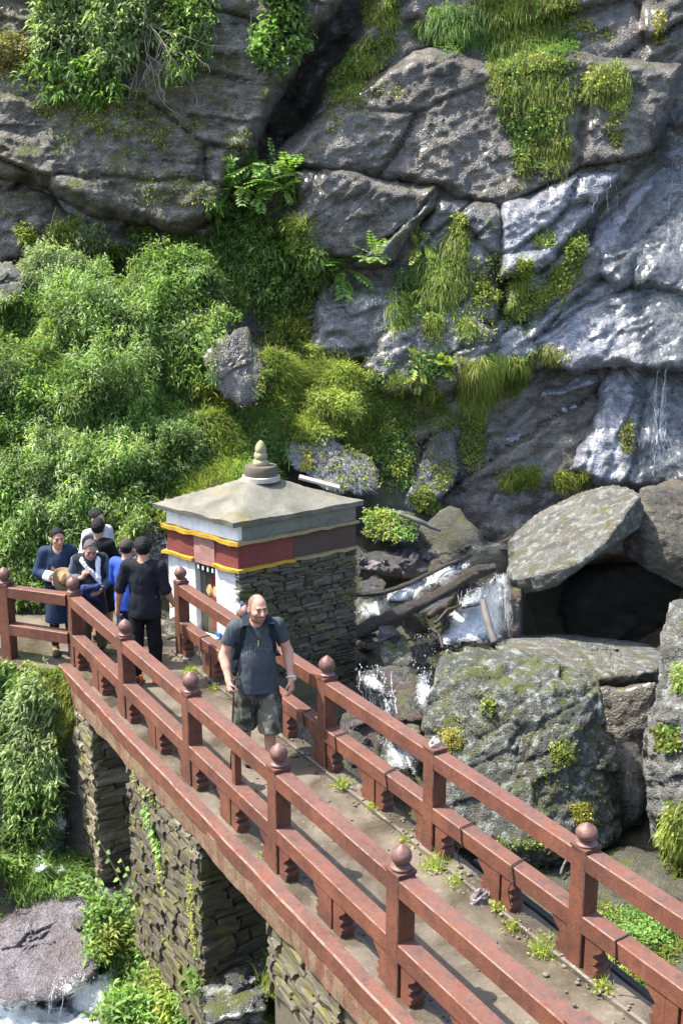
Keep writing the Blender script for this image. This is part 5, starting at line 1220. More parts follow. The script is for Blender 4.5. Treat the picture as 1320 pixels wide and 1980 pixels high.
class Leaf:
    def __init__(s): s.V = []; s.F = []; s.C = []; s.n = 0
    def leaves(s, P, D, N, L, W, C, droop=0.25):
        """pointed leaf of four corners folded along the midrib"""
        n = len(P)
        if n == 0: return
        D = unit(D); S = unit(np.cross(D, N)); N = np.cross(S, D)
        L = np.broadcast_to(np.asarray(L, float), (n,))[:, None]; W = np.broadcast_to(np.asarray(W, float), (n,))[:, None]
        mid = P + D * L * 0.45 + N * L * 0.06
        tip = P + D * L * (1 - droop * 0.25) - np.array([0, 0, 1]) * L * droop
        V = np.stack([P, mid + S * W - N * W * 0.35, tip, mid - S * W - N * W * 0.35], 1).reshape(-1, 3)
        s.V.append(V); s.F.append(np.arange(4 * n).reshape(n, 4) + s.n); s.n += 4 * n
        s.C.append(np.repeat(C, 4, 0))
    def blades(s, P, D, L, W, C, bend=0.8, seg=3):
        n = len(P)
        if n == 0: return
        D = unit(D); S = perp(D, RNG.normal(size=(n, 3)))
        L = np.broadcast_to(np.asarray(L, float), (n,))[:, None]; W = np.broadcast_to(np.asarray(W, float), (n,))[:, None]
        p = P.copy(); d = D.copy(); rows = []
        for k in range(seg + 1):
            w = W * (1 - (k / seg) ** 1.5 * 0.92)
            rows += [p - S * w, p + S * w]
            d = unit(d + np.array([0, 0, -1.0]) * bend / seg * (0.6 + 0.8 * k / seg))
            p = p + d * L / seg
        V = np.stack(rows, 1).reshape(-1, 3); m = 2 * (seg + 1)
        b = (np.arange(n) * m)[:, None, None]
        q = np.array([[2 * k, 2 * k + 1, 2 * k + 3, 2 * k + 2] for k in range(seg)])[None]
        s.V.append(V); s.F.append((b + q).reshape(-1, 4) + s.n); s.n += n * m
        s.C.append(np.repeat(C, m, 0))
    def build(s, name, mat):
        if not s.V: return None
        return mk(name, np.concatenate(s.V), np.concatenate(s.F), mat, col=np.concatenate(s.C))
PAL = {  # linear leaf colours: dark, mid, light
    'deep': ((0.050, 0.090, 0.022), (0.115, 0.19, 0.045), (0.20, 0.29, 0.08)),
    'fresh': ((0.05, 0.10, 0.02), (0.115, 0.20, 0.045), (0.21, 0.31, 0.085)),
    'lime': ((0.085, 0.115, 0.018), (0.18, 0.22, 0.04), (0.31, 0.35, 0.09)),
    'olive': ((0.075, 0.09, 0.018), (0.16, 0.18, 0.03), (0.27, 0.28, 0.06)),
    'grey': ((0.10, 0.14, 0.055), (0.19, 0.25, 0.11), (0.32, 0.38, 0.20)),
    'straw': ((0.14, 0.13, 0.025), (0.26, 0.24, 0.05), (0.38, 0.33, 0.09)),
}
def tint(n, pal, spread=1.0):
    a = np.array(PAL[pal]); t = np.clip(RNG.beta(2, 2, n) + (RNG.random(n) - 0.5) * 0.2 * spread, 0, 1)[:, None]
    c = np.where(t < 0.5, a[0] + (a[1] - a[0]) * t * 2, a[1] + (a[2] - a[1]) * (t * 2 - 1))
    return c * (1.3 + 0.6 * RNG.random((n, 1)))
def samples(poly, n, gap=0.0, gscale=1.2, seed=0, soft=8):
    poly = np.array(poly, float); lo, hi = poly.min(0), poly.max(0)
    px = RNG.uniform(lo[0], hi[0], n * 6); py = RNG.uniform(lo[1], hi[1], n * 6)
    sd = poly_sd(px, py, poly) + soft * RNG.normal(size=len(px)) * 0.9 + min(30, 0.18 * np.min(hi - lo)) * fbm(np.stack([px, py, 0 * px], 1), 0.022, 3, seed + 3)
    k = np.where(sd > 0)[0][:int(n * 1.0)]
    P, N = [], []
    for i in k:
        p, nn_ = hit(px[i], py[i])
        if p is not None: P.append(p); N.append(nn_)
    P, N = np.array(P), np.array(N)
    if gap > 0 and len(P):
        g_ = fbm(P, gscale, 3, seed) > gap - 0.75
        P, N = P[g_], N[g_]
    return P, N
UP = np.array([0, 0, 1.0])
def bulge_of(P, thick, sc_, seed):
    return thick * np.clip(0.45 + 0.75 * fbm(P, sc_, 3, seed), 0.02, 1.2)
def add_cover(lf, poly, kind, n, size, pal, thick=0.3, gap=0.0, seed=0, pal2=None, mix2=0.3, lean=0.5, wr=None, soft=8, lump=1.1):
    P, N = samples(poly, n, gap, 1.3, seed, soft)
    if len(P) == 0: return
    m = len(P); B = bulge_of(P, thick, lump, seed + 5)
    out = unit(N * 0.7 + UP * 0.5)
    pick = (fbm(P, 0.9, 3, seed + 8) > 0.55 - mix2 * 1.1) if pal2 else np.zeros(m, bool)
    def colours(rep):
        c = tint(m * rep, pal); 
        if pal2: c = np.where(np.repeat(pick, rep)[:, None], tint(m * rep, pal2), c)
        tone = np.repeat(0.8 + 0.35 * fbm(P, 2.2, 3, seed + 9), rep)[:, None]
        return c * np.clip(tone, 0.5, 1.3)
    if kind == 'bamboo':
        rep = 6; depth = RNG.random(m) ** 0.6
        base = P + out * (B * depth)[:, None]
        az = RNG.normal(size=(m, 3)); tw = unit(out * 0.4 + az * 0.6 + UP * 0.1)
        Pb = np.repeat(base, rep, 0) + RNG.normal(size=(m * rep, 3)) * size * 0.25
        D = unit(np.repeat(tw, rep, 0) + RNG.normal(size=(m * rep, 3)) * 0.55 + np.repeat(out, rep, 0) * 0.25 - UP * 0.25)
        L = size * RNG.uniform(0.6, 1.25, m * rep)
        lf.leaves(Pb, D, unit(UP + RNG.normal(size=(m * rep, 3)) * 0.5), L, L * (wr or 0.085), colours(rep), 0.3)
    elif kind == 'leafy':
        rep = 5; depth = RNG.random(m) ** 0.6
        base = P + out * (B * depth)[:, None]
        Pb = np.repeat(base, rep, 0) + RNG.normal(size=(m * rep, 3)) * size * 0.45
        D = unit(RNG.normal(size=(m * rep, 3)) + np.repeat(out, rep, 0) * 0.5 - UP * 0.15)
        L = size * RNG.uniform(0.55, 1.2, m * rep)
        lf.leaves(Pb, D, unit(UP + np.repeat(out, rep, 0) + RNG.normal(size=(m * rep, 3)) * 0.55), L, L * (wr or 0.24), colours(rep), 0.2)
    elif kind in ('grass', 'hang'):
        rep = 4
        Pb = np.repeat(P + out * (B * RNG.random(m) * 0.35)[:, None], rep, 0) + RNG.normal(size=(m * rep, 3)) * size * 0.06
        cl = unit(np.stack([fbm(P, 2.5, 2, seed + 31), fbm(P, 2.5, 2, seed + 32), fbm(P, 2.5, 2, seed + 33)], 1))
        if kind == 'grass': D = np.repeat(N, rep, 0) * lean + UP * 0.7 + np.repeat(cl, rep, 0) * 0.4 + RNG.normal(size=(m * rep, 3)) * 0.35
        else: D = np.repeat(N, rep, 0) * 0.9 + UP * 0.05 + RNG.normal(size=(m * rep, 3)) * 0.35
        L = size * (0.68 if kind == 'hang' else 0.9) * RNG.uniform(0.35, 1.3, m * rep)
        lf.blades(Pb, D, L, (wr or 0.0055) * RNG.uniform(0.6, 1.3, m * rep), colours(rep), 1.5 if kind == 'grass' else 2.6)
        if kind == 'hang':
            add_cover(lf, poly, 'moss', int(n * 0.8), 0.065, pal2 or 'olive', thick=0.10, seed=seed + 70, gap=0.45, soft=soft)
            add_cover(lf, poly, 'leafy', int(n * 0.22), 0.075, 'fresh', thick=0.16, seed=seed + 71, gap=0.6, soft=soft)
    elif kind == 'moss':
        rep = 4
        Pb = np.repeat(P + N * (B * RNG.random(m))[:, None], rep, 0) + RNG.normal(size=(m * rep, 3)) * size * 0.6
        D = unit(RNG.normal(size=(m * rep, 3)) + np.repeat(N, rep, 0) * 0.6)
        L = size * RNG.uniform(0.5, 1.2, m * rep)
        lf.leaves(Pb, D, unit(np.repeat(N, rep, 0) + RNG.normal(size=(m * rep, 3)) * 0.4), L, L * 0.38, colours(rep), 0.1)
    elif kind == 'fern':
        for i in range(m):
            rosette(lf, P[i], unit(N[i] * 0.5 + UP * 0.6), size * RNG.uniform(0.7, 1.2), pal, int(RNG.integers(4, 8)))
def rosette(lf, p, up, size, pal, nf, pairs=9, lw=0.22, spread=0.9, droop=0.5):
    """pinnate fronds fanning from one root"""
    for k in range(nf):
        d = unit(up * RNG.uniform(0.5, 1.0) + RNG.normal(size=3) * spread)
        if d @ up < 0.05: d = unit(d + up * 0.5)
        L = size * RNG.uniform(0.7, 1.15); q = p.copy(); dd = d.copy(); Ps, Ds, Ns, Ls = [], [], [], []
        side = unit(np.cross(d, UP) + 1e-3); st = L / pairs
        for j in range(pairs):
            dd = unit(dd - UP * droop * 0.14); q = q + dd * st
            nn_ = np.cross(side, dd); ll = L * lw * math.sin(math.pi * (j + 1.2) / (pairs + 1.6)) + 0.01
            for sgn in (-1, 1):
                Ps.append(q); Ds.append(side * sgn + dd * 0.55); Ns.append(nn_); Ls.append(ll)
        Ps.append(q); Ds.append(dd); Ns.append(np.cross(side, dd)); Ls.append(L * 0.12)
        n = len(Ps)
        lf.leaves(np.array(Ps), np.array(Ds), np.array(Ns), np.array(Ls), np.array(Ls) * 0.22, tint(n, pal), 0.15)
        lf.blades((p[None]), d[None], L * 0.95, 0.006, tint(1, 'olive'), droop, 4)
def cluster(C, size):
    key = np.floor(C / size).astype(int); cells = {}
    for i, k in enumerate(map(tuple, key)): cells.setdefault(k, []).append(i)
    seen, comps = set(), []
    for k in cells:
        if k in seen: continue
        st, comp = [k], []; seen.add(k)
        while st:
            c = st.pop(); comp += cells[c]
            for dx in (-1, 0, 1):
                for dy in (-1, 0, 1):
                    for dz in (-1, 0, 1):
                        q = (c[0] + dx, c[1] + dy, c[2] + dz)
                        if q in cells and q not in seen: seen.add(q); st.append(q)
        comps.append(np.array(comp))
    return sorted(comps, key=len, reverse=True)
def cover(name, label, cat, layers, kind=None, mat='leaf'):
    lf = Leaf()
    for ly in layers: add_cover(lf, *ly[0], **ly[1])
    if not lf.V: return None
    if kind == 'stuff': return tag(lf.build(name, M[mat]), label, cat, kind=kind)
    return finish(lf, name, label, cat, mat)
def finish(lf, name, label, cat, mat):
    V, Fq, C = np.concatenate(lf.V), np.concatenate(lf.F), np.concatenate(lf.C)
    fc = V[Fq].mean(1); fs = np.linalg.norm(V[Fq].max(1) - V[Fq].min(1), axis=1)
    comps = cluster(fc, float(np.clip(np.median(fs) * 0.42, 0.017, 0.09)))
    comps = [c for c in comps if len(c) > 0.12 * len(comps[0])][:6]
    def piece(nm, c, parent=None):
        f = Fq[np.sort(c)]; used = np.unique(f); mp = np.full(len(V), -1); mp[used] = np.arange(len(used))
        return mk(nm, V[used], mp[f], M[mat], parent, col=C[used])
    if len(comps) == 1: return tag(piece(name, comps[0]), label, cat)
    p0 = V[Fq[comps[0]]].reshape(-1, 3)
    root = empty(name, (p0[:, 0].mean(), p0[:, 1].mean(), p0[:, 2].min()), 0, label, cat)
    for c in comps: piece('leaf_clump', c, root)
    return root
def K(poly, kind, n, size, pal, **k): return ((poly, kind, n, size, pal), k)

# the leafy slope on the left: one mass
SL = [(-120, 545), (40, 560), (150, 545), (215, 500), (260, 470), (340, 470), (420, 520), (480, 590), (430, 650), (385, 690), (400, 760), (470, 800), (520, 850), (470, 905), (400, 920), (320, 965), (235, 1030), (180, 1090), (110, 1160), (-120, 1185)]
cover('slope_undergrowth', 'dense narrow-leaved undergrowth covering the slope on the left', 'undergrowth', [
    K(SL, 'bamboo', 9500, 0.145, 'deep', thick=0.55, seed=1, pal2='fresh', mix2=0.45, lump=1.1),
    K(SL, 'leafy', 6500, 0.07, 'fresh', thick=0.62, seed=1, pal2='lime', mix2=0.4, lump=1.1),
    K(SL, 'bamboo', 6000, 0.12, 'grey', thick=0.66, seed=1, gap=0.5, lump=1.1), K(SL, 'leafy', 2500, 0.045, 'grey', thick=0.68, seed=1, gap=0.5, lump=1.1), K(SL, 'grass', 1300, 0.3, 'lime', thick=0.55, seed=1, gap=0.75, lump=1.1), K([(0, 760), (160, 700), (330, 730), (360, 830), (250, 900), (100, 880), (0, 850)], 'grass', 900, 0.36, 'fresh', thick=0.5, seed=3, gap=0.4)], 'stuff')
cover('slope_grass', 'bright yellow-green grass covering the slope above and left of the shrine', 'grass', [
    K([(500, 685), (560, 668), (640, 672), (740, 705), (760, 770), (720, 850), (650, 850), (610, 800), (560, 860), (500, 870), (470, 810), (520, 760)], 'grass', 4200, 0.26, 'lime', thick=0.1, seed=4, wr=0.006), K([(500, 685), (640, 672), (740, 705), (760, 770), (720, 850), (650, 850), (560, 860), (480, 830)], 'leafy', 2600, 0.07, 'lime', thick=0.22, seed=4, gap=0.3, pal2='fresh'),
    K([(330, 850), (430, 800), (520, 830), (560, 870), (545, 915), (440, 950), (300, 985), (215, 1030), (165, 1060), (230, 930)], 'grass', 2800, 0.36, 'lime', thick=0.12, seed=5, pal2='fresh', mix2=0.4),
    K([(330, 850), (430, 800), (520, 830), (560, 870), (545, 915), (440, 950), (300, 985), (215, 1030), (165, 1060), (230, 930)], 'leafy', 1100, 0.09, 'fresh', thick=0.3, seed=6, gap=0.6),
    K([(110, 1000), (240, 940), (330, 960), (250, 1000), (180, 1080), (110, 1150), (20, 1180), (0, 1100)], 'leafy', 1400, 0.09, 'fresh', thick=0.3, seed=7, pal2='lime')], 'stuff')
cover('bank_undergrowth', 'long-leaved undergrowth on the bank below the left end of the near railing', 'undergrowth', [
    K([(-80, 1295), (40, 1300), (100, 1335), (128, 1400), (125, 1480), (100, 1545), (60, 1600), (45, 1690), (-80, 1700)], 'bamboo', 4200, 0.125, 'deep', thick=0.4, seed=8, pal2='grey', mix2=0.45, lump=1.6, wr=0.11),
    K([(-80, 1295), (45, 1300), (110, 1340), (135, 1420), (110, 1530), (60, 1640), (-80, 1700)], 'leafy', 1500, 0.06, 'fresh', thick=0.44, seed=8, lump=1.6, pal2='lime'),
    K([(80, 1310), (140, 1320), (150, 1400), (125, 1480), (100, 1400), (80, 1340)], 'grass', 500, 0.18, 'olive', thick=0.1, seed=9),
    K([(0, 1690), (40, 1655), (130, 1650), (180, 1690), (150, 1735), (60, 1745)], 'grass', 900, 0.26, 'fresh', thick=0.1, seed=10, pal2='lime'),
    K([(0, 1690), (40, 1655), (130, 1650), (180, 1690), (150, 1735), (60, 1745)], 'bamboo', 500, 0.12, 'fresh', thick=0.15, seed=11)], 'stuff')
cover('streamside_herbs', 'fine-leaved bright green herbs filling the lower left corner below the bridge', 'herbs', [
    K([(170, 1760), (230, 1755), (300, 1790), (360, 1830), (390, 1860), (370, 1930), (390, 1990), (200, 1995), (240, 1930), (190, 1870)], 'bamboo', 2400, 0.12, 'fresh', thick=0.30, seed=12, pal2='lime', mix2=0.4, lump=1.6, wr=0.12),
    K([(170, 1760), (230, 1755), (300, 1790), (360, 1830), (390, 1860), (370, 1930), (390, 1990), (200, 1995), (240, 1930), (190, 1870)], 'leafy', 900, 0.07, 'fresh', thick=0.34, seed=13, lump=1.6),
    K([(430, 1790), (520, 1780), (520, 1850), (450, 1860)], 'moss', 500, 0.03, 'fresh', thick=0.06, seed=14)], 'stuff')
cover('abutment_grass', 'bright grass and herbs growing up the near abutment at the bottom edge', 'grass', [
    K([(520, 1850), (590, 1840), (640, 1880), (700, 1915), (690, 2000), (500, 2000)], 'grass', 800, 0.34, 'lime', thick=0.12, seed=15, wr=0.005),
    K([(620, 1870), (680, 1900), (720, 1960), (700, 2000), (610, 2000)], 'leafy', 700, 0.045, 'lime', thick=0.22, seed=16, wr=0.3),
    K([(700, 1940), (760, 1925), (820, 1950), (850, 2000), (690, 2000)], 'leafy', 500, 0.055, 'lime', thick=0.2, seed=17),
    K([(700, 1940), (760, 1925), (820, 1950), (850, 2000), (690, 2000)], 'grass', 300, 0.22, 'lime', thick=0.1, seed=18)], 'stuff')
cover('moss_cover', 'thin dark and yellow moss spread over the cliff ledges', 'moss', [
    K([(0, 60), (50, 90), (60, 140), (0, 170), (-60, 120)], 'moss', 500, 0.05, 'straw', thick=0.06, seed=19),
    K([(60, 180), (300, 170), (330, 260), (250, 290), (120, 240)], 'moss', 700, 0.05, 'olive', thick=0.06, seed=20, gap=0.6),
    K([(1000, 350), (1080, 340), (1060, 420), (990, 420)], 'moss', 350, 0.05, 'olive', thick=0.05, seed=120, gap=0.7),
    K([(600, 120), (760, 80), (800, 160), (640, 260)], 'moss', 500, 0.05, 'olive', thick=0.06, seed=121, gap=0.75),
    K([(780, 500), (980, 480), (1100, 560), (1000, 700), (820, 700)], 'moss', 1200, 0.05, 'lime', thick=0.06, seed=122, gap=0.85),
    K([(250, 250), (450, 200), (520, 260), (430, 400), (280, 400)], 'moss', 1000, 0.045, 'olive', thick=0.05, seed=123, gap=0.8),
    K([(1080, -40), (1190, -40), (1190, 90), (1090, 80)], 'moss', 700, 0.06, 'olive', thick=0.08, seed=21, gap=0.4),
    K([(560, 850), (800, 700), (900, 800), (880, 950), (700, 960), (600, 930)], 'moss', 900, 0.05, 'olive', thick=0.08, seed=22, gap=0.7),
    K([(820, 1260), (1150, 1290), (1190, 1600), (1000, 1700), (830, 1480)], 'moss', 800, 0.028, 'olive', thick=0.04, seed=23, gap=0.95),
    K([(850, 1480), (930, 1560), (1060, 1660), (1040, 1700), (840, 1600)], 'moss', 700, 0.035, 'lime', thick=0.05, seed=24, gap=0.7)], 'stuff')
# single plants and clumps one can point to
for name, label, cat, mat, layers in [
    ('hanging_shrub', 'leafy shrub hanging over the upper left rock face', 'shrub', 'leaf', [K([(70, 0), (150, -60), (400, -80), (420, 0), (370, 60), (250, 80), (230, 190), (215, 230), (150, 200), (80, 150)], 'bamboo', 2600, 0.18, 'grey', thick=0.7, seed=40, pal2='fresh', mix2=0.3, wr=0.12)]),
    ('hanging_shrub', 'trailing shrub beside the bare twigs at the top, left of the dark crack', 'shrub', 'leaf', [K([(330, -60), (420, -60), (400, 40), (375, 110), (380, 180), (340, 170), (335, 80)], 'bamboo', 800, 0.15, 'fresh', thick=0.5, seed=41, pal2='grey')]),
    ('hanging_shrub', 'broad-leaved sprays hanging beside the upper end of the dark crack', 'shrub', 'leaf', [K([(490, -60), (560, -60), (590, 60), (612, 90), (560, 130), (500, 140), (480, 100), (520, 60)], 'leafy', 420, 0.15, 'fresh', thick=0.5, seed=42, pal2='deep')]),
    ('sapling', 'bright pinnate-leaved sapling at the foot of the dark crack', 'sapling', 'leaf', [K([(430, 310), (560, 300), (590, 340), (560, 390), (480, 400), (440, 380)], 'fern', 17, 0.62, 'fresh', seed=43), K([(430, 310), (560, 300), (590, 340), (560, 390), (480, 400), (440, 380)], 'leafy', 180, 0.14, 'fresh', thick=0.5, seed=44)]),
    ('fern', 'feathery ferns trailing below the pinnate sapling', 'fern', 'leaf', [K([(400, 400), (480, 390), (520, 450), (560, 520), (520, 570), (450, 520), (410, 450)], 'bamboo', 900, 0.15, 'fresh', thick=0.4, seed=45, wr=0.11), K([(420, 400), (500, 440), (540, 520), (460, 500)], 'fern', 7, 0.5, 'fresh')]),
    ('broad_leaved_plant', 'broad-leaved plant with yellowish leaves right of the trailing ferns', 'plant', 'leaf', [K([(500, 470), (560, 460), (620, 520), (610, 560), (560, 560), (510, 520)], 'leafy', 240, 0.15, 'lime', thick=0.35, seed=46, pal2='fresh', mix2=0.6)]),
    ('fern', 'single bright fern with large fronds under the middle overhang', 'fern', 'leaf', [K([(650, 500), (720, 490), (750, 520), (700, 550), (650, 540)], 'fern', 7, 0.75, 'fresh')]),
    ('grass_clump', 'drooping grass clump on the left side of the dark gap below the ferns', 'grass', 'grass', [K([(520, 590), (560, 570), (595, 600), (585, 640), (540, 645)], 'hang', 260, 0.5, 'olive', thick=0.2, seed=48)]),
    ('grass_clump', 'small grass tuft on the ledge above the yellowish broad-leaved plant', 'grass', 'grass', [K([(545, 430), (590, 425), (600, 450), (570, 475), (545, 460)], 'grass', 150, 0.4, 'lime', thick=0.1, seed=49)]),
    ('grass_clump', 'big bright grass cascade in the middle of the cliff', 'grass', 'grass', [K([(800, 520), (850, 480), (890, 440), (905, 500), (890, 560), (840, 600), (770, 640), (750, 630), (775, 580)], 'hang', 800, 0.5, 'lime', thick=0.25, seed=50, pal2='fresh'), K([(800, 520), (850, 480), (900, 500), (880, 570), (820, 600)], 'leafy', 220, 0.10, 'fresh', thick=0.3, seed=51)]),
    ('grass_clump', 'thin grass strip climbing the crack above the big grass cascade', 'grass', 'grass', [K([(870, 440), (885, 410), (905, 430), (905, 490), (880, 490)], 'hang', 180, 0.32, 'lime', thick=0.1, seed=52)]),
    ('fern', 'small bright fern left of the big grass cascade', 'fern', 'leaf', [K([(790, 470), (830, 465), (830, 485), (795, 490)], 'fern', 4, 0.42, 'lime')]),
    ('grass_clump', 'small grass tuft below the big grass cascade', 'grass', 'grass', [K([(820, 620), (850, 610), (855, 650), (825, 655)], 'hang', 130, 0.28, 'lime', thick=0.1, seed=53)]),
    ('grass_clump', 'small rounded tuft between two grey rocks right of the big grass cascade', 'grass', 'grass', [K([(885, 625), (910, 615), (918, 650), (890, 655)], 'hang', 130, 0.25, 'fresh', thick=0.1, seed=54)]),
    ('broad_leaved_plant', 'low yellow-green leaves in the crack right of the big grass cascade', 'plant', 'leaf', [K([(915, 550), (955, 540), (965, 575), (930, 590)], 'leafy', 110, 0.11, 'lime', thick=0.15, seed=55)]),
    ('grass_strip', 'long slanting band of grass between the dark face and the wet terraces', 'grass', 'grass', [K([(970, 590), (1010, 570), (1060, 540), (1090, 490), (1120, 460), (1125, 490), (1080, 560), (1020, 610), (980, 620)], 'hang', 600, 0.26, 'lime', thick=0.12, seed=56, pal2='olive'), K([(1080, 480), (1120, 455), (1125, 500), (1090, 520)], 'leafy', 120, 0.08, 'lime', thick=0.15)]),
    ('moss_patch', 'small lime moss patch just left of the slanting grass band', 'moss', 'leaf', [K([(1000, 510), (1025, 505), (1030, 535), (1005, 535)], 'moss', 260, 0.055, 'lime', thick=0.08, seed=57)]),
    ('moss_patch', 'small moss patch under the wet edge above the slanting grass band', 'moss', 'leaf', [K([(1030, 455), (1070, 450), (1075, 480), (1040, 480)], 'moss', 160, 0.05, 'lime', thick=0.08, seed=58)]),
    ('hanging_grass', 'tall mat of grass and moss hanging down the main dark face', 'grass', 'grass', [K([(940, 95), (1010, 85), (1120, 105), (1102, 150), (1118, 190), (1070, 240), (1040, 212), (1000, 228), (988, 170), (950, 150)], 'hang', 1000, 0.42, 'lime', thick=0.2, seed=59, gap=0.4, soft=16), K([(1012, 215), (1072, 225), (1100, 285), (1058, 332), (1040, 308), (996, 338), (1014, 270)], 'hang', 650, 0.34, 'olive', thick=0.2, seed=60, pal2='lime', gap=0.45, soft=16), K([(970, 110), (1092, 130), (1068, 240), (1096, 320), (1050, 392), (1012, 368), (978, 394), (1002, 280), (962, 200)], 'moss', 1300, 0.06, 'deep', thick=0.1, seed=61, pal2='lime', gap=0.5, soft=20)]),
    ('hanging_grass', 'sparse yellowish grass strands hanging right of the tall hanging mat', 'grass', 'grass', [K([(1130, 125), (1215, 125), (1215, 190), (1195, 215), (1180, 180), (1150, 190), (1130, 170)], 'hang', 420, 0.40, 'straw', thick=0.1, seed=62, pal2='lime'), K([(1170, 190), (1205, 190), (1200, 300), (1175, 290)], 'moss', 200, 0.05, 'olive', thick=0.06)]),
    ('ledge_grass', 'thick bright grass along the ledge at the top of the dark face', 'grass', 'grass', [K([(790, 60), (850, 10), (930, 10), (990, 40), (1060, 50), (1120, 90), (1060, 110), (980, 110), (900, 100), (830, 75)], 'hang', 1400, 0.46, 'lime', thick=0.2, seed=63, pal2='fresh'), K([(900, 0), (1090, -40), (1090, 60), (1000, 60)], 'hang', 700, 0.4, 'lime', thick=0.2, seed=64)]),
    ('grass_clump', 'grass and leaves on the corner right of the dark crack', 'grass', 'grass', [K([(630, 130), (680, 110), (735, 70), (770, 60), (775, 100), (720, 130), (690, 175), (640, 205)], 'hang', 600, 0.36, 'lime', thick=0.15, seed=65), K([(630, 120), (690, 105), (700, 150), (640, 170)], 'leafy', 170, 0.10, 'fresh', thick=0.2)]),
    ('grass_clump', 'grass tuft at the very top right of the dark crack', 'grass', 'grass', [K([(700, 10), (760, -10), (770, 40), (720, 60)], 'hang', 260, 0.36, 'lime', thick=0.15, seed=66)]),
    ('moss_patch', 'dangling moss streak at the top right corner of the cliff', 'moss', 'leaf', [K([(1260, 30), (1285, 20), (1285, 80), (1265, 90)], 'moss', 160, 0.05, 'straw', thick=0.06, seed=67)]),
    ('grass_clump', 'wide bright grass curtain left of the bulging wet rock', 'grass', 'grass', [K([(890, 700), (960, 685), (1020, 700), (1000, 740), (950, 775), (900, 800), (885, 750)], 'hang', 1100, 0.42, 'lime', thick=0.2, seed=68, pal2='olive')]),
    ('moss_patch', 'lime moss curtain hanging below the wide grass curtain', 'moss', 'leaf', [K([(890, 790), (945, 800), (945, 860), (925, 920), (905, 900), (890, 840)], 'moss', 650, 0.055, 'lime', thick=0.14, seed=69)]),
    ('grass_strip', 'thin grass line along the top of the bulging wet rock', 'grass', 'grass', [K([(1010, 690), (1060, 665), (1110, 690), (1060, 705)], 'hang', 220, 0.22, 'olive', thick=0.1, seed=70)]),
    ('grass_clump', 'grass and herbs on the rocks between the shrine and the wide grass curtain', 'grass', 'grass', [K([(740, 740), (800, 730), (880, 770), (870, 830), (800, 830), (750, 800)], 'grass', 600, 0.30, 'lime', thick=0.1, seed=71, pal2='fresh'), K([(700, 830), (800, 820), (790, 900), (760, 960), (720, 900)], 'leafy', 420, 0.07, 'fresh', thick=0.14, seed=72, pal2='lime')]),
    ('moss_patch', 'yellow moss on the rock just behind the roof finial', 'moss', 'leaf', [K([(580, 870), (600, 862), (605, 910), (585, 915)], 'moss', 140, 0.045, 'straw', thick=0.06, seed=73)]),
    ('moss_patch', 'bright moss cushion on the leaning rock above the stream', 'moss', 'leaf', [K([(790, 955), (840, 940), (845, 990), (800, 1000)], 'moss', 380, 0.045, 'lime', thick=0.12, seed=74), K([(830, 900), (880, 890), (870, 960), (845, 960)], 'moss', 200, 0.045, 'olive', thick=0.08, seed=75)]),
    ('herb_patch', 'low bright herbs beside the shrine wall below the leaning rock', 'herbs', 'leaf', [K([(690, 1000), (760, 990), (770, 1040), (690, 1050)], 'leafy', 420, 0.06, 'lime', thick=0.14, seed=76, pal2='fresh'), K([(755, 985), (810, 1000), (805, 1045), (770, 1045)], 'leafy', 180, 0.06, 'fresh', thick=0.1, seed=77)]),
    ('grass_clump', 'small tuft left of the huge boulder under the cliff', 'grass', 'grass', [K([(965, 912), (1035, 905), (1040, 940), (975, 950)], 'grass', 420, 0.28, 'lime', thick=0.1, seed=78)]),
    ('grass_clump', 'dry tuft on top of the huge tilted boulder', 'grass', 'grass', [K([(1065, 920), (1135, 915), (1140, 940), (1075, 948)], 'grass', 350, 0.24, 'olive', thick=0.1, seed=79)]),
    ('moss_patch', 'mossy streak left of the thin waterfall', 'moss', 'leaf', [K([(1195, 830), (1225, 810), (1220, 870), (1200, 880)], 'moss', 200, 0.05, 'olive', thick=0.06, seed=80)]),
    ('grass_clump', 'grass tuft on the upper part of the right rock face', 'grass', 'grass', [K([(1305, 1290), (1360, 1280), (1360, 1340), (1310, 1335)], 'hang', 160, 0.22, 'lime', thick=0.1, seed=81)]),
    ('grass_clump', 'small tuft halfway up the right rock face', 'grass', 'grass', [K([(1270, 1415), (1305, 1405), (1310, 1440), (1280, 1450)], 'hang', 160, 0.16, 'olive', thick=0.08, seed=82)]),
    ('hanging_grass', 'long bright grass hanging low on the right rock face', 'grass', 'grass', [K([(1290, 1560), (1370, 1550), (1370, 1680), (1310, 1700), (1280, 1620)], 'hang', 420, 0.30, 'lime', thick=0.1, seed=83)]),
    ('herb_patch', 'green herbs in the gap beyond the far railing at lower right', 'herbs', 'leaf', [K([(1200, 1770), (1260, 1755), (1300, 1790), (1260, 1830), (1210, 1820)], 'leafy', 500, 0.045, 'fresh', thick=0.12, seed=84), K([(1150, 1850), (1200, 1840), (1240, 1900), (1180, 1900)], 'leafy', 300, 0.04, 'lime', thick=0.08, seed=85)]),
    ('moss_patch', 'round yellow-green moss cushion on the front of the mossy boulder', 'moss', 'leaf', [K([(1062, 1445), (1095, 1438), (1105, 1465), (1075, 1478)], 'moss', 260, 0.028, 'lime', thick=0.07, seed=86)]),
    ('moss_patch', 'moss cushion on the mossy boulder right behind the worn railing knob', 'moss', 'leaf', [K([(1098, 1555), (1130, 1550), (1150, 1600), (1110, 1605)], 'moss', 380, 0.026, 'straw', thick=0.06, seed=87)]),
    ('moss_patch', 'yellow moss on the left shoulder of the mossy boulder', 'moss', 'leaf', [K([(855, 1420), (880, 1405), (895, 1440), (865, 1450)], 'moss', 220, 0.026, 'straw', thick=0.05, seed=88)]),
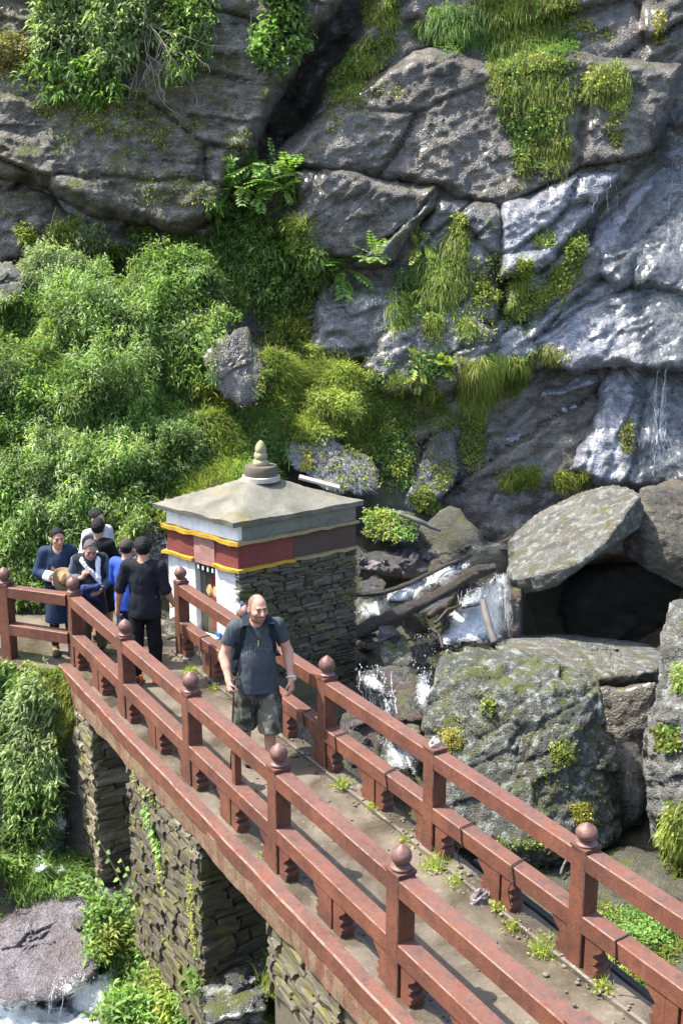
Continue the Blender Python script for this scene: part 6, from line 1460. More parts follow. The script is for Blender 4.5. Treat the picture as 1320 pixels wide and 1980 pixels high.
    ('plant', 'small yellow-green seedling on the upper left of the mossy boulder', 'plant', 'leaf', [K([(930, 1350), (950, 1345), (955, 1380), (935, 1385)], 'leafy', 26, 0.06, 'lime', thick=0.08, seed=89)]),
    ('grass_clump', 'grass on top of the smooth pale boulder left of the shrine', 'grass', 'grass', [K([(225, 1010), (260, 985), (330, 965), (340, 985), (270, 1005), (225, 1050)], 'hang', 420, 0.2, 'olive', thick=0.1, seed=90, pal2='lime'), K([(300, 1000), (325, 1000), (325, 1040), (305, 1040)], 'leafy', 80, 0.06, 'lime', thick=0.1)]),
    ('shrub', 'grey-green tufts at the foot of the left overhang', 'shrub', 'leaf', [K([(40, 460), (100, 440), (180, 445), (215, 480), (200, 540), (120, 570), (50, 540)], 'bamboo', 1200, 0.15, 'grey', thick=0.35, seed=91, pal2='lime', mix2=0.4)]),
    ('shrub', 'dark green shrub crowning the leafy slope right of the left overhang', 'shrub', 'leaf', [K([(250, 470), (310, 460), (400, 470), (460, 520), (480, 600), (400, 560), (300, 540)], 'bamboo', 1500, 0.17, 'deep', thick=0.4, seed=92, pal2='grey', mix2=0.4)]),
    ('shrub', 'tangled shrub shading the half hidden boulder on the slope', 'shrub', 'leaf', [K([(330, 700), (400, 690), (430, 750), (470, 790), (420, 830), (350, 790)], 'bamboo', 700, 0.14, 'olive', thick=0.4, seed=93, pal2='deep')]),
    ('yellow_shrub', 'yellow-leaved shrub at the foot of the second bridge pier', 'shrub', 'leaf', [K([(320, 1790), (350, 1770), (385, 1830), (370, 1860), (330, 1850)], 'leafy', 260, 0.05, 'straw', thick=0.25, seed=94, pal2='lime', wr=0.3)]),
    ('shrub', 'mixed leafy growth filling the gap right of the leafy slope below the ferns', 'shrub', 'leaf', [K([(470, 560), (560, 540), (610, 600), (600, 670), (520, 690), (490, 650)], 'leafy', 700, 0.10, 'fresh', thick=0.3, seed=95, gap=0.45, pal2='deep'), K([(470, 560), (560, 540), (610, 600), (600, 670), (520, 690), (490, 650)], 'bamboo', 500, 0.13, 'olive', thick=0.3, seed=96, gap=0.4)]),
    ('broad_leaved_plant', 'light green leaves on the small knoll between sapling and dark slope', 'plant', 'leaf', [K([(440, 430), (520, 440), (540, 500), (490, 540), (440, 500)], 'leafy', 350, 0.12, 'fresh', thick=0.3, seed=97)]),
    ('grass_clump', 'grass growing on the bank beside the foot of the navy-robed man', 'grass', 'grass', [K([(20, 1285), (125, 1295), (135, 1325), (100, 1340), (20, 1320)], 'grass', 500, 0.10, 'lime', thick=0.03, seed=98, soft=3), K([(70, 1290), (130, 1300), (125, 1350), (70, 1340)], 'leafy', 260, 0.05, 'fresh', thick=0.06, seed=99, soft=3)]),
    ('herb_patch', 'bright herbs and moss on the wet rock below the second pier', 'herbs', 'leaf', [K([(400, 1830), (460, 1790), (520, 1790), (520, 1840), (440, 1860)], 'leafy', 420, 0.05, 'fresh', thick=0.12, seed=100, pal2='lime')]),
    ('shrub', 'bright mixed growth along the foot of the middle rock lobes', 'shrub', 'leaf', [K([(470, 440), (560, 430), (600, 480), (640, 540), (600, 580), (540, 560), (480, 520)], 'bamboo', 900, 0.12, 'fresh', thick=0.3, seed=110, pal2='lime'), K([(470, 440), (560, 430), (600, 480), (640, 540), (600, 580), (540, 560), (480, 520)], 'leafy', 500, 0.10, 'lime', thick=0.35, seed=111, gap=0.5)]),
    ('herb_patch', 'herbs scattered over the rubble between the bright grass and the leaning rock', 'herbs', 'leaf', [K([(640, 780), (760, 760), (800, 850), (760, 930), (680, 900), (640, 840)], 'leafy', 900, 0.065, 'lime', thick=0.14, seed=112, gap=0.45, pal2='fresh'), K([(640, 780), (760, 760), (800, 850), (760, 930), (680, 900)], 'grass', 500, 0.24, 'lime', thick=0.06, seed=113, gap=0.6)]),
    ('fern', 'fern fronds on the ledge left of the wide grass curtain', 'fern', 'leaf', [K([(790, 690), (850, 680), (880, 710), (840, 740), (800, 730)], 'fern', 6, 0.4, 'lime'), K([(790, 690), (850, 680), (880, 710), (840, 740), (800, 730)], 'leafy', 200, 0.08, 'fresh', thick=0.12, seed=114)]),
    ('herb_patch', 'scattered weeds on the damp ground under the far railing at lower right', 'herbs', 'leaf', [K([(1060, 1760), (1200, 1740), (1320, 1800), (1330, 1960), (1250, 1960), (1150, 1880)], 'leafy', 1300, 0.04, 'fresh', thick=0.07, seed=130, gap=0.45, pal2='olive', soft=14), K([(1060, 1760), (1200, 1740), (1320, 1800), (1330, 1960), (1250, 1960)], 'grass', 500, 0.14, 'olive', thick=0.04, seed=131, gap=0.6, soft=14)]),
    ('creeper', 'small creeping plants on the sunlit face of the second pier', 'plant', 'leaf', []),
]:
    if layers: cover(name, label, cat, layers, None, mat)

# the sapling stands out from the rock on its own stems
lf = Leaf(); mb = MB(); p0, _n0 = hit(505, 400)
sap = empty('pinnate_sapling', tuple(p0), 0, 'bright green sapling with feathered leaves standing out below the dark crack', 'sapling')
for px, py, dy in ((455, 335, 0.55), (490, 318, 0.75), (530, 315, 0.8), (560, 335, 0.75), (475, 360, 0.7), (520, 352, 0.95), (548, 365, 0.8), (440, 372, 0.5), (500, 382, 0.8)):
    tip = at(px, py, p0[1] - dy); pts = [p0 * (1 - u) + tip * u + np.array([0, 0, -0.12 * math.sin(math.pi * u)]) for u in np.linspace(0, 1, 7)]
    mb.tube(pts, np.linspace(0.014, 0.006, 7), 5)
    rosette(lf, tip, unit(np.array([0.05, -0.75, 0.5])), 0.44, 'fresh', 6, 6, 0.34, 0.8, 0.6)
mb.build('stem', M['twig'], sap)
mk('leaves', np.concatenate(lf.V), np.concatenate(lf.F), M['leaf'], sap, col=np.concatenate(lf.C))
# ------------------------------------------------------------------ figures: smooth-blended distance fields turned into one skin
def surface_nets(D, org, h):
    nx, ny, nz = D.shape
    c = [D[i:nx - 1 + i, j:ny - 1 + j, k:nz - 1 + k] for i in (0, 1) for j in (0, 1) for k in (0, 1)]
    neg = sum((q < 0).astype(np.int8) for q in c)
    act = np.argwhere((neg > 0) & (neg < 8))
    cv = np.stack([q[act[:, 0], act[:, 1], act[:, 2]] for q in c], 1)
    off = np.array([(i, j, k) for i in (0, 1) for j in (0, 1) for k in (0, 1)], float)
    S = np.zeros((len(act), 3)); n = np.zeros(len(act))
    for a in range(8):
        for b in range(a + 1, 8):
            if np.abs(off[a] - off[b]).sum() != 1: continue
            va, vb = cv[:, a], cv[:, b]; m = (va < 0) != (vb < 0)
            t = np.where(m, va / np.where(va - vb == 0, 1, va - vb), 0)
            S += np.where(m[:, None], off[a] + (off[b] - off[a]) * t[:, None], 0); n += m
    V = (act + S / n[:, None]) * h + org
    idx = np.full((nx - 1, ny - 1, nz - 1), -1, np.int64); idx[act[:, 0], act[:, 1], act[:, 2]] = np.arange(len(act))
    Fs = []
    for ax in range(3):
        sl0 = [slice(None)] * 3; sl1 = [slice(None)] * 3; sl0[ax] = slice(0, -1); sl1[ax] = slice(1, None)
        A, B = D[tuple(sl0)], D[tuple(sl1)]
        e = np.argwhere((A < 0) != (B < 0)); sg = A[e[:, 0], e[:, 1], e[:, 2]] < 0
        o = [(ax + 1) % 3, (ax + 2) % 3]
        ok = (e[:, o[0]] > 0) & (e[:, o[1]] > 0) & (e[:, o[0]] < D.shape[o[0]] - 1) & (e[:, o[1]] < D.shape[o[1]] - 1); e, sg = e[ok], sg[ok]
        q = []
        for d0, d1 in ((-1, -1), (0, -1), (0, 0), (-1, 0)):
            p = e.copy(); p[:, o[0]] += d0; p[:, o[1]] += d1; q.append(idx[p[:, 0], p[:, 1], p[:, 2]])
        q = np.stack(q, 1); q = np.where(sg[:, None], q, q[:, ::-1]); Fs.append(q[(q >= 0).all(1)])
    return V, np.concatenate(Fs)
class Field:
    def __init__(s, lo, hi, h):
        s.h = h; s.lo = np.array(lo, float); s.n = np.ceil((np.array(hi) - s.lo) / h).astype(int) + 1
        s.D = np.full(s.n, 0.5, np.float32)
    def _box(s, lo, hi):
        a = np.clip(np.floor((np.array(lo) - s.lo) / s.h).astype(int), 0, s.n - 1); b = np.clip(np.ceil((np.array(hi) - s.lo) / s.h).astype(int) + 1, 1, s.n)
        sl = tuple(slice(i, j) for i, j in zip(a, b))
        ax = [s.lo[k] + np.arange(a[k], b[k]) * s.h for k in range(3)]
        G = np.stack(np.meshgrid(*ax, indexing='ij'), -1)
        return sl, G
    def _merge(s, sl, d, k, op):
        o = s.D[sl]
        if op == '+':
            hh = np.clip(0.5 + 0.5 * (o - d) / k, 0, 1); s.D[sl] = o * (1 - hh) + d * hh - k * hh * (1 - hh)
        else:
            d = -d; hh = np.clip(0.5 - 0.5 * (o - d) / k, 0, 1); s.D[sl] = o * (1 - hh) + d * hh + k * hh * (1 - hh)
    def cone(s, a, b, ra, rb, k=0.03, flat=None, op='+', fr=None):
        a, b = np.array(a, float), np.array(b, float)
        if fr is not None:
            hs = fr[2] if len(fr) > 2 else 1.0; ra, rb, k = ra * hs, rb * hs, k * hs
            A, B = fr[0] @ (a * hs) + fr[1], fr[0] @ (b * hs) + fr[1]
        else: A, B = a, b
        m = max(ra, rb) * (1.0 if flat is None else 1.0 / min(1, flat[1])) + k + 3 * s.h
        sl, G = s._box(np.minimum(A, B) - m, np.maximum(A, B) + m)
        P = G - A
        if flat is not None:
            f = np.array(flat[0], float); P = P + (P @ f)[..., None] * f * (flat[1] - 1)
        ab = B - A
        if flat is not None: ab = ab + (ab @ f) * f * (flat[1] - 1)
        t = np.clip((P @ ab) / max(ab @ ab, 1e-9), 0, 1)
        d = np.linalg.norm(P - t[..., None] * ab, axis=-1) - (ra + (rb - ra) * t)
        s._merge(sl, d.astype(np.float32), k, op); return s
    def ell(s, c, r, k=0.03, op='+', fr=None):
        c = np.array(c, float); r = np.array(r, float)
        if fr is not None and len(fr) > 2: c, r, k = c * fr[2], r * fr[2], k * fr[2]
        Cw = fr[0] @ c + fr[1] if fr is not None else c
        m = r.max() + k + 3 * s.h
        sl, G = s._box(Cw - m, Cw + m)
        P = G - Cw
        if fr is not None: P = P @ fr[0]
        k0 = np.linalg.norm(P / r, axis=-1); k1 = np.linalg.norm(P / (r * r), axis=-1)
        d = np.where(k1 > 1e-6, k0 * (k0 - 1) / np.maximum(k1, 1e-6), -r.min())
        s._merge(sl, d.astype(np.float32), k, op); return s
    def keep(s, fn):
        """intersect with fn(P) < 0"""
        sl, G = s._box(s.lo, s.lo + s.n * s.h); s.D = np.maximum(s.D, fn(G).astype(np.float32)); return s
    def wrinkle(s, amp, scale, seed, stretch=(1, 1, 1)):
        near = np.argwhere(np.abs(s.D) < 0.05)
        P = (near * s.h + s.lo) * np.array(stretch)
        s.D[near[:, 0], near[:, 1], near[:, 2]] += (amp * ridged(P, scale, 3, seed)).astype(np.float32); return s
    def mesh(s): 
        s.D[0] = s.D[-1] = 0.5; s.D[:, 0] = s.D[:, -1] = 0.5; s.D[:, :, 0] = s.D[:, :, -1] = 0.5
        return surface_nets(s.D, s.lo, s.h)
def cloth_mat(name, color, rough=0.85, weave=90, var=0.25, noise2=None):
    m = Mat(name); P = m.coord('Object')
    n = m.noise(P, 5, 5, 0.6); f = m.noise(P, weave, 3, 0.7)
    c = m.mix(n, tuple(q * (1 - var) for q in color), tuple(min(1, q * (1 + var)) for q in color))
    if noise2 is not None:
        c = m.mix(m.ramp(m.noise(m.mapping(P, (7, 7, 3.5)), 1.6, 4, 0.55, 0.8), [(0.50, 0.0), (0.54, 1.0)]), c, noise2[0])
        c = m.mix(m.ramp(m.noise(m.mapping(P, (6, 6, 3)), 2.3, 4, 0.55, 0.6), [(0.57, 0.0), (0.60, 1.0)]), c, noise2[1])
    m.set(color=c, rough=rough, spec=0.15)
    b = m.bump(n, 0.25, 0.02); m.bump(f, 0.3, 0.004, b); return m.m
def skin_mat():
    m = Mat('skin'); c = m.attr(); P = m.coord('Object')
    m.set(color=m.mix(0.35, c, m.ramp(m.noise(P, 30, 4, 0.6), [(0.3, 0.75), (0.7, 1.2)]), 'MULTIPLY'), rough=0.58, spec=0.3, sss=0.03)
    m.b.inputs['Subsurface Radius'].default_value = (0.012, 0.005, 0.003); m.b.inputs['Subsurface Scale'].default_value = 0.5
    return m.m
M['skin'] = skin_mat()
M['hair'] = plain('black_hair', (0.005, 0.0045, 0.0045), 0.6, 0.5, 90, 0.25, 0.8)
M['hair_grey'] = plain('grey_hair', (0.09, 0.088, 0.085), 0.7, 0.6, 90, 0.2, 0.8)
BASE = dict(head=(0, 0, 1.635), neck=(0, 0.02, 1.47), shL=(-0.185, 0.01, 1.435), elL=(-0.25, 0.04, 1.155), wrL=(-0.265, -0.03, 0.90),
            shR=(0.185, 0.01, 1.435), elR=(0.25, 0.04, 1.155), wrR=(0.265, -0.03, 0.90), hipL=(-0.09, 0, 0.92), knL=(-0.10, -0.015, 0.50), anL=(-0.105, 0.03, 0.085),
            hipR=(0.09, 0, 0.92), knR=(0.10, -0.015, 0.50), anR=(0.105, 0.03, 0.085))
def head_frame(c, yaw, pitch, roll=0.0, hs=1.08):
    R = np.array(Matrix.Rotation(yaw, 3, 'Z') @ Matrix.Rotation(pitch, 3, 'X') @ Matrix.Rotation(roll, 3, 'Y'))
    return (R, np.array(c, float), hs)
def torso(f, J, g, belly=0.0, k=0.06):
    sL, sR = J['shL'], J['shR']; mid = (sL + sR) / 2
    hp = (J['hipL'] + J['hipR']) / 2
    ch = mid * 0.55 + hp * 0.45 + np.array([0, -0.005, 0.05]); be = mid * 0.28 + hp * 0.72 + np.array([0, -0.012 - belly * 0.4, 0.03])
    f.ell(ch + (0, 0, 0.02), (0.165 + g, 0.112 + g, 0.21 + g), k)
    f.cone(sL * 0.86 + mid * 0.14 - (0, 0, 0.005), sR * 0.86 + mid * 0.14 - (0, 0, 0.005), 0.062 + g, 0.062 + g, k)
    f.ell(be, (0.15 + g + belly * 0.5, 0.108 + g + belly, 0.18 + g), k)
    f.ell(hp + (0, 0.005, 0.02), (0.158 + g, 0.115 + g, 0.125 + g), k)
def limb(f, a, b, c, r0, r1, r2, k=0.03):
    f.cone(a, b, r0, r1, k); f.cone(b, c, r1, r2, k)
def hand(f, w, d, nrm, curl, spread, thumb_side, s=1.0):
    """palm, four unequal curled fingers, thumb; d direction of the hand, nrm palm side"""
    d = unit(np.array(d, float)); nrm = np.array(nrm, float); nrm = unit(nrm - (nrm @ d) * d); a = np.cross(d, nrm) * thumb_side
    f.cone(w, w + d * 0.085 * s, 0.026 * s, 0.030 * s, 0.02)
    for o in (-0.022, 0.0, 0.022): f.cone(w + d * 0.03 + a * o * 0.8, w + d * 0.092 * s + a * o, 0.019, 0.018, 0.012)
    for i, (o, L) in enumerate(((0.031, 0.068), (0.0105, 0.078), (-0.0105, 0.072), (-0.030, 0.056))):
        p = w + d * 0.092 * s + a * o; q = unit(d + a * o * spread * 8); ang = 0
        for sg in (0.45, 0.32, 0.27):
            ang += curl
            dd = unit(q * math.cos(ang) + nrm * math.sin(ang)); e = p + dd * L * sg * s
            f.cone(p, e, 0.0100, 0.0088, 0.004); p = e
    p = w + d * 0.03 + a * 0.026; e = p + unit(d * 0.7 + a * 0.75 + nrm * 0.25) * 0.04 * s; f.cone(p, e, 0.014, 0.0115, 0.010)
    f.cone(e, e + unit(d * 0.9 + a * 0.15 + nrm * (0.3 + curl * 0.7)) * 0.033 * s, 0.0110, 0.0092, 0.004)
def add_head(f, fr, fat=1.0):
    f.ell((0, 0.012, 0.030), (0.075, 0.094, 0.088), 0.02, fr=fr)
    f.ell((0, -0.018, -0.030), (0.062 * fat, 0.072, 0.086), 0.03, fr=fr)
    f.ell((0, -0.038, -0.078), (0.046 * fat, 0.045, 0.038), 0.03, fr=fr)
    f.ell((0, -0.072, -0.100), (0.022, 0.018, 0.018), 0.02, fr=fr)
    f.cone((-0.036, -0.080, 0.024), (0.036, -0.080, 0.024), 0.0115, 0.0115, 0.015, fr=fr)
    for x in (-1, 1):
        f.ell((x * 0.043, -0.062, -0.022), (0.022, 0.024, 0.02), 0.02, fr=fr)
        f.ell((x * 0.031, -0.098, 0.001), (0.017, 0.016, 0.011), 0.010, '-', fr=fr)
        f.ell((x * 0.031, -0.079, 0.000), (0.013, 0.012, 0.010), 0.004, fr=fr)
        f.ell((x * 0.078, 0.010, -0.008), (0.010, 0.022, 0.033), 0.008, fr=fr)
    f.cone((0, -0.088, 0.010), (0, -0.110, -0.028), 0.0095, 0.0145, 0.010, fr=fr)
    f.cone((-0.014, -0.092, -0.034), (0.014, -0.092, -0.034), 0.009, 0.009, 0.008, fr=fr)
    f.cone((-0.020, -0.085, -0.060), (0.020, -0.085, -0.060), 0.0085, 0.0085, 0.008, fr=fr)
    f.cone((-0.016, -0.083, -0.073), (0.016, -0.083, -0.073), 0.0085, 0.0085, 0.008, fr=fr)
def face_colours(V, fr, skin, brow=(0.02, 0.016, 0.014), lips=None, beard=None, scalp=None):
    C = np.tile(np.array(skin), (len(V), 1))
    q = (V - fr[1]) @ fr[0] / fr[2]; x, y, z = np.abs(q[:, 0]), q[:, 1], q[:, 2]
    hd = (z > -0.125) & (z < 0.13) & (x < 0.1) & (np.abs(y) < 0.13)
    def put(m, c, a): C[m] = C[m] * (1 - a) + np.array(c) * a
    put(hd & (y < -0.045) & (x > 0.02) & (x < 0.06) & (z < -0.008) & (z > -0.05), (skin[0] * 1.05, skin[1] * 0.80, skin[2] * 0.75), 0.5)
    if beard is not None:
        put(hd & (z < -0.040) & (y < 0.005 + (-z) * 0.2) & ~((x < 0.022) & (z > -0.078) & (z < -0.055)) & (z > -0.118 - 0.0 * x), beard, 0.62)
        put(hd & (z > -0.055) & (z < -0.042) & (x < 0.024) & (y < -0.07), beard, 0.45)
    if scalp is not None: put(hd & (((z > 0.0) & (y > -0.025) & (x > 0.05)) | ((y > 0.03) & (z > -0.04)) | ((z > 0.055) & (y > -0.02) & (x > 0.03))), scalp, 0.72)
    if scalp is not None: put(hd & (z > 0.06) & (y > -0.04), scalp, 0.3)
    put(hd & (y < -0.075) & (x < 0.022) & (z < -0.056) & (z > -0.078), lips or (skin[0] * 0.75, skin[1] * 0.5, skin[2] * 0.5), 0.7)
    put(hd & (y < -0.06) & (z > 0.018) & (z < 0.033) & (x > 0.012) & (x < 0.05), brow, 0.8)
    put(hd & (y < -0.072) & (np.abs(x - 0.031) < 0.014) & (np.abs(z) < 0.0075), (0.35, 0.32, 0.3), 0.8)
    put(hd & (y < -0.078) & (np.abs(x - 0.031) < 0.0065) & (np.abs(z) < 0.008), (0.02, 0.012, 0.01), 1.0)
    put(hd & (y < -0.065) & (np.abs(x - 0.031) < 0.017) & (z > 0.005) & (z < 0.013), (skin[0] * 0.4, skin[1] * 0.35, skin[2] * 0.35), 0.7)
    return C
def person(label, loc, rz, H, pose=None, skin=(0.42, 0.235, 0.165), yaw=0.0, pitch=0.0, hand_l=None, hand_r=None, h=0.0115, fat=1.0, belly=0.0, face=None, hair=None, build=1.0, bare_legs=True):
    s = H / 1.75
    J = {k: np.array(v, float) for k, v in BASE.items()}
    for k, v in (pose or {}).items(): J[k] = np.array(v, float)
    root = empty('person', loc, rz, label, 'person')
    root.scale = (s, s, s)
    fr = head_frame(J['head'], yaw, pitch)
    f = Field((-0.55, -0.5, -0.01), (0.55, 0.45, 1.80), h)
    torso(f, J, -0.008, belly)
    f.cone(J['neck'] - (0, 0, 0.05), fr[0] @ np.array([0, 0.018, -0.085]) + fr[1], 0.062 * build, 0.056 * build, 0.04)
    add_head(f, fr, fat)
    b = build
    for sd, hd in (('L', hand_l), ('R', hand_r)):
        limb(f, J['sh' + sd], J['el' + sd], J['wr' + sd], 0.056 * b, 0.044 * b, 0.029 * b)
        e, w = J['el' + sd], J['wr' + sd]
        f.cone(e + (w - e) * 0.08, e + (w - e) * 0.45, 0.046 * b, 0.040 * b, 0.02)
        d = unit(w - e); hd = dict(dict(d=d, nrm=(1 if sd == 'L' else -1, 0, 0), curl=0.35, spread=0.3), **(hd or {}))
        hand(f, w, hd['d'], hd['nrm'], hd['curl'], hd['spread'], hd.get('side', 1 if sd == 'L' else -1))
        limb(f, J['hip' + sd], J['kn' + sd], J['an' + sd], 0.088, 0.058, 0.040, 0.03)
        k_, a_ = J['kn' + sd], J['an' + sd]; f.cone(k_ + (a_ - k_) * 0.15 + (0, 0.018, 0), k_ + (a_ - k_) * 0.5 + (0, 0.015, 0), 0.052, 0.045, 0.03)
        f.cone(a_ - (0, 0, 0.03), a_ + np.array([0, -0.13, -0.05]), 0.036, 0.028, 0.03)
    V, Fq = f.mesh()
    me = make_mesh('body', V, Fq, M['skin'], face_colours(V, fr, skin, **(face or {})), True)
    o = bpy.data.objects.new('body', me); COL.objects.link(o); o.parent = root
    root['_'] = 0; del root['_']
    return root, J, fr
def garment(root, name, V, Fq, mat, smooth=True):
    o = bpy.data.objects.new(name, make_mesh(name, V, Fq, mat, None, smooth)); COL.objects.link(o); o.parent = root; return o
def fld(h=0.0135, lo=(-0.55, -0.5, -0.01), hi=(0.55, 0.45, 1.80)): return Field(lo, hi, h)
def hair_of(root, fr, mat, thick=0.012, bald=False, seed=3, name='hair', low=-0.065, front=-0.004):
    f = Field(fr[1] - 0.19, fr[1] + 0.19, 0.0065)
    f.ell((0, 0.014, 0.032), (0.075 + thick, 0.094 + thick, 0.088 + thick), 0.01, fr=fr)
    f.wrinkle(0.005, 40, seed)
    def cut(G):
        q = (G - fr[1]) @ fr[0] / fr[2]; x, y, z = np.abs(q[..., 0]), q[..., 1], q[..., 2]
        c = np.maximum(front - (0.62 * z + 0.8 * y + 0.25 * np.maximum(x - 0.05, 0)), low - z)
        c = np.maximum(c, -(np.maximum(np.abs(y + 0.005) - 0.028, np.maximum(z - 0.022, 0.066 - x))))   # room for the ears
        return c
    f.keep(cut); V, Fq = f.mesh(); return garment(root, name, V, Fq, mat)
def shoe(root, an, mat, sole_mat, yaw=0.0, high=0.11, accent=None):
    R = np.array(Matrix.Rotation(yaw, 3, 'Z')); z0 = an[2] - 0.085
    c = np.array([an[0], an[1], z0]); fr = (R, c)
    f = Field(c + (-0.16, -0.26, -0.03), c + (0.16, 0.16, 0.22), 0.007)
    f.cone((0, 0.0, 0.055), (0, -0.15, 0.045), 0.046, 0.042, 0.03, fr=fr); f.cone((0, 0.015, 0.06), (0, 0.012, high + 0.02), 0.048, 0.047, 0.03, fr=fr)
    f.keep(lambda G: np.maximum(0.022 - (G[..., 2] - z0), (G[..., 2] - z0) - high)); f.wrinkle(0.003, 30, 5)
    V, Fq = f.mesh(); o = garment(root, 'shoe', V, Fq, mat)
    g = Field(c + (-0.16, -0.26, -0.03), c + (0.16, 0.16, 0.08), 0.007)
    g.cone((0, 0.02, 0.03), (0, -0.155, 0.03), 0.050, 0.047, 0.02, fr=fr); g.keep(lambda G: np.maximum(0.0 - (G[..., 2] - z0), (G[..., 2] - z0) - 0.03))
    V, Fq = g.mesh(); q = garment(root, 'sole', V, Fq, sole_mat); q.parent = o
    if accent is not None:
        g = Field(c + (-0.16, -0.26, -0.03), c + (0.16, 0.16, 0.2), 0.007)
        g.cone((0, 0.0, 0.055), (0, -0.11, 0.05), 0.051, 0.047, 0.02, fr=fr); g.keep(lambda G: np.maximum(0.045 - (G[..., 2] - z0), np.maximum((G[..., 2] - z0) - 0.085, ((G - c) @ R)[..., 1] - 0.0)))
        V, Fq = g.mesh(); q = garment(root, 'shoe_stripe', V, Fq, accent); q.parent = o
    return o
def world_pt(root, p):
    return np.array(root.matrix_basis @ Vector(p))

# ---- the hiker in the middle of the bridge
P_h = dict(head=(0.01, -0.055, 1.615), neck=(0.0, 0.005, 1.46), shL=(-0.205, 0.01, 1.425), elL=(-0.305, 0.02, 1.145), wrL=(-0.285, -0.14, 0.955), shR=(0.205, 0.0, 1.425), elR=(0.30, 0.02, 1.14), wrR=(0.31, -0.10, 0.90),
           hipL=(-0.095, 0, 0.91), knL=(-0.12, 0.02, 0.49), anL=(-0.10, 0.15, 0.10), hipR=(0.095, 0, 0.91), knR=(0.105, -0.10, 0.50), anR=(0.09, -0.12, 0.085))
hiker, J, fr = person('hiker in grey T-shirt and camouflage shorts walking toward the viewer with a stick', (-0.865, 10.68, 0.0), 0.22, 1.89, P_h, (0.47, 0.255, 0.18), 0.28, 0.06,
                  dict(d=(0.12, -0.5, -0.85), nrm=(1, 0.1, 0.0), curl=0.85, spread=0.1), dict(d=(-0.05, -0.25, -1), nrm=(-0.8, 0.6, 0), curl=0.30, spread=0.5), 0.0075, 1.06, 0.02, dict(beard=(0.05, 0.03, 0.024), scalp=(0.07, 0.045, 0.036)), build=1.05)
M['tee'] = cloth_mat('charcoal_tee', (0.050, 0.058, 0.066), 0.9)
f = fld(0.0095); torso(f, J, 0.014, 0.022)
for sd in 'LR':
    a, b = J['sh' + sd], J['el' + sd]; f.cone(a, a + (b - a) * 0.62, 0.066, 0.076, 0.04)
def tee_cut(G, J=J):
    z = G[..., 2]; c = 0.795 - z
    for sd, sx in (('L', -1), ('R', 1)):
        a, b = J['sh' + sd], J['el' + sd]; d = unit(b - a)
        t = (G - a) @ d - 0.175
        c = np.maximum(c, np.where(G[..., 0] * sx > 0.225, t, -1))
    nk = np.linalg.norm((G - np.array([0.0, -0.03, 1.525])) * np.array([1, 0.9, 1.0]), axis=-1)
    return np.maximum(c, 0.088 - nk)
f.cone((0, 0, 0.96), (0, 0, 0.80), 0.180, 0.205, 0.05, flat=((0, 1, 0), 1.18))
f.wrinkle(0.009, 6, 9, (1.0, 1.0, 0.6)).keep(tee_cut); garment(hiker, 'tee_shirt', *f.mesh(), M['tee'])
M['camo'] = cloth_mat('camouflage', (0.115, 0.113, 0.088), 0.9, 90, 0.2, ((0.045, 0.047, 0.035), (0.21, 0.205, 0.165)))
f = fld(0.0095, hi=(0.55, 0.45, 1.05)); hp = (J['hipL'] + J['hipR']) / 2
f.ell(hp + (0, 0, 0.0), (0.172, 0.132, 0.14), 0.04)
for sd in 'LR':
    a, b = J['hip' + sd], J['kn' + sd]; f.cone(a, b + (b - a) * 0.18, 0.108, 0.122, 0.035)
    sx = -1 if sd == 'L' else 1; f.cone(a * 0.4 + b * 0.6 + (sx * 0.085, -0.01, 0.06), a * 0.4 + b * 0.6 + (sx * 0.085, -0.01, -0.05), 0.048, 0.048, 0.015)
f.wrinkle(0.008, 9, 4, (1, 1, 0.6)).keep(lambda G: np.maximum(0.40 - G[..., 2], G[..., 2] - 0.95)); garment(hiker, 'shorts', *f.mesh(), M['camo'])
hk = plain('hiking_shoe', (0.20, 0.18, 0.15), 0.8, 0.4, 30); ds = plain('dark_sole', (0.05, 0.05, 0.05), 0.8)
for sd in 'LR': shoe(hiker, J['an' + sd], hk, ds, 0.0, 0.12)
for sd in 'LR':
    a_, k_ = J['an' + sd], J['kn' + sd]; f = Field(a_ - 0.1, a_ + 0.2, 0.007); f.cone(a_, a_ + (k_ - a_) * 0.22, 0.050, 0.052, 0.01); f.wrinkle(0.002, 40, 3).keep(lambda G, a_=a_: np.maximum(a_[2] + 0.02 - G[..., 2], G[..., 2] - a_[2] - 0.10)); garment(hiker, 'sock', *f.mesh(), plain('sock_%s' % sd, (0.14, 0.12, 0.10), 0.95))
# watch, necklace, lettering
w = J['wrR'] + (J['elR'] - J['wrR']) * 0.10; dd = unit(J['elR'] - J['wrR'])
m = MB(); ring = []
ax = unit(np.cross(dd, [0, 1, 0])); ay = np.cross(dd, ax)
m.tube([w + (ax * math.cos(t) + ay * math.sin(t)) * 0.040 for t in np.linspace(0, 2 * math.pi, 19)], 0.0085, 6)
o = m.build('watch', plain('steel_watch', (0.55, 0.54, 0.5), 0.3)); o.parent = hiker
m = MB(); c = w + np.array([0.03, -0.04, 0.0]) * 1.0; m.prism(c - np.array([0.008, -0.008, 0]), c + np.array([0.008, -0.008, 0]), 0.036, 0.04, ch=0.004); q = m.build('watch_face', plain('watch_face', (0.4, 0.42, 0.42), 0.2)); q.parent = o; q.matrix_parent_inverse = o.matrix_basis.inverted()
for q_ in (o, q): pass
def tee_bvh(o): return BVHTree.FromPolygons([tuple(v.co) for v in o.data.vertices], [tuple(p.vertices) for p in o.data.polygons])
tee = [c_ for c_ in hiker.children if c_.name.startswith('tee_shirt')][0]
tb = tee_bvh(tee)
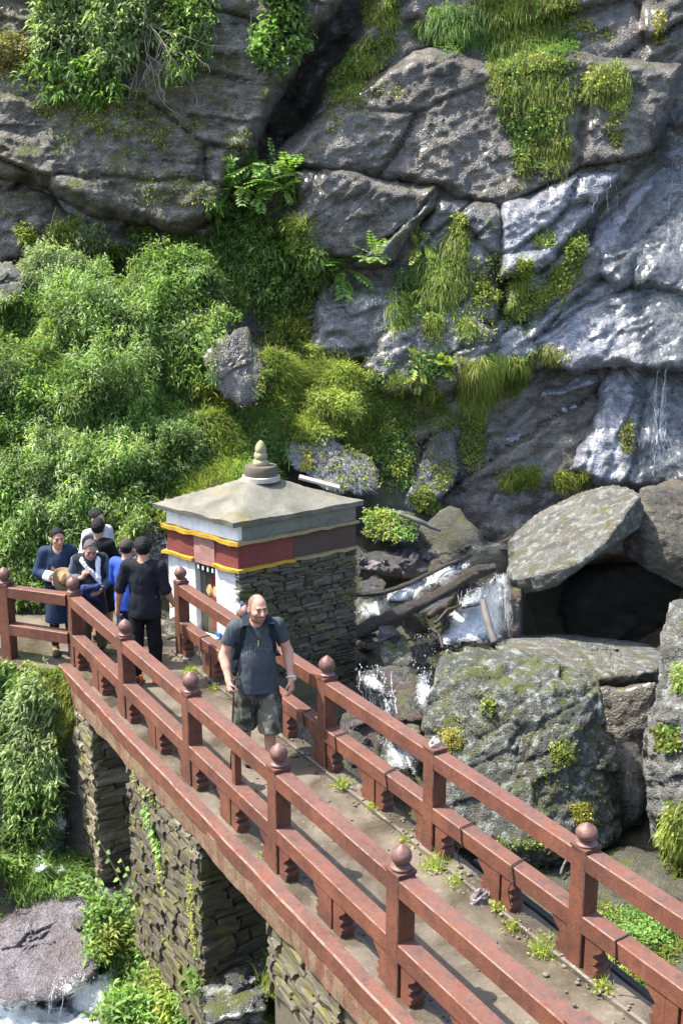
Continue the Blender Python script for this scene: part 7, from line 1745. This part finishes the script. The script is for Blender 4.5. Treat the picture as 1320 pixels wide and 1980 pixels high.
def on_shirt(x, z, off=0.004):
    loc, n_, i, d = tb.ray_cast(Vector((x, -0.8, z)), Vector((0, 1, 0)))
    return (np.array(loc) + np.array([0, -off, 0])) if loc is not None else np.array([x, -0.18, z])
m = MB()
for sg in (-1, 1):
    pts = [on_shirt(sg * (0.075 * (1 - t)), 1.455 - 0.13 * t, 0.006) for t in np.linspace(0, 1, 9)]
    m.tube(pts, 0.0028, 5)
o = m.build('necklace', plain('cord_dark', (0.03, 0.025, 0.02), 0.7)); o.parent = hiker
m = MB(); pe = on_shirt(0.0, 1.30, 0.012); m.prism(pe + (0, 0, 0.028), pe - (0, 0, 0.028), 0.012, 0.008, up=(0, 1, 0), ch=0.002); q = m.build('pendant', plain('pendant_brass', (0.45, 0.36, 0.15), 0.4)); q.parent = o; q.matrix_parent_inverse = o.matrix_basis.inverted()
ink = plain('shirt_print', (0.095, 0.105, 0.115), 0.9, 0.35, 40)
def letters(text, cx, z, size, sp, arch):
    cu = bpy.data.curves.new('txt', 'FONT'); cu.body = text; cu.size = size; cu.align_x = 'CENTER'; cu.space_character = sp; cu.resolution_u = 2
    to = bpy.data.objects.new('txt', cu); COL.objects.link(to)
    dg = bpy.context.evaluated_depsgraph_get(); me0 = to.evaluated_get(dg).to_mesh()
    bm = bmesh.new(); bm.from_mesh(me0); bmesh.ops.triangulate(bm, faces=bm.faces)
    bmesh.ops.subdivide_edges(bm, edges=[e for e in bm.edges if e.calc_length() > 0.03], cuts=1)
    V = np.array([v.co for v in bm.verts]); Fc = [[v.index for v in fc.verts] for fc in bm.faces]
    bm.free(); bpy.data.objects.remove(to)
    P = np.array([on_shirt(cx + a, z + b * 1.25 - arch * a * a, 0.0035) for a, b, _ in V])
    return P, Fc
P, Fc = letters('MEXICO', 0.012, 1.232, 0.085, 1.12, 2.6)
garment(hiker, 'shirt_print', P, Fc, ink, False)
# backpack worn by the hiker: a thing of its own
def to_world(root, V): 
    Mx = root.matrix_basis; return np.array([tuple(Mx @ Vector(v)) for v in V])
bp = empty('backpack', tuple(world_pt(hiker, (0, 0.22, 0.95))), 0.22, 'dark backpack on the shoulders of the hiker in the grey T-shirt', 'backpack')
f = fld(0.009, lo=(-0.4, -0.35, 0.7), hi=(0.4, 0.5, 1.65)); f.cone((0, 0.24, 1.34), (0, 0.25, 0.98), 0.13, 0.15, 0.05, flat=((0, 1, 0), 1.25)); f.cone((-0.13, 0.2, 1.0), (0.13, 0.2, 1.0), 0.08, 0.08, 0.05)
f.cone((-0.15, 0.20, 1.22), (-0.16, 0.20, 0.92), 0.065, 0.07, 0.04)
f.wrinkle(0.006, 10, 4); V, Fq = f.mesh(); pk = cloth_mat('pack_fabric', (0.012, 0.017, 0.024), 0.8)
link('pack_body', make_mesh('pack_body', to_world(hiker, V), Fq, pk, None, True), bp)
def strap(sx):
    pts = []
    for a, x, z in ((0, 0.105, 1.53), (1, 0.118, 1.50), (2, 0.132, 1.44), (3, 0.142, 1.36), (4, 0.15, 1.27), (5, 0.16, 1.20)):
        p = on_shirt(sx * x, z, 0.012) if a > 0 else np.array([sx * x, 0.02, z]); pts.append(p)
    pts = [np.array([sx * 0.10, 0.13, 1.48])] + pts + [np.array([sx * 0.205, -0.02, 1.12]), np.array([sx * 0.19, 0.12, 1.06])]
    P = np.array(pts); Vv, Ff = [], []
    for i, p in enumerate(P):
        for dx in (-0.027, 0.027): Vv += [p + np.array([dx, -0.005, 0]), p + np.array([dx, 0.010, 0.0])]
    for i in range(len(P) - 1):
        a, b = i * 4, i * 4 + 4
        Ff += [(a, a + 2, b + 2, b), (a + 1, b + 1, b + 3, a + 3), (a, b, b + 1, a + 1), (a + 2, a + 3, b + 3, b + 2)]
    link('strap', make_mesh('strap', to_world(hiker, Vv), Ff, pk), bp)
strap(-1); strap(1)
wv = world_pt(hiker, J['wrL'] + np.array([0.035, -0.075, -0.075])); foot = np.array([wv[0] - 0.03, wv[1] - 0.30, 0.0])
log('walking_stick', [wv + (wv - foot) * 0.12, wv, (wv + foot) / 2, foot], [0.016, 0.011, 0.010, 0.008], plain('dark_stick', (0.04, 0.028, 0.02), 0.6), 'thin dark walking stick gripped in the right hand of the hiker', 7, 'stick', 0.003, 61)

# ---- clothing helpers
def shirt(root, J, mat, g=0.018, hem=0.78, sleeve=1.0, seed=2, belly=0.0, name='shirt', cuff=0.05, flare=0.0, neck_r=0.082, neck=(0, -0.02, 1.53), wr=0.004):
    """sleeve: 0..1 to the elbow, 1..2 to the wrist"""
    f = fld(0.0135); torso(f, J, g, belly)
    for sd in 'LR':
        a, b, c = J['sh' + sd], J['el' + sd], J['wr' + sd]
        f.cone(a - (0, 0, 0.012), a + (b - a) * min(1, sleeve), 0.058 + g * 0.7, 0.051 + g * 0.7 + flare * 0.4, 0.04)
        if sleeve > 1: f.cone(b, b + (c - b) * (sleeve - 1), 0.051 + g * 0.7 + flare * 0.4, cuff + g * 0.4 + flare, 0.03)
    hp = (J['hipL'] + J['hipR']) / 2
    f.cone(hp + (0, 0, 0.08), (hp[0], hp[1], hem), 0.165 + g, 0.175 + g, 0.05, flat=((0, 1, 0), 1.25))
    f.wrinkle(wr, 8, seed, (1, 1, 0.6))
    def cut(G):
        c = np.maximum(hem - G[..., 2], neck_r - np.linalg.norm(G - np.array(neck), axis=-1))
        for sd in 'LR':
            a, b, w = J['sh' + sd], J['el' + sd], J['wr' + sd]
            if sleeve <= 1: d = unit(b - a); e = a + (b - a) * sleeve
            else: d = unit(w - b); e = b + (w - b) * (sleeve - 1)
            t = (G - e) @ d; near_ = np.linalg.norm(G - e, axis=-1) < 0.16
            c = np.maximum(c, np.where(near_, t, -1))
        return c
    f.keep(cut); return garment(root, name, *f.mesh(), mat)
def trousers(root, J, mat, low=0.10, seed=3, wide=0.0, name='trousers'):
    f = fld(0.0135, hi=(0.55, 0.45, 1.08)); hp = (J['hipL'] + J['hipR']) / 2
    f.ell(hp + (0, 0, 0.02), (0.170, 0.128, 0.14), 0.04)
    for sd in 'LR': limb(f, J['hip' + sd], J['kn' + sd] + (0, 0.01, 0), J['an' + sd], 0.100 + wide, 0.086 + wide, 0.070 + wide, 0.03)
    f.wrinkle(0.005, 10, seed, (1, 1, 0.7)).keep(lambda G: np.maximum(low - G[..., 2], G[..., 2] - 1.03)); return garment(root, name, *f.mesh(), mat)
def robe(root, J, mat, hem=0.50, seed=4, name='robe', sleeve=True, flare=0.03):
    f = fld(0.0135); torso(f, J, 0.03, 0.015); hp = (J['hipL'] + J['hipR']) / 2
    f.ell(hp + (0, -0.02, 0.14), (0.205, 0.165, 0.13), 0.05)                       # pouch above the belt
    f.cone(hp + (0, 0, 0.05), (hp[0], hp[1] - 0.005, hem), 0.175, 0.225, 0.03, flat=((0, 1, 0), 1.22))
    if sleeve:
        for sd in 'LR':
            a, b, c = J['sh' + sd], J['el' + sd], J['wr' + sd]
            f.cone(a - (0, 0, 0.02), b, 0.066, 0.072, 0.04); f.cone(b, b + (c - b) * 0.62, 0.072, 0.078, 0.03)
    f.wrinkle(0.006, 7, seed, (1, 1, 0.45))
    def cut(G):
        c = np.maximum(hem - G[..., 2], 0.085 - np.linalg.norm((G - np.array([0, -0.04, 1.52])) * np.array([1.1, 0.8, 0.8]), axis=-1))
        if sleeve:
            for sd in 'LR':
                b, w = J['el' + sd], J['wr' + sd]; e = b + (w - b) * 0.55; t = (G - e) @ unit(w - b)
                c = np.maximum(c, np.where(np.linalg.norm(G - e, axis=-1) < 0.14, t, -1))
        return c
    f.keep(cut); return garment(root, name, *f.mesh(), mat)
def cuffs(root, J, mat, t0=0.45, t1=0.88, r=0.075, name='cuff'):
    for sd in 'LR':
        b, w = J['el' + sd], J['wr' + sd]; p, q = b + (w - b) * t0, b + (w - b) * t1
        f = Field(np.minimum(p, q) - 0.13, np.maximum(p, q) + 0.13, 0.009); f.cone(p, q, r, r * 0.92, 0.02); d = unit(w - b)
        f.wrinkle(0.003, 16, 3).keep(lambda G, p=p, q=q, d=d: np.maximum(-((G - p) @ d), (G - q) @ d)); garment(root, name, *f.mesh(), mat)
navy = cloth_mat('navy_robe', (0.018, 0.030, 0.060), 0.8); white_c = cloth_mat('white_cloth', (0.72, 0.72, 0.74), 0.85, var=0.1); blk = cloth_mat('black_cloth', (0.008, 0.0085, 0.010), 0.85)
sock_m = cloth_mat('dark_sock', (0.03, 0.028, 0.026)); boot_m = plain('hiking_boot', (0.14, 0.12, 0.06), 0.8, 0.4, 30)
asian = (0.40, 0.22, 0.145)
# ---- man in the navy robe holding a straw hat
Pn = dict(elL=(-0.27, 0.0, 1.16), wrL=(-0.06, -0.22, 1.13), elR=(0.27, 0.0, 1.15), wrR=(0.05, -0.245, 1.06), head=(0.01, -0.03, 1.625))
robe_man, J, fr = person('man in knee-length navy robe with white cuffs holding a straw hat', (-3.70, 13.97, 0.0), 0.25, 1.71, Pn, asian, 0.25, 0.12,
                         dict(d=(0.9, -0.35, -0.25), nrm=(0.2, 0.9, 0.1), curl=0.55, side=1), dict(d=(-0.85, -0.4, 0.1), nrm=(-0.2, 0.9, 0.0), curl=0.55, side=-1))
robe(robe_man, J, navy, 0.47, 4); cuffs(robe_man, J, white_c); hair_of(robe_man, fr, M['hair'], 0.016, front=0.002)
for sd in 'LR':
    shoe(robe_man, J['an' + sd], boot_m, ds, 0.0, 0.14)
    a_, k_ = J['an' + sd], J['kn' + sd]; f = Field(a_ - 0.1, k_ + 0.1, 0.008); f.cone(a_, a_ + (k_ - a_) * 0.9, 0.050, 0.066, 0.02); f.keep(lambda G, a_=a_: np.maximum(a_[2] + 0.03 - G[..., 2], G[..., 2] - 0.44)); garment(robe_man, 'sock', *f.mesh(), sock_m)
# the hat in his hands
prof = [(0.0, 0.115), (0.055, 0.112), (0.082, 0.10), (0.092, 0.075), (0.096, 0.03), (0.10, 0.012), (0.135, 0.004), (0.175, 0.006), (0.19, 0.012), (0.188, 0.006), (0.135, -0.004), (0.098, 0.0), (0.085, 0.06), (0.05, 0.10), (0.0, 0.104)]
m = MB(); m.lathe((0, 0, 0), [(max(a, 0.0008), b) for a, b in prof], 32)
V = np.array(m.V); th = np.arctan2(V[:, 1], V[:, 0]); rr = np.hypot(V[:, 0], V[:, 1]); V[:, 2] += 0.055 * np.cos(2 * th) * np.clip((rr - 0.1) / 0.09, 0, 1)
V[:, 2] -= 0.02 * np.exp(-((V[:, 0]) / 0.03) ** 2) * (V[:, 2] > 0.095)
hc = world_pt(robe_man, (0.07, -0.285, 1.12)); Rm = Matrix.Rotation(0.25, 3, 'Z') @ Matrix.Rotation(0.5, 3, 'Y') @ Matrix.Rotation(math.radians(58), 3, 'X') @ Matrix.Rotation(0.35, 3, 'Z')
V = V @ np.array(Rm).T + hc
def straw_mat():
    m = Mat('straw'); P = m.coord('Object'); c = m.mix(m.noise(P, 60, 4, 0.7), (0.17, 0.105, 0.045), (0.33, 0.22, 0.11)); m.set(color=c, rough=0.8); m.bump(m.noise(P, 160, 3), 0.5, 0.004); return m.m
V2 = (V - hc) * 0.9 + hc
o = mk('straw_hat', V2, m.F, straw_mat(), smooth=True); tag(o, 'tan straw hat with a curled brim held by the man in the navy robe', 'hat')
bm_ = MB(); bm_.lathe((0, 0, 0), [(0.0985, 0.014), (0.0995, 0.02), (0.0975, 0.042), (0.0955, 0.046)], 32)
Vb = (np.array(bm_.V) @ np.array(Rm).T) * 0.9 + hc
hb = mk('hat_band', Vb, bm_.F[:-2], plain('hat_band', (0.06, 0.035, 0.02), 0.8), smooth=True); hb.parent = o; hb.matrix_parent_inverse = o.matrix_basis.inverted()
# ---- older man with a white scarf
Po = dict(head=(0.02, -0.13, 1.555), neck=(0, -0.055, 1.44), shL=(-0.19, -0.03, 1.40), shR=(0.19, -0.03, 1.40), elL=(-0.28, -0.01, 1.13), wrL=(-0.10, -0.25, 1.20), elR=(0.27, -0.02, 1.11), wrR=(0.09, -0.27, 0.98))
old, J, fr = person('grey-haired older man with a white scarf over a dark robe, looking down', (-3.27, 13.90, 0.0), 0.2, 1.66, Po, (0.36, 0.20, 0.14), 0.15, 0.38,
                    dict(d=(0.5, -0.3, 0.8), nrm=(0.7, 0.7, 0), curl=0.7, side=1), dict(d=(-0.9, -0.2, -0.2), nrm=(0.0, 0.95, 0.1), curl=0.5, side=-1), fat=1.1)
greyblue = cloth_mat('grey_blue_shirt', (0.075, 0.10, 0.125)); drk = cloth_mat('dark_check_robe', (0.022, 0.024, 0.03), 0.9, 90, 0.4); khaki = cloth_mat('khaki_trousers', (0.12, 0.085, 0.05))
shirt(old, J, greyblue, 0.012, 0.85, 1.75, 5, name='shirt', cuff=0.052)
robe(old, J, drk, 0.62, 6, 'robe', False); trousers(old, J, khaki, 0.10, 7)
hair_of(old, fr, M['hair_grey'], 0.012, front=0.016, seed=8)
wb = plain('watch_band', (0.25, 0.24, 0.2), 0.4)
rb = [c_ for c_ in old.children if c_.name.startswith('robe')][0]; rbv = tee_bvh(rb)
def on_robe(x, z, off):
    loc, n_, i, d = rbv.ray_cast(Vector((x, -0.8, z)), Vector((0, 1, 0))); return (np.array(loc) + np.array([0, -off, 0])) if loc is not None else np.array([x, -0.12, z])
kx, kz = 0.10, 1.16
f = Field((-0.3, -0.42, 1.0), (0.35, 0.2, 1.6), 0.008)
for sx, wdt in ((-1, 0.036), (1, 0.036)):
    line = [np.array([0, 0.075, 1.455]), np.array([sx * 0.09, 0.03, 1.475])] + [on_robe(sx * 0.115 * (1 - t) + kx * t + (0.0 if sx > 0 else -0.02 * math.sin(t * 3)), 1.43 * (1 - t) + kz * t, 0.008) for t in np.linspace(0.08, 1, 8)]
    for a, b in zip(line[:-1], line[1:]): f.cone(a, b, wdt, wdt * 0.92, 0.012, flat=((0, 1, 0), 1.5))
f.ell(on_robe(kx, kz, 0.02), (0.05, 0.035, 0.045), 0.015); f.cone(on_robe(kx, kz, 0.02), on_robe(kx + 0.03, kz - 0.10, 0.03), 0.03, 0.022, 0.01)
f.wrinkle(0.006, 22, 3, (1, 1, 0.5)); garment(old, 'scarf', *f.mesh(), white_c)
f = Field((-0.3, -0.5, 0.8), (0.35, 0.1, 1.25), 0.009); f.cone((-0.07, -0.28, 1.06), (0.09, -0.30, 1.08), 0.07, 0.06, 0.03); f.cone((-0.09, -0.26, 1.0), (0.03, -0.28, 0.92), 0.06, 0.045, 0.03); f.cone((0.03, -0.27, 0.95), (0.10, -0.25, 0.86), 0.045, 0.02, 0.03); f.wrinkle(0.012, 12, 5)
V, Fq = f.mesh(); o = mk('folded_cloth', to_world(old, V), Fq, cloth_mat('blue_bundle', (0.025, 0.04, 0.10)), smooth=True); tag(o, 'dark blue bundle of cloth held by the older man with the white scarf', 'cloth')
for sd in 'LR': shoe(old, J['an' + sd], plain('black_shoe_%s' % sd, (0.03, 0.028, 0.026), 0.5), ds)
# ---- men further back, seen from behind
P4 = dict(elL=(-0.26, -0.06, 1.16), wrL=(-0.20, -0.22, 1.02), elR=(0.26, -0.06, 1.16), wrR=(0.20, -0.22, 1.02))
b4, J, fr = person('man in a black robe seen from behind, next to the older man', (-3.25, 14.40, 0.0), 2.75, 1.71, P4, asian, 0.3, 0.1)
robe(b4, J, cloth_mat('black_robe', (0.009, 0.0095, 0.011), 0.9, 90, 0.5), 0.48, 11); hair_of(b4, fr, M['hair'], 0.016)
for sd in 'LR': shoe(b4, J['an' + sd], plain('dark_shoe_%s' % sd, (0.03, 0.028, 0.026), 0.5), ds)
b5, J, fr = person('half hidden man with a pale grey shirt, farthest back in the group', (-3.36, 14.85, 0.0), 0.9, 1.74, {}, asian, 0.2, 0.1)
shirt(b5, J, cloth_mat('pale_shirt', (0.40, 0.43, 0.46), 0.85), 0.02, 0.80, 1.9, 12); trousers(b5, J, blk); hair_of(b5, fr, M['hair'], 0.016)
for sd in 'LR': shoe(b5, J['an' + sd], plain('black_boot_%s' % sd, (0.03, 0.028, 0.026), 0.5), ds)
# ---- man in the royal blue shirt
P6 = dict(elL=(-0.25, -0.05, 1.16), wrL=(-0.20, -0.22, 1.04), elR=(0.25, -0.05, 1.16), wrR=(0.20, -0.22, 1.04), head=(0, -0.03, 1.625))
b6, J, fr = person('man in a royal blue shirt and dark cap seen from behind', (-2.73, 13.55, 0.0), 2.7, 1.66, P6, asian, 0.35, 0.1)
shirt(b6, J, cloth_mat('royal_blue', (0.03, 0.075, 0.36), 0.8), 0.02, 0.80, 1.85, 13); trousers(b6, J, cloth_mat('navy_print', (0.02, 0.03, 0.09), 0.9, 90, 0.2, ((0.015, 0.02, 0.06), (0.10, 0.12, 0.2)))); hair_of(b6, fr, M['hair'], 0.010)
f = Field(fr[1] - 0.2, fr[1] + 0.2, 0.0065); f.ell((0, 0.012, 0.04), (0.092, 0.110, 0.10), 0.01, fr=fr); f.cone((-0.03, -0.10, 0.055), (0.03, -0.10, 0.055), 0.075, 0.075, 0.02, flat=((0, 0, 1), 5.0), fr=fr)
f.keep(lambda G: 0.030 - ((G - fr[1]) @ fr[0] / fr[2])[..., 2]); garment(b6, 'cap', *f.mesh(), cloth_mat('dark_cap', (0.045, 0.04, 0.03)))
for sd in 'LR': shoe(b6, J['an' + sd], plain('brown_shoe_%s' % sd, (0.06, 0.04, 0.03), 0.5), ds)
# ---- man in the black shirt and orange sneakers, back to the viewer
P7 = dict(head=(0.0, -0.02, 1.64), shL=(-0.20, 0.01, 1.44), shR=(0.20, 0.01, 1.44), elL=(-0.265, 0.03, 1.17), wrL=(-0.30, -0.12, 0.97), elR=(0.275, 0.03, 1.16), wrR=(0.34, -0.05, 0.93), anL=(-0.10, -0.02, 0.085), anR=(0.12, 0.10, 0.085), knR=(0.11, 0.03, 0.50))
b7, J, fr = person('man in a loose black shirt and orange sneakers with his back to the viewer', (-2.40, 12.93, 0.0), 3.14 - 0.12, 1.84, P7, (0.40, 0.22, 0.145), 0.35, 0.05,
                   dict(d=(0.1, -0.8, -0.5), curl=0.5), dict(d=(0.15, -0.1, -1), nrm=(-0.9, -0.2, 0), curl=0.45), build=1.05)
shirt(b7, J, cloth_mat('black_linen', (0.012, 0.013, 0.017), 0.85, 60, 0.4), 0.022, 0.83, 1.12, 14, 0.02, cuff=0.062, wr=0.009); trousers(b7, J, blk, 0.13, 15); hair_of(b7, fr, M['hair'], 0.018, seed=9, low=-0.075)
orange = plain('sneaker_orange', (0.75, 0.13, 0.02), 0.6, 0.3, 30)
for sd in 'LR': shoe(b7, J['an' + sd], plain('sneaker_dark_%s' % sd, (0.06, 0.05, 0.05), 0.7), orange, 0.0, 0.10, orange)
# ------------------------------------------------------------------ small plants and twigs
def tuft(P, n, size, pal, label, name='grass_tuft', leafy=0):
    lf = Leaf(); P = np.array(P, float)
    Pb = np.repeat(P[None], n, 0) + RNG.normal(size=(n, 3)) * np.array([0.05, 0.05, 0.002]) * size / 0.15
    lf.blades(Pb, UP + RNG.normal(size=(n, 3)) * 0.45, size * RNG.uniform(0.4, 1.2, n), 0.0028 * RNG.uniform(0.7, 1.5, n), tint(n, pal), 0.9)
    if leafy:
        Q = np.repeat(P[None], leafy, 0) + RNG.normal(size=(leafy, 3)) * np.array([0.07, 0.07, 0.01]) + (0, 0, 0.015)
        lf.leaves(Q, RNG.normal(size=(leafy, 3)) + UP * 0.2, unit(UP + RNG.normal(size=(leafy, 3)) * 0.3), 0.035, 0.011, tint(leafy, 'lime'), 0.1)
    finish(lf, name, label, 'grass', 'grass')
for t, n_, cnt, sz, lb in [(-0.15, 1.24, 220, 0.17, 'long grass tuft on the deck at the foot of the worn knob post'), (0.2, 1.23, 120, 0.10, 'low weeds on the deck left of the worn knob post'), (0.45, 1.25, 70, 0.07, 'short weeds on the deck beside the triangular stone'),
                           (1.25, 1.22, 200, 0.16, 'grass tuft on the deck at the foot of the broken knob post'), (0.95, 1.23, 100, 0.12, 'weeds on the deck right of the broken knob post'), (1.75, 1.24, 80, 0.09, 'sparse weeds on the deck left of the broken knob post'),
                           (2.9, 1.25, 120, 0.12, 'grass tuft on the deck below the third post of the far railing'), (2.35, 1.26, 70, 0.08, 'short weeds on the deck under the middle of the far railing'), (6.6, 1.2, 140, 0.12, 'pale grass tuft on the deck near the shrine doorway'), (5.9, 1.22, 80, 0.09, 'low weeds on the deck right of the shrine doorway'),
                           (2.1, -0.02, 40, 0.07, 'tiny weeds on the near kerb beside the hiker'), (-0.75, 1.28, 90, 0.1, 'low weeds on the deck right of the worn knob post')]:
    tuft(BR(t, n_, 0.0 if 0.1 < n_ < 1.25 else 0.04), cnt, sz, 'olive' if sz < 0.11 else 'lime', lb, leafy=30)
# creepers and moss on the pier face and the edge beam
def on_face(t, z, n_=-0.20): return BR(t, n_, z)
def pier_plants(label, spots, pal, size, cat='plant', name='wall_plant'):
    lf = Leaf()
    for t, z, k in spots:
        P = np.array([on_face(t + RNG.normal() * 0.05, z + RNG.normal() * 0.06) for _ in range(k)])
        lf.leaves(P, RNG.normal(size=(k, 3)) * 0.7 - NR * 0.7 - UP * 0.3, unit(UP - NR + RNG.normal(size=(k, 3)) * 0.4), size * RNG.uniform(0.5, 1.2, k), size * 0.25, tint(k, pal), 0.3)
    finish(lf, name, label, cat, 'leaf')
pier_plants('leafy weeds sprouting high on the sunlit face of the second pier', [(4.6 - 0.05 * i, -0.62 - 0.045 * i, 24) for i in range(9)], 'fresh', 0.065)
pier_plants('yellow-green moss tufts low on the sunlit face of the second pier', [(4.35 - 0.04 * i, -1.05 - 0.06 * i, 26) for i in range(6)], 'lime', 0.035, 'moss', 'moss_patch')
pier_plants('olive moss strip on the outer edge of the second pier beside the dark opening', [(3.4, -0.8 - 0.06 * i, 26) for i in range(14)], 'olive', 0.035, 'moss', 'moss_patch')
pier_plants('moss and weeds trailing down the outer corner of the first pier', [(7.45 + 0.02 * (i % 3), -0.5 - 0.09 * i, 36) for i in range(20)], 'olive', 0.06, 'plant', 'wall_plant')
pier_plants('weeds hanging from the edge beam at the end of the bridge', [(7.3 + 0.06 * (i % 4), -0.25 - 0.04 * i, 30) for i in range(9)], 'lime', 0.06)
pier_plants('thin weeds hanging from the edge beam above the second pier', [(4.95 - 0.1 * i, -0.36 - 0.03 * (i % 3), 16) for i in range(7)], 'olive', 0.05)
# tall herb with arrow-shaped leaves in front of the piers
def stem_plant(root_px, tips, label):
    lf = Leaf(); mb = MB()
    p0, _ = hit(*root_px)
    if p0 is None: return
    root = empty('tall_herb', tuple(p0), 0, label, 'plant')
    for tx, ty, dY in tips:
        tip = at(tx, ty, p0[1] + dY); mid = (p0 + tip) / 2 + np.array([0.05, 0, 0.1])
        pts = np.array([(1 - u) ** 2 * p0 + 2 * u * (1 - u) * mid + u * u * tip for u in np.linspace(0, 1, 12)])
        mb.tube(pts, np.linspace(0.011, 0.004, 12), 6)
        for i in range(4, 12):
            side = unit(np.array([(-1) ** i * 1.0, RNG.uniform(-.5, .3), 0.15])); n = 1
            lf.leaves(pts[i][None], side[None], unit(UP + np.array([0, -0.8, 0]))[None], 0.13 - 0.006 * i, 0.032, tint(1, 'fresh') * 0.9, 0.45)
    st = mb.build('stem', M['twig'], root)
    V = np.concatenate(lf.V); o = mk('leaves', V, np.concatenate(lf.F), M['leaf'], root, col=np.concatenate(lf.C))
stem_plant((285, 1840), [(195, 1630, 0.25), (236, 1665, 0.2), (210, 1720, 0.1)], 'tall herb with arrow-shaped leaves rising before the first pier')
stem_plant((175, 1740), [(165, 1690, 0.1), (190, 1700, 0.1)], 'short leafy herb at the foot of the first pier')
# bare twigs hanging from the upper left shrub
def twigs(label, starts, seed, name='bare_twigs'):
    r = random.Random(seed); mb = MB()
    def grow(p, d, L, rad, depth):
        pts = [p]; q = p.copy(); dd = d.copy()
        for k in range(6):
            dd = unit(dd + np.array([r.gauss(0, .16), r.gauss(0, .12), r.gauss(-.05, .12)])); q = q + dd * L / 6; pts.append(q)
            if depth < 2 and r.random() < 0.55: grow(q, unit(dd + np.array([r.gauss(0, .6), r.gauss(0, .4), r.gauss(-.2, .4)])), L * r.uniform(.3, .6), rad * 0.6, depth + 1)
        mb.tube(pts, np.linspace(rad, rad * 0.35, 7), 5)
    for px, py, dx, dz, L in starts:
        p, n_ = hit(px, py); 
        if p is None: continue
        grow(p, unit(np.array([dx, -0.5 if name != 'vine' else -0.08, dz])), L, 0.0085 if name != 'vine' else 0.006, 0 if name == 'bare_twigs' else 2)
    tag(mb.build(name, M['dry_twig']), label, 'twigs')
M['dry_twig'] = plain('dry_twig', (0.30, 0.26, 0.20), 0.9, 0.3, 20)
twigs('tangle of bare pale twigs hanging between the two upper left shrubs', [(200, 0, 0.8, -0.35, 1.6), (240, 20, 0.6, -0.5, 1.5), (290, 30, -0.1, -0.9, 1.5), (300, 10, 0.5, -0.7, 1.3), (330, 40, -0.4, -0.9, 1.1), (410, -10, -0.3, -0.9, 1.2), (270, 70, -0.3, -0.9, 1.2)], 3)
twigs('bare twigs under the pinnate sapling', [(490, 390, 0.2, -0.9, 0.7), (500, 395, -0.3, -0.8, 0.6), (480, 400, 0.5, -0.7, 0.5)], 5)
twigs('long thin vine hanging straight down left of the dark crack', [(485, 20, -0.05, -1.0, 2.2)], 6, 'vine')
twigs('two thin pale stalks rising from the tufts at the left overhang', [(90, 520, -0.05, 1.0, 1.1), (215, 500, 0.0, 1.0, 0.9)], 8, 'dry_stalks')
